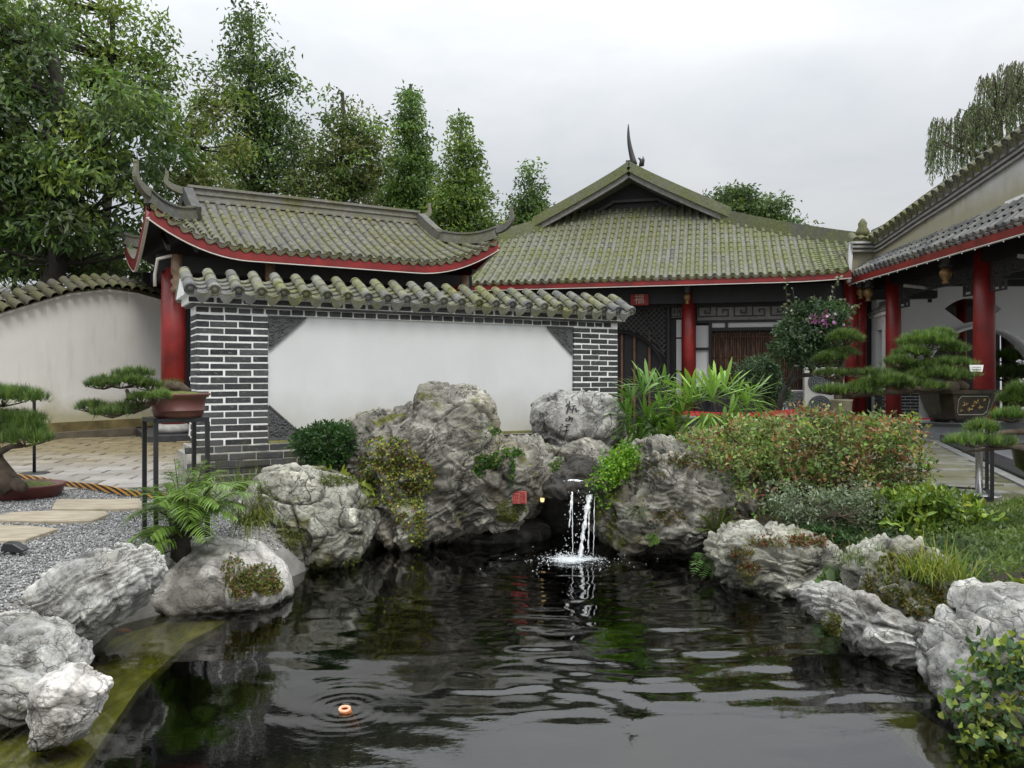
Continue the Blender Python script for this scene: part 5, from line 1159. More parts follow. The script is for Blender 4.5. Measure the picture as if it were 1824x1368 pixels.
tree('conical_tree', 'small dark green cone tree between the pavilion and the hall gable', 945, 31, CB(945, 300, 450, 58, 6), .9, 180, 60, .17, .08, MG+DG, (942, 300), .12, 20, spread=.42, hollow=.35)
tree('broadleaf_tree', 'dark green tree top rising behind the right slope of the hall roof', 1330, 31, [(1300, 362, 40, 24), (1350, 380, 45, 28), (1395, 400, 30, 18, .6), (1290, 395, 40, 20), (1420, 412, 18, 12, .4)], 1.4, 190, 60, .17, .08, MG+DG, (1310, 350), .14, 30, spread=.4, hollow=.3)
# understory row behind wall and pavilion (trees you can see between roofs)
tree('broadleaf_tree', 'low dense dark shrub tree behind the garden wall at far left', 30, 19.5, [(10, 440, 80, 50), (100, 470, 80, 35), (-80, 430, 70, 70), (200, 480, 60, 30, .6)], 1.0, 120, 50, .18, .075, DG, (30, 420), .10, 30, spread=.4, hollow=.3)
tree('broadleaf_tree', 'thin olive tree seen between the two tall trees above the pavilion ridge', 545, 30, [(540, 270, 50, 60, .7), (400, 300, 60, 40, .6), (520, 340, 90, 25), (660, 340, 60, 30)], 1.2, 120, 38, .19, .08, OL, (545, 240), .10, 50, spread=.5, hollow=.2)
# willow
wr = thing('willow_tree', (P(1790, 0, 24)[0], 24, 0), 'weeping willow hanging over the side hall roof at upper right', 'tree'); L_ = Leaves(); wm = MB(); wtips = []
for cx_, cy_, rx, ry, ns in ((1700, 250, 45, 50, 60), (1740, 240, 40, 55, 50), (1790, 180, 50, 60, 80), (1840, 150, 60, 50, 70), (1770, 215, 50, 40, 50), (1668, 265, 15, 25, 12)):
    for i in range(ns):
        a = rng.uniform(0, 2*math.pi); r_ = math.sqrt(rng.random()); p = P(cx_+rx*r_*math.cos(a), cy_-ry*.55-rng.uniform(0, ry*.3), 24+rng.uniform(-1.3, 1.3)); ln = rng.uniform(.9, 2.1)*(ry/50); wtips.append(p)
        n = 34; t_ = np.sort(rng.random(n)); out = np.array([math.cos(a), 0, 0])*.28; q = p+out*np.sqrt(t_)[:, None]*ln*.4+np.array([0, 0, -1])*(t_**1.15)[:, None]*ln
        L_.leaves(q, np.stack([rng.normal(0, .35, n), rng.normal(0, .35, n), -np.ones(n)], 1), .16*rng.uniform(.6, 1.2, n), .03, pick([(.15, .20, .09), (.20, .25, .12), (.11, .15, .08)], n, .25))
        wm.tube([p, p+out*ln*.2-np.array([0, 0, ln*.3]), p+out*ln*.4-np.array([0, 0, ln])], [.012, .008, .004], 4, cap=False)
L_.build('foliage', M_LEAF, wr); wm.build('hanging_twigs', M_BARK, wr); tb = P(1800, 0, 24); tb[2] = 0; limbs(tb, [tb+np.array([-.05*i, 0, 1.3*i]) for i in range(1, 8)], wtips, .22, 'trunk', M_BARK, wr, 60)

# ------------------------------------------------------------------ shrubs and garden plants
def shrub(name, label, base, blobs, D, depth, nclump, nleaf, l, w, cols, cat='shrub', nt=22, mat=None, r0=.02, bark=None, **k):
    root = thing(name, base, label, cat); L_ = Leaves(); tips = crown(L_, blobs, D, depth, nclump, nleaf, l, w, cols, **k); L_.build('foliage', mat or M_LEAF, root)
    cz = np.mean([t_[2] for t_ in tips]); mids = [np.array(base)+np.array([0.02*math.sin(i*2), 0, (cz-base[2])*(i/4)]) for i in range(1, 5)]
    limbs(np.array(base), mids, tips, r0, 'stems', bark or M_BARK, root, nt, r1=.003); return root
AZ = [(.22, .34, .08), (.32, .44, .12), (.10, .18, .05), (.46, .17, .13), (.16, .10, .06), (.42, .46, .22), (.18, .30, .09), (.26, .38, .09), (.08, .14, .04), (.20, .33, .09), (.28, .38, .12), (.10, .17, .06), (.44, .17, .12), (.30, .12, .08), (.07, .11, .04)]
shrub('azalea_shrub', 'large spreading azalea shrub with small red and yellow-green leaves above the right boulders', (2.2, 6.9, .05),
      [(1330, 800, 80, 55), (1420, 800, 110, 62), (1530, 800, 100, 60), (1590, 815, 45, 62), (1290, 830, 50, 40), (1400, 860, 90, 45), (1500, 860, 90, 45), (1250, 790, 30, 30, .7), (1560, 765, 70, 28), (1440, 752, 80, 22), (1610, 770, 24, 26, .5), (1300, 875, 30, 22, .8), (1370, 905, 50, 20, .8), (1590, 860, 50, 25, .8), (1480, 735, 40, 12, .4), (1590, 745, 35, 14, .5), (1380, 760, 40, 14, .5)], 6.75, .5, 1300, 12, .048, .025, AZ, spread=.075, droop=-.35, hollow=.35, nt=90, r0=.03, var=.35)
shrub('azalea_shrub', 'grey-green small-leaved shrub with thin bare stems below the large azalea', (2.45, 5.9, .1),
      [(1480, 905, 90, 40), (1420, 890, 60, 35), (1540, 900, 55, 40), (1560, 940, 40, 25), (1440, 925, 50, 20)], 6.15, .3, 430, 13, .036, .016, [(.14, .19, .11), (.22, .27, .17), (.09, .12, .07), (.32, .36, .27)], spread=.055, droop=-.1, hollow=.3, nt=60, r0=.009)
shrub('glossy_shrub', 'bright glossy-leaved shrub in front of the black pot stand at the right', (3.0, 6.1, .02),
      [(1620, 905, 60, 28), (1680, 905, 55, 30), (1725, 915, 35, 22), (1600, 930, 45, 28), (1660, 945, 60, 25), (1650, 885, 30, 15)], 6.05, .35, 380, 12, .066, .034, [(.16, .27, .04), (.24, .36, .05), (.09, .17, .03), (.32, .38, .06)], spread=.06, droop=-.5, hollow=.45, mat=M_GLOSSY, nt=60, hi=True)
shrub('round_shrub', 'dark green clipped round shrub in front of the left brick pier ledge', (-1.65, 6.95, .0),
      [(580, 785, 50, 32), (550, 790, 28, 24), (612, 790, 25, 26), (585, 820, 35, 25), (605, 765, 15, 12)], 7.0, .25, 420, 16, .042, .018, [(.035, .095, .02), (.055, .13, .028), (.025, .06, .018)], spread=.05, droop=-.2, hollow=.6, nt=40)
shrub('round_shrub', 'blue-green clipped globe shrub in front of the bamboo screen', (4.0, 12.0, .1), [(1350, 665, 32, 28), (1368, 700, 30, 25), (1340, 690, 24, 20)], 12, .45, 330, 18, .07, .03, [(.03, .06, .025), (.05, .09, .04), (.10, .15, .09)], spread=.09, droop=-.2, hollow=.6)
YGB = [(.20, .26, .025), (.28, .33, .04), (.14, .20, .02)]
shrub('leafy_weed', 'bright yellow-green weed growing between the mossy boulder and the huge boulder', (-1.35, 6.75, .1), [(615, 858, 28, 18), (640, 870, 18, 20), (655, 895, 16, 14), (600, 850, 12, 10)], 6.75, .12, 46, 7, .085, .038, YGB, spread=.05, droop=.3, hollow=.1, nt=14, r0=.008, cat='plant', hi=True)
shrub('leafy_weed', 'broad-leaved green weed at the foot of the brown triangular boulder', (2.35, 5.2, .05), [(1500, 1020, 24, 14), (1530, 1040, 34, 14), (1575, 1045, 22, 12), (1490, 1045, 18, 12)], 5.1, .1, 56, 4, .095, .07, [(.10, .17, .05), (.07, .13, .04), (.13, .20, .07)], spread=.045, droop=.1, hollow=.1, nt=14, r0=.006, cat='plant', hi=True)
shrub('leafy_weed', 'low dark green fern-like weed below the grey-green shrub', (2.35, 5.75, .1), [(1460, 950, 40, 14), (1520, 960, 30, 12), (1545, 985, 40, 14)], 5.9, .2, 90, 12, .05, .014, [(.05, .12, .03), (.04, .09, .025)], spread=.05, droop=.2, hollow=.1, nt=10, r0=.006, cat='plant')
shrub('yellow_shrub', 'yellow-leaved shrub behind the boulder at the right picture edge', (3.0, 4.6, .0), [(1810, 1075, 30, 18), (1840, 1070, 30, 25)], 4.4, .15, 70, 9, .065, .03, [(.24, .27, .03), (.30, .30, .04), (.14, .19, .03)], spread=.05, droop=-.3, hollow=.4, mat=M_GLOSSY)
shrub('ivy', 'ivy with yellow and dark green leaves trailing over the boulder at lower right', (2.05, 3.2, -.2), [(1760, 1200, 40, 40, .5), (1790, 1260, 45, 50), (1750, 1300, 35, 30), (1800, 1330, 40, 40), (1730, 1240, 25, 30, .4), (1820, 1190, 30, 50), (1780, 1165, 40, 15, .6), (1720, 1290, 25, 20, .5), (1805, 1150, 20, 15, .5)], 3.25, .14, 300, 6, .044, .034, [(.06, .12, .05), (.10, .17, .07), (.04, .08, .035), (.42, .44, .08), (.28, .36, .07)], spread=.045, droop=.3, hollow=.2, nt=60, r0=.006, cp=[.28, .22, .18, .16, .16], cat='ivy', var=.3, hi=True)
# ground cover at the right
L_ = Leaves(); n = 26000; X = rng.uniform(2.3, 6.2, n); Y = rng.uniform(4.6, 6.9, n); k = (poly_sd(X, Y, pond) > .75) & (X > 2.3+.25*np.abs(Y-5.5)) & (Y < 6.9-.02*X); X, Y = X[k], Y[k]; n = len(X)
hh = .04+.05*fbm(np.stack([X*3, Y*3, X*0], 1), 3, 5)+rng.uniform(0, .05, n); q = np.stack([X, Y, ground_z(X, Y)+hh], 1); d = rdir(n)*.7+np.array([[0, -.25, .75]])
pm_ = sstep(-.2, .3, fbm(np.stack([X*1.6, Y*1.6, X*0], 1), 3, 9))[:, None]
L_.leaves(q, d, .04*rng.uniform(.6, 1.3, n), .022, pick([(.07, .12, .055), (.11, .17, .075), (.16, .21, .11)], n)*(1-pm_*.6)+pm_*.6*np.array([[.20, .28, .06]])); tag(L_.build('ground_cover', M_LEAF, None), 'low leafy green ground cover beside the raised walk', 'ground cover', kind='stuff')
# small weeds on the soil between boulders
L_ = Leaves(); n = 9000; X = rng.uniform(.9, 3.6, n); Y = rng.uniform(3.6, 8.6, n); sdv = poly_sd(X, Y, pond); k = (sdv > .12) & (sdv < 1.3) & (vnoise(np.stack([X*4, Y*4, X*0], 1), 3) > -.1); X, Y = X[k], Y[k]; n = len(X)
L_.leaves(np.stack([X, Y, ground_z(X, Y)+rng.uniform(0, .05, n)], 1), rdir(n)*.8+np.array([[0, -.2, .6]]), .045*rng.uniform(.5, 1.3, n), .024, pick(YG+MG, n)); tag(L_.build('weeds', M_LEAF, None), 'small weeds covering the soil between the right boulders', 'weeds', kind='stuff')
# creepers and leaf litter on the boulders (parts of those boulders)
def creeper(key, spots, name, n, l, w, cols, up=.3):
    """spots: (px,py,rx,ry,weight) -> leaves on the rock surface as seen there"""
    L_ = Leaves(); W_ = np.array([s[4] for s in spots], float); W_ /= W_.sum(); Q = []; Nn = []
    for i in range(n):
        s = spots[rng.choice(len(spots), p=W_)]; a = rng.uniform(0, 6.28); r_ = math.sqrt(rng.random()); h, nn_ = hit(key, s[0]+s[2]*r_*math.cos(a), s[1]+s[3]*r_*math.sin(a))
        if h is not None: Q.append(h+nn_*rng.uniform(.004, .03)); Nn.append(nn_)
    if not Q: return
    Q = np.array(Q); Nn = np.array(Nn); d = rdir(len(Q))*.8+Nn*.3+np.array([[0, -.1, -.35+up]]); L_.leaves(Q, d, l*rng.uniform(.6, 1.25, len(Q)), w, pick(cols, len(Q)), up=Nn); tag(L_.build(name, M_LEAF, ROCKS[key][4]), kind='stuff')
creeper('A', [(700, 820, 60, 22, 2), (670, 860, 40, 40, 2), (720, 890, 28, 50, 1.5), (750, 850, 25, 30, 2), (748, 920, 10, 40, 1), (690, 790, 40, 12, 1), (740, 960, 14, 8, .4)], 'creeper', 2300, .030, .020, [(.26, .30, .05), (.17, .22, .05), (.10, .15, .04), (.40, .42, .08), (.22, .11, .06)])
creeper('A', [(870, 822, 25, 12, 1.3), (905, 808, 28, 8, 1), (852, 838, 14, 10, .6), (912, 840, 4, 22, .4), (990, 830, 10, 14, .4), (985, 862, 12, 10, .6), (880, 768, 14, 8, .5)], 'trailing_plant', 900, .032, .02, [(.035, .10, .02), (.06, .14, .025), (.14, .2, .03)])
creeper('A', [(912, 905, 28, 14, 1), (905, 922, 20, 8, 1)], 'moss_patch', 1600, .012, .009, [(.13, .15, .025), (.09, .12, .02), (.18, .19, .04)])
creeper('E', [(460, 1030, 34, 22, 2), (430, 1045, 24, 20, 1), (480, 1045, 22, 14, 1), (415, 1015, 20, 24, .6)], 'moss_patch', 1500, .022, .016, [(.11, .14, .025), (.07, .10, .02), (.18, .18, .04), (.17, .10, .04)])
creeper('I', [(1390, 965, 60, 10, 1), (1440, 965, 40, 10, 1), (1320, 985, 24, 10, .5), (1335, 1010, 20, 10, .5)], 'fallen_leaves', 700, .024, .016, [(.20, .07, .03), (.12, .08, .03), (.12, .15, .03)])
creeper('J', [(1600, 1005, 40, 18, 1), (1570, 1050, 40, 30, 1), (1650, 1070, 50, 25, 1.5)], 'moss_patch', 1300, .022, .016, [(.13, .14, .03), (.18, .14, .03), (.08, .10, .025)])
creeper('D', [(600, 858, 34, 8, 1), (520, 960, 20, 20, .4), (630, 1000, 20, 10, .3), (470, 890, 20, 30, .5)], 'moss_patch', 900, .022, .015, [(.12, .15, .03), (.09, .11, .03)])
creeper('C', [(1240, 820, 50, 14, 1.4), (1190, 920, 30, 16, .5), (1290, 930, 40, 30, .5), (1160, 835, 30, 25, .3)], 'moss_patch', 1100, .024, .016, [(.12, .13, .03), (.08, .10, .03), (.16, .09, .04)])
creeper('K', [(1485, 1120, 14, 26, 1), (1655, 1180, 24, 20, .6)], 'moss_patch', 600, .022, .015, [(.14, .14, .03), (.10, .11, .03)])
# bright trailing plant by the waterfall
L_ = Leaves()
for i in range(210):
    q = rng.random(); c = P(1066+q*58+rng.normal()*10, 868-q*62+rng.normal()*11, 6.55+.5*q+rng.normal()*.06); n = 11
    L_.leaves(c+rng.normal(size=(n, 3))*.028, rdir(n)*.6+np.array([[0, -.7, .2]]), .036*rng.uniform(.6, 1.2, n), .03, pick([(.14, .30, .03), (.20, .38, .04), (.09, .20, .03), (.28, .42, .05)], n))
tag(L_.build('creeping_plant', M_LEAF), 'bright lime green trailing plant spilling beside the waterfall', 'plant')
# rhapis palms
def fan_palm(label, base, fans, col, tip):
    root = thing('fan_palm', base, label, 'palm', 'fan palms beside the waterfall'); st = MB(); L_ = Leaves()
    for (fx, fy, D, rad, ax, nb, bri) in fans:
        c = P(fx, fy, D); ax_ = np.array(ax, float); ax_ /= np.linalg.norm(ax_); side = np.cross(ax_, (0, 1, .2)); side /= np.linalg.norm(side); up = np.cross(side, ax_)
        st.tube([np.array(base)+rng.normal(size=3)*np.array([.05, .05, 0]), (np.array(base)+c)/2+np.array([0, 0, .05]), c], [.007, .006, .004], 5)
        nb = nb+5; an = np.linspace(-1.85, 1.85, nb)+rng.normal(size=nb)*.05; d = ax_*np.cos(an)[:, None]+side*np.sin(an)[:, None]+up*rng.uniform(-.1, .35, nb)[:, None]; m_ = rad*D/F
        cc = np.array([col])*bri*rng.uniform(.8, 1.2, (nb, 1)); L_.blades(np.repeat([c], nb, 0), d, 1.22*m_*(1-.16*np.abs(an))*rng.uniform(.9, 1.1, nb), .034, rng.uniform(.08, .45, nb), cc, 5, prof=lambda t_: (.25+.9*min(1, t_*2.2))*(1-max(0, t_-.55)**2*3.2), tipcol=cc*np.array([tip]))
    L_.build('fronds', M_GLOSSY, root); st.build('canes', M_BARK, root, True)
GP = (.10, .21, .035)
fan_palm('upright fan palm with bright green fingered leaves beside the right brick pier', (1.6, 8.35, .0), [(1145, 705, 8.2, 62, (-.2, -.1, 1), 15, 1.1), (1172, 700, 8.5, 60, (.7, 0, 1), 11, 1.0), (1125, 715, 8.1, 45, (-1, -.2, .35), 11, 1.0), (1160, 730, 7.9, 50, (.1, -.3, -.3), 12, .9), (1135, 745, 8.0, 45, (-.6, -.3, -.4), 10, .9), (1165, 760, 7.8, 60, (.0, -.4, .3), 14, .75), (1150, 770, 7.9, 50, (-.4, -.3, -.1), 12, .7), (1185, 690, 8.6, 40, (.4, 0, 1), 9, .9), (1115, 735, 8.0, 40, (-1, -.2, .1), 12, .9), (1150, 745, 7.8, 50, (.3, -.3, .6), 13, .8), (1180, 735, 8.0, 48, (.8, -.2, .4), 13, .9), (1140, 785, 7.7, 45, (-.6, -.3, .0), 12, .6), (1175, 785, 7.6, 45, (.5, -.3, .2), 12, .6), (1155, 690, 8.4, 55, (0, 0, 1), 12, 1.1)], GP, (1.3, 1.2, 1))
fan_palm('wide fan palm with yellow-green arching leaves behind the azalea', (2.25, 8.0, .0), [(1245, 712, 7.9, 62, (-.3, -.1, 1), 15, 1.5), (1290, 700, 8.0, 66, (.5, 0, 1), 16, 1.5), (1310, 715, 7.9, 68, (1, -.1, .2), 15, 1.4), (1230, 722, 7.8, 58, (-1, -.2, .3), 13, 1.3), (1262, 735, 7.6, 60, (0, -.6, -.3), 15, 1.3), (1300, 740, 7.7, 55, (.6, -.4, -.3), 13, 1.1), (1218, 750, 7.7, 50, (-.6, -.3, -.4), 12, .9), (1275, 690, 8.2, 50, (0, 0, 1), 12, 1.6), (1200, 770, 7.6, 50, (-.4, -.4, -.1), 13, .9), (1340, 705, 8.1, 50, (.8, 0, .6), 12, 1.2), (1250, 765, 7.5, 50, (.1, -.5, -.1), 12, .8), (1215, 735, 7.8, 55, (-.7, -.3, .5), 14, 1.2), (1270, 712, 7.8, 62, (.1, -.4, .9), 15, 1.5), (1330, 730, 7.8, 50, (.9, -.3, 0), 13, 1.2), (1290, 755, 7.5, 52, (.5, -.4, -.2), 13, .9), (1230, 700, 8.1, 55, (-.5, 0, 1), 13, 1.4), (1205, 745, 7.9, 45, (-1, -.1, .1), 12, 1.0), (1245, 780, 7.4, 45, (-.2, -.4, .1), 12, .7)], (.12, .22, .04), (1.5, 1.35, 1.2))
# feather palm at the left
def feather(L_, st, base, tip, sag, nl, ll, col, w=.012, curl_=.3):
    base = np.array(base); tip = np.array(tip); N = 14; T_ = np.linspace(0, 1, N); ln = np.linalg.norm(tip-base); pts = base+(tip-base)*T_[:, None]+np.array([0, 0, 1])*(np.sin(T_*math.pi)*sag*ln)[:, None]
    st.tube(pts.tolist(), [.007*(1-.8*t_) for t_ in T_], 5)
    tt = np.linspace(.12, 1, nl); pp = np.stack([np.interp(tt, T_, pts[:, a]) for a in range(3)], 1); dd = np.stack([np.interp(np.minimum(1, tt+.03), T_, pts[:, a]) for a in range(3)], 1)-np.stack([np.interp(tt-.03, T_, pts[:, a]) for a in range(3)], 1)
    dd /= np.linalg.norm(dd, axis=1)[:, None]; sd = np.cross(dd, (0, 0, 1)); sd /= np.maximum(.05, np.linalg.norm(sd, axis=1))[:, None]; L0 = ll*np.sin(np.clip(tt*.92+.12, 0, 1)*math.pi)**.5*rng.uniform(.9, 1.1, nl)
    for sg in (-1, 1): L_.blades(pp, sd*sg*.9+dd*.55+np.array([[0, 0, .22]]), L0, w, rng.uniform(curl_*.5, curl_*1.5, nl), np.array([col])*rng.uniform(.8, 1.2, (nl, 1)), 4)
fp = thing('feather_palm', G(325, 990, 0), 'low feather palm with arching green fronds in front of the tall black pot stand', 'palm'); L_ = Leaves(); st = MB(); b = G(322, 985, 0)+np.array([0, 0, .05])
for (x, y, D, sag, br) in ((215, 975, 5.0, .28, .8), (235, 870, 5.35, .22, .7), (365, 815, 5.6, .1, 1.1), (300, 838, 5.5, .15, 1.0), (455, 880, 5.3, .25, 1.0), (370, 975, 4.75, .42, 1.3), (250, 1010, 4.8, .35, 1.0), (430, 930, 5.0, .35, .9), (345, 830, 5.9, .1, .8), (280, 900, 4.85, .35, 1.2), (400, 835, 5.7, .15, .9), (470, 860, 5.8, .2, 1.0), (255, 915, 5.6, .25, .8), (330, 890, 4.8, .35, 1.1), (420, 870, 5.0, .3, 1.1), (225, 930, 5.3, .3, .8), (310, 815, 5.5, .1, 1.1), (385, 850, 5.2, .2, 1.2), (350, 860, 5.0, .25, 1.2), (440, 905, 5.2, .3, 1.0), (290, 860, 5.2, .22, 1.1), (265, 960, 4.9, .35, 1.1), (395, 905, 4.9, .35, 1.2), (335, 930, 4.75, .4, 1.2)):
    feather(L_, st, b+rng.normal(size=3)*.03*np.array([1, 1, .3]), P(x, y, D), sag, 44, .16, np.array((.14, .23, .045))*br, .012, .45)
st.tube([b-np.array([0, 0, .1]), b+np.array([0, 0, .1]), b+np.array([.01, 0, .2])], [.07, .06, .04], 8)
L_.build('fronds', M_GLOSSY, fp); st.build('stalks', M_BARKD, fp, True)
# ferns
def fern(label, base, fr_, ll, col, w=.016):
    o = thing('fern', base, label, 'fern', 'ferns on the rocks'); L_ = Leaves(); st = MB()
    for (x, y, D, sag) in fr_: feather(L_, st, base, P(x, y, D), sag, 20, ll, np.array(col)*rng.uniform(.8, 1.2), w, .1)
    L_.build('fronds', M_LEAF, o); st.build('stalks', M_BARK, o)
fern('olive fern standing on the front of the wide dark boulder', P(1275, 960, 6.35), [(1268, 900, 6.2, .05), (1245, 915, 6.2, .1), (1308, 915, 6.2, .05), (1290, 905, 6.3, .05), (1240, 950, 6.1, .15), (1315, 945, 6.2, .1)], .07, (.10, .14, .035))
fern('green fern hanging over the water at the left end of the layered boulder', P(1268, 1000, 6.0), [(1232, 1030, 5.7, .25), (1250, 1035, 5.7, .2), (1228, 1012, 5.8, .25), (1268, 1030, 5.7, .15), (1280, 985, 5.9, .1), (1240, 995, 5.9, .2)], .065, (.10, .20, .05))
fern('small pale fern clinging to the dark boulder right of the waterfall', P(1140, 905, 6.45), [(1112, 925, 6.3, .2), (1125, 930, 6.3, .2), (1150, 925, 6.3, .2), (1138, 932, 6.3, .2), (1115, 912, 6.35, .2)], .04, (.16, .19, .12))
fern('tiny bright fern low on the dark boulder above the water', P(1165, 950, 6.4), [(1158, 975, 6.3, .1), (1170, 972, 6.3, .1), (1152, 962, 6.3, .1)], .04, (.15, .26, .06))
fern('yellow-green fern on top of the layered boulder', P(1285, 965, 6.1), [(1310, 965, 6.0, .1), (1260, 970, 6.0, .1), (1300, 985, 5.95, .1)], .06, (.16, .26, .05))
def tuft(label, base, n, l, w, cols, sp, name='grass_tuft', droop=.55, yb=0):
    L_ = Leaves(); p = np.array(base)+rng.normal(size=(n, 3))*np.array([sp, sp*.8, .005]); d = rdir(n)*.55+np.array([[0, yb, 1]]); c = pick(cols, n)
    L_.blades(p, d, l*rng.uniform(.5, 1.15, n), w, rng.uniform(.1, droop*1.6, n), c, 5, tipcol=c*np.array([[1.5, 1.3, .9]])); tag(L_.build(name, M_LEAF), label, 'grass')
tuft('long arching grass tuft behind the pale furrowed boulder', (2.45, 4.55, -.02), 420, .32, .006, [(.10, .17, .03), (.16, .22, .04), (.22, .24, .06)], .10)
tuft('low fine grass between the furrowed boulder and the brown boulder', (2.25, 4.85, .0), 420, .16, .005, [(.07, .13, .04), (.12, .18, .05)], .09)
tuft('drooping grass tuft between the palm and the mossy boulder', G(445, 970, .05)+np.array([0, .1, .12]), 260, .26, .007, [(.10, .14, .035), (.15, .17, .05), (.07, .10, .03)], .07, droop=.8, yb=-.3)
tuft('grass tuft beside the corner of the brick wall plinth', SW(.35, .35, 0)+np.array([0, 0, .1]), 160, .3, .008, [(.09, .17, .03), (.13, .2, .04)], .06)
# bougainvillea-like pot tree
bt = thing('flowering_tree', P(1445, 0, 10.5)*np.array([1, 1, 0]), 'small potted tree with purple blossom and long pale shoots in front of the hall', 'tree'); L_ = Leaves()
tips = crown(L_, [(1430, 590, 42, 28), (1470, 600, 40, 35), (1415, 620, 38, 20), (1460, 560, 50, 25, .8), (1440, 640, 40, 14, .7)], 10.5, .4, 520, 15, .06, .035, [(.035, .075, .025), (.055, .10, .04), (.10, .15, .09), (.02, .045, .02)], spread=.08, droop=-.1, hollow=.5)
L_.build('foliage', M_LEAF, bt); L_ = Leaves()
for (x, y, r_, n) in ((1462, 572, 9, 26), (1478, 567, 9, 14), (1447, 570, 8, 10), (1500, 585, 6, 5)):
    q = P(x, y, 10.15)+rng.normal(size=(n, 3))*r_*.006; L_.leaves(q, rdir(n)+np.array([[0, -.5, 0]]), .05, .045, pick([(.25, .06, .22), (.35, .10, .30), (.5, .3, .45)], n))
L_.build('blossom', M_LEAF, bt); L_ = Leaves(); m = MB(); SH = [[(1415, 580), (1402, 540), (1400, 505), (1403, 478)], [(1425, 575), (1416, 545), (1412, 512)], [(1455, 560), (1452, 535), (1446, 528)], [(1475, 560), (1482, 530), (1490, 500), (1496, 492)], [(1500, 570), (1520, 548), (1535, 540)], [(1480, 570), (1505, 552), (1500, 530)], [(1405, 590), (1398, 560), (1395, 540)]]
for s_ in SH:
    p3 = [P(x, y, 10.4) for x, y in s_]; m.tube(p3, [.008, .006, .004, .003][:len(p3)], 4)
    for a, b in zip(p3[:-1], p3[1:]):
        q = a+(b-a)*rng.random((7, 1)); L_.leaves(q, rdir(7), .055, .04, pick([(.20, .21, .15), (.3, .32, .24), (.09, .12, .05)], 7))
L_.build('shoot_leaves', M_LEAF, bt); m.tube([P(1386, 745, 10.5), P(1390, 715, 10.5), P(1400, 688, 10.4), P(1425, 668, 10.4), P(1444, 668, 10.5), P(1450, 650, 10.5), P(1450, 620, 10.5)], [.045, .04, .036, .034, .03, .026, .015], 7)
m.tube([P(1400, 688, 10.4), P(1412, 660, 10.3), P(1420, 640, 10.4)], [.025, .02, .015], 6); m.build('trunk', M_BARKD, bt, True)
m = MB(); m.lathe(P(1386, 745, 10.5)-np.array([0, 0, .45]), [(.2, 0), (.26, .3), (.28, .38), (.26, .4)], 16); m.build('pot', plain('ochre_pot', (.16, .14, .10), .6), bt, True)
print('veg done')
# ------------------------------------------------------------------ potted pines
def pine(root, pads, twigs, nt=26, ll=.05, D=5.6, cols=None, trunk=None, rad=None, w=.0036, dens=1.0):
    """pads: (px,py,rx,ry,D[,bright]) flat needle pads"""
    L_ = Leaves(); m = MB()
    for pd in pads:
        px, py, rx, ry, dd = pd[:5]; br = pd[5] if len(pd) > 5 else 1; k = dd/F; c = P(px, py, dd); n = int(dens*max(10, rx*ry*.26*(dd/5.5)**1.0)); v = rdir(n); v[:, 2] = np.abs(v[:, 2])*1.0-.25; r_ = rng.uniform(.55, 1, (n, 1))**.5
        tuft_ = c+v*r_*np.array([rx*k, rx*k*.8, ry*k*.8])*rng.uniform(.8, 1.2, (n, 1)); ll_ = ll*1.35
        nn_ = 20; base = np.repeat(tuft_, nn_, 0); d = rdir(n*nn_)*.62+np.repeat(v*np.array([[.5, .5, .2]])+rng.normal(size=(n, 3))*.25, nn_, 0)+np.array([[0, 0, .8]])
        cc = pick(cols or [(.08, .14, .035), (.12, .19, .05), (.16, .23, .06), (.055, .09, .03)], n, .3)*br; L_.blades(base, d, ll_*rng.uniform(.6, 1.15, n*nn_), w, 0, np.repeat(cc, nn_, 0)*rng.uniform(.8, 1.25, (n*nn_, 1)), 1, prof=lambda t_: 1)
        for i in range(min(n, 16)):
            q = tuft_[i]; m.tube([c-np.array([0, 0, ry*k*.5]), (c+q)/2-np.array([0, 0, ry*k*.3]), q], [.006*dd/5.5, .004, .002], 4, cap=False)
    for tw in twigs: m.tube([P(*p[:3]) for p in tw], [p[3] for p in tw], 8)
    L_.build('needles', M_NEEDLE, root); m.build('trunk', M_BARK, root, True)
# left foreground pine in shallow round dish on the gravel
pp = thing('potted_pine', G(5, 893, 0), 'pine bonsai in a shallow round red-brown dish on the gravel at the left edge', 'bonsai', 'potted pines')
pine(pp, [(5, 712, 68, 24, 7.2, 1.15), (20, 752, 55, 18, 7.1, 1.1), (45, 785, 40, 22, 6.9, 1.1), (-10, 775, 35, 22, 7.2, .9), (-60, 740, 50, 25, 7.2), (45, 765, 32, 14, 7.0, 1.2), (-50, 700, 40, 18, 7.4)],
     [[(25, 872, 7.2, .11), (12, 850, 7.2, .085), (-8, 820, 7.2, .07), (-14, 790, 7.2, .06), (0, 765, 7.2, .045), (10, 730, 7.2, .03)], [(-10, 810, 7.2, .04), (20, 795, 7.1, .025), (40, 795, 7.0, .015)], [(5, 760, 7.2, .03), (25, 745, 7.1, .02), (32, 728, 7.1, .012)], [(40, 868, 7.1, .05), (25, 860, 7.2, .07), (5, 868, 7.15, .04)]], ll=.075)
m = MB(); c = G(5, 893, 0)+np.array([0, .25, 0]); m.lathe(c, [(.30, 0), (.36, .015), (.395, .10), (.41, .115), (.41, .13), (.37, .13), (.36, .11)], 40, sy=.8); m.build('dish', plain('red_brown_glaze', (.12, .035, .028), .4, .2), pp, True)
m = MB(); m.lathe(c, [(.34, .10), (.30, .125), (.1, .15)], 30, sy=.8); m.build('soil', M_MOSSY, pp, True)
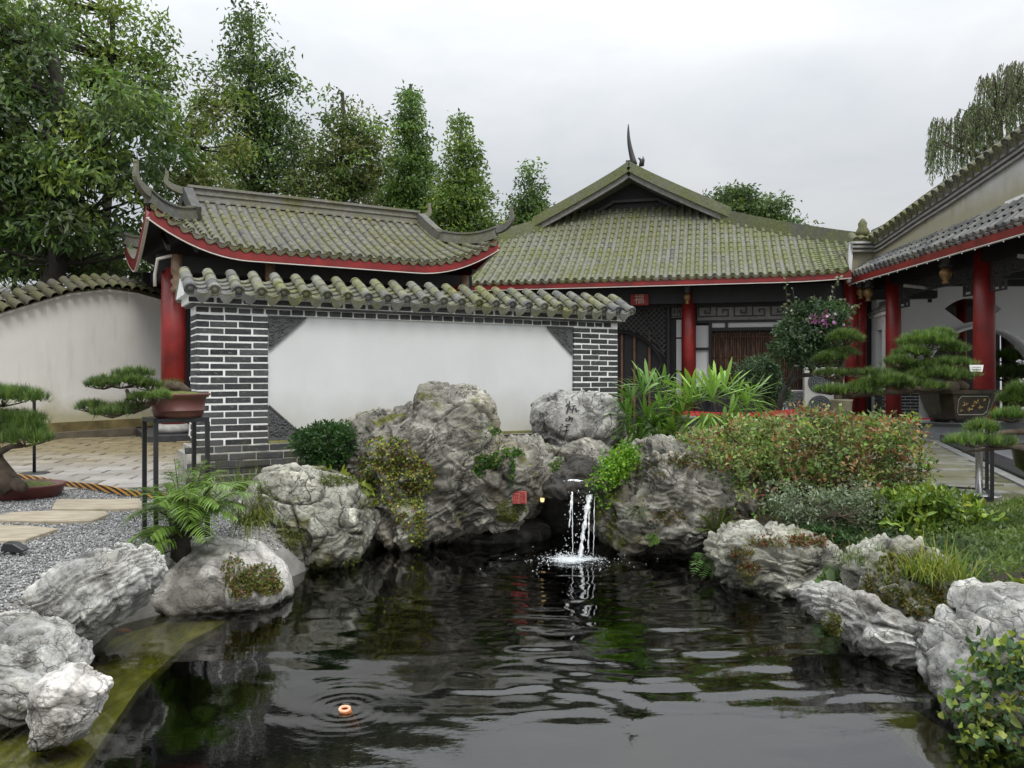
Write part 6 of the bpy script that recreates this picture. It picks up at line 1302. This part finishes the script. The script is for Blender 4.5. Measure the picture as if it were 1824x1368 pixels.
# tall black stand with cascading pine
def stand(label, c, hd, ang, zt, th=.028, bars=(.04,), name='pot_stand'):
    r_ = thing(name, (c[0], c[1], 0), label, 'stand'); cs = [np.array([c[0]+hd*math.cos(math.radians(a)), c[1]+hd*math.sin(math.radians(a)), 0]) for a in ang]
    for p in cs: m = MB(); m.bar(p, p+np.array([0, 0, zt-th/2]), th, th, up=cs[1]-cs[0]); m.build('leg', M_IRON, r_)
    for z, nm in ((zt, 'top_frame'), (bars[0], 'base_frame')):
        m = MB()
        for i in range(4): m.bar(cs[i]+np.array([0, 0, z]), cs[(i+1) % 4]+np.array([0, 0, z]), th*1.02, th*1.02)
        m.build(nm, M_IRON, r_)
    return r_, cs
sc_ = P(313, 0, 5.65); s1, cs = stand('tall square black steel pot stand behind the feather palm', (sc_[0], sc_[1]), .243, (172, 262, 352, 82), .845)
m = MB(); m.prism([p*.99+np.array([sc_[0], sc_[1], 0])*.01+np.array([0, 0, .849]) for p in cs], (0, 0, .008)); m.build('top_plate', M_IRON, s1)
pc = thing('potted_pine', (sc_[0], sc_[1], .86), 'cascading pine bonsai in a round brown pot on the tall black stand at the left', 'bonsai', 'potted pines'); c = P(318, 0, 5.6); c[2] = 0
m = MB(); m.lathe(c, [(.15, .862), (.165, .88), (.17, .905), (.178, .91), (.178, .916), (.172, .92), (.185, 1.0), (.212, 1.018), (.214, 1.032), (.19, 1.032), (.18, 1.01)], 36); m.build('pot', plain('brown_clay_pot', (.125, .042, .033), .5, .15), pc, True)
m = MB(); m.lathe(c, [(.19, 1.0), (.17, 1.03), (.05, 1.05)], 24); m.build('soil', M_MOSSY, pc, True)
pine(pc, [(215, 683, 55, 17, 5.5, .95), (240, 668, 35, 12, 5.6, .95), (185, 688, 30, 10, 5.4, .85), (165, 728, 30, 14, 5.4, 1.0), (200, 738, 32, 12, 5.3, .9), (255, 712, 28, 14, 5.4, .85), (285, 708, 15, 12, 5.3, 1.5), (270, 690, 22, 12, 5.5, .8), (228, 728, 28, 10, 5.4, .9), (305, 688, 16, 6, 5.6, .9)],
     [[(335, 700, 5.6, .035), (320, 688, 5.6, .034), (298, 685, 5.55, .03), (285, 700, 5.5, .026), (262, 722, 5.45, .024), (238, 732, 5.4, .024), (222, 722, 5.4, .02), (230, 708, 5.45, .015), (226, 695, 5.5, .012)], [(240, 730, 5.4, .018), (205, 738, 5.4, .012), (170, 735, 5.4, .008)], [(228, 706, 5.45, .01), (245, 700, 5.5, .008), (262, 700, 5.5, .006)], [(300, 686, 5.55, .03), (320, 694, 5.6, .02)]], ll=.040, w=.0030)
# plastic chair
PCH = Frame(P(366, 0, 13.4)[:2], (.9, .43), (-.43, .9)); ch = thing('plastic_chair', PCH(0, 0, .13), 'white plastic chair half hidden behind the left brick pier', 'chair')
m = MB(); pts = [PCH(-.2+.4*i/8, .02*math.cos((i-4)/4*1.4), 0) for i in range(9)]
m.prism([PCH(-.21, .2, .95), PCH(.21, .2, .95), PCH(.24, .24, 1.14), PCH(.18, .25, 1.18), PCH(-.18, .25, 1.18), PCH(-.24, .24, 1.14)], PCH.n*.02)
for i in range(5): m.bar(PCH(-.17+i*.085, .2, .58), PCH(-.17+i*.085, .2, .97), .04, .015)
m.build('backrest', M_WPLASTIC, ch)
m = MB(); m.box(PCH, -.22, .22, -.24, .22, .54, .57); m.build('seat', M_WPLASTIC, ch, bevel=.01)
for a, b in ((-.2, -.22), (.2, -.22), (-.2, .2), (.2, .2)): m = MB(); m.bar(PCH(a*1.15, b*1.15, .13), PCH(a, b, .55), .035, .035); m.build('leg', M_WPLASTIC, ch)
# stanchion with striped rope at the left
s0 = G(61, 846, 0); st_ = thing('rope_post', s0, 'black rope post with round base on the paving behind the shallow dish pine', 'post'); m = MB(); m.lathe(s0, [(.165, 0), (.165, .02), (.15, .03), (.02, .035)], 28); m.build('base', M_IRON, st_, True)
m = MB(); m.lathe(s0, [(.018, .03), (.018, .88), (.026, .9), (.0, .92)], 12); m.build('pole', M_IRON, st_, True)
t = NT('striped_tape'); w_ = t.n('ShaderNodeTexWave', {'Vector': t.n('ShaderNodeTexCoord').outputs['Object'], 'Scale': 13.0, 'Distortion': 0.0}, wave_type='BANDS', bands_direction='DIAGONAL')
M_STRIPE = t.done(t.prin(t.ramp(w_.outputs['Fac'], [(.47, (.012, .011, .01)), (.53, (.55, .27, .05))]), .5))
m = MB(); N = 24; pts = [G(-80+i*(440/(N-1)), 838+i*(62/(N-1))+2*math.sin(i*.9)*.5, .02) for i in range(N)]; m.sweep(pts, [.02]*N, [.055+.006*math.sin(i) for i in range(N)]); tag(m.build('striped_rope', M_STRIPE), 'black and yellow striped barrier strip lying along the paving edge', 'barrier')
# little garden spotlight on the gravel
gp = G(25, 990, 0); sl = thing('garden_spotlight', gp, 'small black spotlight lying on the gravel at the left picture edge', 'spotlight'); m = MB()
m.prism([gp+np.array([-.075, -.03, .035]), gp+np.array([-.055, -.03, .088]), gp+np.array([.01, -.03, .085]), gp+np.array([.085, -.03, .04]), gp+np.array([.05, -.03, .022])], (0, .07, 0)); m.build('head', M_IRON, sl, bevel=.006)
m = MB(); m.bar(gp+np.array([0, 0, 0]), gp+np.array([-.02, 0, .04]), .02, .02); m.tube([gp+np.array([-.04, 0, .03]), gp+np.array([-.09, -.03, .008]), gp+np.array([-.14, -.06, .006])], .006, 6); m.build('stake', M_IRON, sl)
# wooden boards leaning on the garden wall
bd = G(93, 774, .0); m = MB(); m.bar(bd, bd+np.array([-.18, .15, .72]), .05, .03); tag(m.build('wooden_slat', plain('pale_wood', (.36, .29, .15), .7)), 'pale wooden slat leaning on the garden wall foot at the left', 'slat')
m = MB(); m.prism([G(73, 762, .02), G(82, 765, .02), G(80, 765, .02)+np.array([-.15, .2, .52]), G(62, 765, .02)+np.array([-.15, .2, .52])], (0, .03, 0)); tag(m.build('grey_board', M_GREYW), 'thin grey board leaning on the garden wall beside the wooden slat', 'board')

# right side: stand with glazed pot and pine
rc = P(1700, 0, 7.62); s2, cs2 = stand('black steel pot stand at the right carrying the glazed pot', (rc[0], rc[1]), .43, (200, 285, 20, 105), .695, .032, (.03,))
m = MB(); m.prism([p+np.array([0, 0, .70]) for p in cs2], (0, 0, .012)); m.build('top_plate', plain('grey_steel_top', (.09, .095, .105), .4, .1), s2)
rp = thing('potted_pine', (rc[0], rc[1], .72), 'spreading pine bonsai in a brown glazed pot with gold flowers at the right', 'bonsai', 'potted pines')
RPF = Frame((rc[0]+.03, rc[1]-.0), (.985, .17), (-.17, .985)); m = MB()
t = NT('dark_brown_glaze'); M_GLAZE = t.done(t.prin(t.ramp(t.noise(6, 5), [(.3, (.012, .010, .008)), (.7, (.045, .034, .025))]), .25, t.bump(t.noise(30, 3), .2, .004)))
lv = [(.20, .72), (.235, .75), (.27, .84), (.31, .985), (.34, .99), (.345, 1.025), (.30, 1.025)]; b = 0
for (w_, z) in lv:
    ch_ = .08; 
    for (a, d) in ((-w_+ch_, -w_*.72), (w_-ch_, -w_*.72), (w_, -w_*.72+ch_), (w_, w_*.72-ch_), (w_-ch_, w_*.72), (-w_+ch_, w_*.72), (-w_, w_*.72-ch_), (-w_, -w_*.72+ch_)): m.v.append(tuple(RPF(a, d, z)))
for i in range(len(lv)-1):
    for k in range(8): m.f.append([i*8+k, i*8+(k+1) % 8, (i+1)*8+(k+1) % 8, (i+1)*8+k])
m.f.append(list(range(8))[::-1]); m.build('pot', M_GLAZE, rp)
m = MB(); m.prism([RPF(a, d, 1.0) for a, d in ((-.26, -.2), (.26, -.2), (.26, .2), (-.26, .2))], (0, 0, .015)); m.build('soil', M_MOSSY, rp)
for a, d in ((-.15, -.1), (.15, -.1), (.15, .12), (-.15, .12)): m = MB(); m.box(RPF, a-.03, a+.03, d-.03, d+.03, .708, .735); m.build('foot', M_GLAZE, rp)
def face(a, z): w_ = np.interp(z, [.75, .84, .985], [.235, .27, .31]); return RPF(a, -w_*.72-.003, z)
m = MB(); fr_ = [(-.14, .79), (.12, .79), (.155, .82), (.165, .93), (.14, .965), (-.14, .965), (-.165, .93), (-.16, .82)]; m.tube([face(a, z) for a, z in fr_+fr_[:1]], .0035, 5); m.build('frame_line', plain('gold_grey_line', (.25, .24, .19), .4), rp)
m = MB(); r_ = random.Random(8)
for (cx_, cz_, k_) in ((-.09, .89, 1), (.03, .91, 1.1), (.08, .86, .8), (-.03, .84, .9), (-.12, .83, .6), (.0, .875, .7), (.11, .93, .6)):
    for q in range(6):
        a = q*1.047+r_.random(); p0 = face(cx_, cz_); p1 = face(cx_+.035*k_*math.cos(a), cz_+.025*k_*math.sin(a)); m.tube([p0, (p0+p1)/2, p1], [.003, .0085*k_, .003], 5, flat=.5)
m.build('flower_relief', plain('gold_flowers', (.30, .20, .07), .45, .45, 22), rp)
pine(rp, [(1650, 612, 46, 26, 7.7, 1.35), (1672, 600, 28, 16, 7.8, 1.4), (1625, 632, 30, 16, 7.6, 1.1), (1700, 625, 26, 14, 7.7, 1.2), (1600, 648, 24, 14, 7.5, 1.0), (1690, 650, 42, 12, 7.6, 1.1), (1640, 655, 40, 12, 7.6, .8), (1665, 672, 66, 22, 7.5, 1.0), (1610, 660, 25, 10, 7.6, .9), (1630, 690, 48, 14, 7.3, 1.0), (1580, 682, 42, 18, 7.2, 1.1), (1545, 690, 30, 12, 7.2, 1.1), (1520, 700, 45, 10, 7.2, 1.2), (1480, 698, 28, 9, 7.2, 1.2), (1560, 668, 25, 9, 7.3, .8)],
     [[(1705, 692, 7.6, .07), (1695, 670, 7.6, .06), (1670, 662, 7.6, .045), (1655, 640, 7.65, .03), (1645, 625, 7.7, .022)], [(1700, 690, 7.5, .06), (1670, 688, 7.4, .05), (1630, 694, 7.3, .035), (1570, 700, 7.2, .025), (1500, 708, 7.2, .014)], [(1690, 668, 7.6, .035), (1705, 652, 7.6, .02)], [(1720, 692, 7.6, .05), (1700, 680, 7.6, .06)]], ll=.055)
# name sign in that pot
sg = thing('plant_sign', P(1740, 690, 7.4), 'small white plant name sign stuck in the glazed pot', 'sign'); m = MB(); a = P(1729, 650, 7.4); b_ = P(1752, 662, 7.4)
m.prism([P(1727, 650, 7.4), P(1752, 650, 7.4), P(1750, 662, 7.4), P(1729, 662, 7.4)], (0, .012, 0)); m.build('board', M_WPLASTIC, sg); m = MB(); m.bar(P(1740, 662, 7.41), P(1740, 691, 7.41), .012, .008); m.build('stake', M_WPLASTIC, sg)
m = MB()
for k in range(2): m.bar(P(1731, 653.5+k*4, 7.397), P(1748, 653.5+k*4, 7.397), .005, .002)
m.build('print_line', M_GREYW, sg)
# tall slim pine in front of the hall
tp = thing('potted_pine', P(1480, 0, 9.5)*np.array([1, 1, 0]), 'clipped pine with rounded stacked pads between the flowering tree and the side hall', 'bonsai', 'potted pines')
pine(tp, [(1505, 605, 30, 22, 9.5, 1.0), (1500, 632, 28, 14, 9.5, .9), (1480, 640, 25, 12, 9.4, .9), (1480, 668, 30, 10, 9.3, .8), (1520, 668, 25, 8, 9.4, .7), (1462, 645, 14, 8, 9.4, .9)], [[(1497, 745, 9.5, .12), (1500, 720, 9.5, .09), (1492, 690, 9.5, .06), (1500, 650, 9.5, .045), (1505, 610, 9.5, .02)], [(1495, 680, 9.5, .03), (1470, 672, 9.4, .02)]], ll=.06, w=.004)
# pine at the right edge
ep = thing('potted_pine', P(1850, 0, 5.6)*np.array([1, 1, 0]), 'pine bonsai with twisted bare branch in a black pot cut by the right picture edge', 'bonsai', 'potted pines')
pine(ep, [(1800, 745, 28, 14, 5.5, 1.3), (1822, 715, 22, 18, 5.6, 1.1), (1748, 768, 25, 14, 5.4, 1.2), (1735, 790, 45, 12, 5.3, 1.3), (1775, 792, 30, 9, 5.4, 1.0), (1840, 700, 40, 20, 5.6, .9), (1800, 715, 20, 12, 5.7, 1)],
     [[(1860, 770, 5.6, .04), (1825, 768, 5.5, .025), (1790, 770, 5.45, .018), (1765, 778, 5.4, .014), (1745, 785, 5.4, .008)], [(1830, 800, 5.5, .03), (1800, 796, 5.45, .018), (1760, 800, 5.4, .012), (1715, 805, 5.3, .006)], [(1870, 820, 5.6, .06), (1860, 770, 5.6, .05), (1845, 720, 5.6, .03)]], ll=.055)
m = MB(); m.lathe(P(1872, 0, 5.6)*np.array([1, 1, 0]), [(.15, .45), (.22, .5), (.24, .62), (.25, .66), (.2, .66)], 24); m.build('pot', M_GLAZE, ep, True); m = MB(); m.lathe(P(1890, 0, 5.6)*np.array([1, 1, 0]), [(.02, 0), (.02, .45)], 8); m.build('support', M_IRON, ep)
# stump pot behind
vp = thing('planter', P(1492, 0, 9.1)*np.array([1, 1, 0]), 'tall ochre planter beside the air conditioner', 'planter'); m = MB(); m.lathe(P(1499, 0, 9.3)*np.array([1, 1, 0]), [(.06, .25), (.08, .4), (.10, .62), (.12, .86), (.13, .88), (.11, .88)], 18); m.build('body', plain('ochre_clay', (.20, .18, .12), .7), vp, True); m = MB(); m.lathe(P(1499, 0, 9.3)*np.array([1, 1, 0]), [(.07, 0), (.06, .25)], 12); m.build('foot', M_STONE, vp)
# pine clump seen through the moon gate
gp_ = thing('garden_pine', (12.9, 20.3, 0), 'rounded light green pine seen through the moon gate at the right', 'tree')
pine(gp_, [(1800, 640, 45, 16, 20.3, 1.5), (1820, 665, 45, 14, 20.0, 1.4), (1790, 672, 40, 14, 19.8, 1.3), (1835, 640, 30, 14, 20.5, 1.3)], [[(1810, 745, 20.3, .12), (1812, 700, 20.3, .1), (1805, 650, 20.3, .06)]], ll=.16, w=.012, dens=.35)
# air conditioner
AF = Frame(HL(2.98, .3, 0)[:2], HL.u, HL.n); ac = thing('air_conditioner', AF(0, 0, .12), 'tall cream two-fan air conditioner unit under the hall eave', 'air conditioner')
m = MB(); m.box(AF, -.42, .42, 0, .34, .16, 1.36); m.build('casing', plain('cream_metal', (.52, .51, .47), .5, .08), ac, bevel=.012)
for z in (.48, 1.02):
    fb = MB(); c_ = AF(-.1, -.004, z); fb.add([c_+AF.u*.25*math.cos(a)+np.array([0, 0, .25*math.sin(a)]) for a in np.linspace(0, 2*math.pi, 28)[:-1]], [list(range(27))]); f0 = fb.build('fan', plain('fan_dark', (.06, .065, .07), .6), ac)
    g_ = MB()
    for r_ in (.06, .11, .16, .21, .25): g_.tube([c_-AF.n*.012+AF.u*r_*math.cos(a)+np.array([0, 0, r_*math.sin(a)]) for a in np.linspace(0, 2*math.pi, 25)], .004, 4, cap=False)
    for a in np.linspace(0, math.pi, 7)[:-1]: g_.bar(c_-AF.n*.012-AF.u*.25*math.cos(a)-np.array([0, 0, .25*math.sin(a)]), c_-AF.n*.012+AF.u*.25*math.cos(a)+np.array([0, 0, .25*math.sin(a)]), .004, .004)
    g_.build('grille', plain('grille_grey', (.25, .25, .25), .5), f0)
m = MB()
for x in (-.3, .3): m.box(AF, x-.05, x+.05, .02, .32, .12, .16)
m.build('foot', M_IRON, ac)
# barrier posts with red belt
def bpost(p, lab, steel=True, top=.86):
    o = thing('barrier_post', p, lab, 'post', 'barrier posts with a red belt'); m = MB(); m.lathe(p, [(.19, 0), (.19, .018), (.17, .03), (.035, .036)], 30); m.build('base', M_STEEL if steel else M_IRON, o, True); m = MB(); m.lathe(p, [(.032, .03), (.032, top-.1), (.034, top)], 14); m.build('pole', M_STEEL if steel else M_IRON, o, True); m = MB(); m.lathe(p, [(.04, top-.1), (.04, top), (.03, top+.01)], 14); m.build('cap', M_IRON, o, True)
pA = P(1190, 0, 9.6)*np.array([1, 1, 0]); pB = P(1424, 0, 9.6)*np.array([1, 1, 0]); pC = G(1744, 884, 0)
bpost(pA, 'steel barrier post behind the upright fan palm', True, .80); bpost(pB, 'steel barrier post with black head behind the azalea, beside the air conditioner', True, .80); bpost(pC, 'steel barrier post with silver round base behind the black pot stand', True, .80)
def belt(a, b, lab): m = MB(); N = 10; m.sweep([a+(b-a)*i/N+np.array([0, 0, .70-.05*math.sin(math.pi*i/N)]) for i in range(N+1)], [.006]*(N+1), [.06]*(N+1)); tag(m.build('barrier_belt', plain('red_belt', (.50, .02, .035), .5, .1)), lab, 'belt')
belt(pA, pB, 'red barrier belt running behind the fan palms'); belt(pB, pC, 'red barrier belt running behind the azalea to the glazed pot')

# ------------------------------------------------------------------ waterfall, splash, fish
t = NT('falling_water'); nb = t.bump(t.noise(40, 3, .5, stretch=(1.5, 1.5, .3)), .8, .02)
a_ = t.ramp(t.noise(30, 4, .6, stretch=(1.6, 1.6, .35)), [(.28, .25), (.5, .97)])
df = t.n('ShaderNodeBsdfDiffuse', {'Color': (.85, .88, .9, 1)}); gl = t.n('ShaderNodeBsdfGlossy', {'Color': (1, 1, 1, 1), 'Roughness': .08, 'Normal': nb}); m1 = t.n('ShaderNodeMixShader', {0: .45, 1: df.outputs[0], 2: gl.outputs[0]})
tr = t.n('ShaderNodeBsdfTransparent', {'Color': (.92, .95, .95, 1)}); M_FALL = t.done(t.n('ShaderNodeMixShader', {0: a_, 1: tr.outputs[0], 2: m1.outputs[0]}).outputs[0])
M_FOAM = plain('foam', (.85, .88, .9), .3, .05)
wf = thing('waterfall', P(1040, 1000, 6.45), 'thin waterfall in two streams dropping from the dark ledge into the pond', 'waterfall')
def stream(x0, y0, x1, y1, w0, w1, D0, D1, name='stream'):
    m = MB(); N = 22; pts = []; ws = []
    for i in range(N+1):
        q = i/N; yy_ = y0+(y1-y0)*q; xx_ = x0+(x1-x0)*q**.7+rng.normal()*.5; pts.append(P(xx_, yy_, D0+(D1-D0)*q**.5)); ws.append((w0+(w1-w0)*q)*(1+.3*rng.normal())*.5)
    m.tube(pts, [max(.0025, w) for w in ws], 8, flat=.5); m.build(name, M_FALL, wf, True)
stream(1021, 862, 1014, 940, .024, .009, 6.62, 6.5); stream(1056, 866, 1032, 1000, .046, .026, 6.62, 6.42); stream(1050, 870, 1048, 985, .02, .008, 6.62, 6.46); stream(1019, 870, 1020, 985, .008, .006, 6.6, 6.47); stream(1060, 880, 1057, 990, .008, .008, 6.6, 6.47)
m = MB(); m.sweep([P(1012, 860, 6.75), P(1025, 856, 6.68), P(1045, 858, 6.66), P(1064, 862, 6.7)], [.2]*4, [.02]*4); m.build('water_lip', M_FALL, wf, True)
def drops(n, fx, size, name, flat=1):
    v, f = ico(1); V = []; Fc = []
    for i in range(n):
        p, s = fx(i); s = s*size; V.append(v*np.array([s, s, s*flat])+p); Fc.append(f+len(v)*i)
    tag(mesh_np(name, np.concatenate(V), np.concatenate(Fc), M_FOAM, wf, True), kind='stuff')
def f1(i):
    q = rng.random(); x = [1016, 1044, 1052, 1030, 1040][rng.integers(5)]+rng.normal()*4-(6*q); return P(x, 872+q*128, 6.5+rng.normal()*.03), rng.uniform(.3, 1)**2
drops(150, f1, .0042, 'drops', 2.2)
def f2(i):
    a = rng.uniform(0, 6.28); r_ = abs(rng.normal())*.12; c = np.array([.54 if rng.random() < .6 else .40, 6.36 if rng.random() < .6 else 6.5, 0]); return np.array([c[0]+r_*1.25*math.cos(a), c[1]+r_*.8*math.sin(a), WL+.004+abs(rng.normal())*.03*math.exp(-r_*8)]), rng.uniform(.2, 1)**1.5
drops(1000, f2, .0055, 'splash', .5)
def f3(i):
    a = rng.uniform(0, 6.28); r_ = .12+abs(rng.normal())*.22; return np.array([.5+r_*1.2*math.cos(a), 6.36+r_*.8*math.sin(a), WL+abs(rng.normal())*.02+.003]), rng.uniform(.2, 1)
drops(90, f3, .005, 'spray')
t = NT('foam_film'); al = t.ramp(t.math('MULTIPLY', t.math('ADD', t.noise(24, 6, .75), .25), t.attr('fade')), [(.40, 0), (.62, .92)]); M_FILM = t.done(t.n('ShaderNodeMixShader', {0: al, 1: t.n('ShaderNodeBsdfTransparent').outputs[0], 2: t.n('ShaderNodeBsdfDiffuse', {'Color': (.75, .8, .82, 1)}).outputs[0]}).outputs[0])
V = []; Fd = []; Fc = []
for j in range(13):
    for i in range(48): a = i/48*2*math.pi; r_ = j/12; V.append((.48+.42*r_*math.cos(a)*(1+.25*math.sin(a*3+1)), 6.42+.27*r_*math.sin(a)*(1+.2*math.cos(a*4)), WL+.012+.008*math.cos(r_*9)*(1-r_))); Fd.append((1-r_)**.8)
for j in range(12):
    for i in range(48): Fc.append([j*48+i, j*48+(i+1) % 48, (j+1)*48+(i+1) % 48, (j+1)*48+i])
mesh_np('foam_film', np.array(V), Fc, M_FILM, wf, True, {'fade': np.array(Fd)})
# koi mouth at the surface with its body just below
kf = G(614, 1268, WL); ko = thing('koi_fish', kf, 'orange koi gulping at the surface in the reflection of the white wall', 'fish'); M_KOI = plain('koi_orange', (.75, .22, .06), .3, .3, 12)
m = MB(); m.tube([kf+np.array([.02, .10, -.13]), kf+np.array([.012, .06, -.08]), kf+np.array([.004, .02, -.03]), kf+np.array([0, 0, .012])], [.032, .036, .033, .024], 14, cap=False); m.build('body', M_KOI, ko, True)
m = MB(); m.tube([kf+np.array([.022*math.cos(a), .018*math.sin(a), .013+.004*math.sin(a)]) for a in np.linspace(0, 6.28, 20)], .0068, 8, cap=False); m.build('lips', plain('koi_lips', (.85, .42, .25), .3, .1), ko, True)
m = MB(); m.lathe(kf, [(.012, -.012), (.018, .0), (.02, .008)], 12); m.build('mouth', plain('koi_mouth', (.55, .12, .03), .4), ko, True)
k2 = G(219, 1125, -.38); m = MB(); m.tube([k2+np.array([-.05, 0, 0]), k2+np.array([-.02, 0, .006]), k2+np.array([.02, .003, .006]), k2+np.array([.05, .006, 0])], [.003, .011, .012, .004], 8); tag(m.build('goldfish', M_KOI, None, True), 'tiny orange goldfish under the stone rim in the green shallows', 'fish')
# small lamp glowing in the gap beside the seal
lp = P(966, 888, 6.95); lm = thing('cave_lamp', lp, 'tiny warm lamp glowing in the dark gap right of the red seal', 'lamp'); t = NT('lamp_glow'); M_GLOW = t.done(t.n('ShaderNodeEmission', {'Color': (1, .72, .32, 1), 'Strength': 1.3}).outputs[0])
m = MB(); m.lathe(lp, [(.012, -.03), (.018, -.02), (.018, .018), (.006, .035)], 10); m.build('bulb', M_GLOW, lm, True); m = MB(); m.lathe(lp, [(.02, -.05), (.022, -.03)], 10); m.build('socket', M_IRON, lm)
print('tris', sum(len(o.data.polygons) for o in sc.objects if o.type == 'MESH'), 'objects', len(sc.objects))
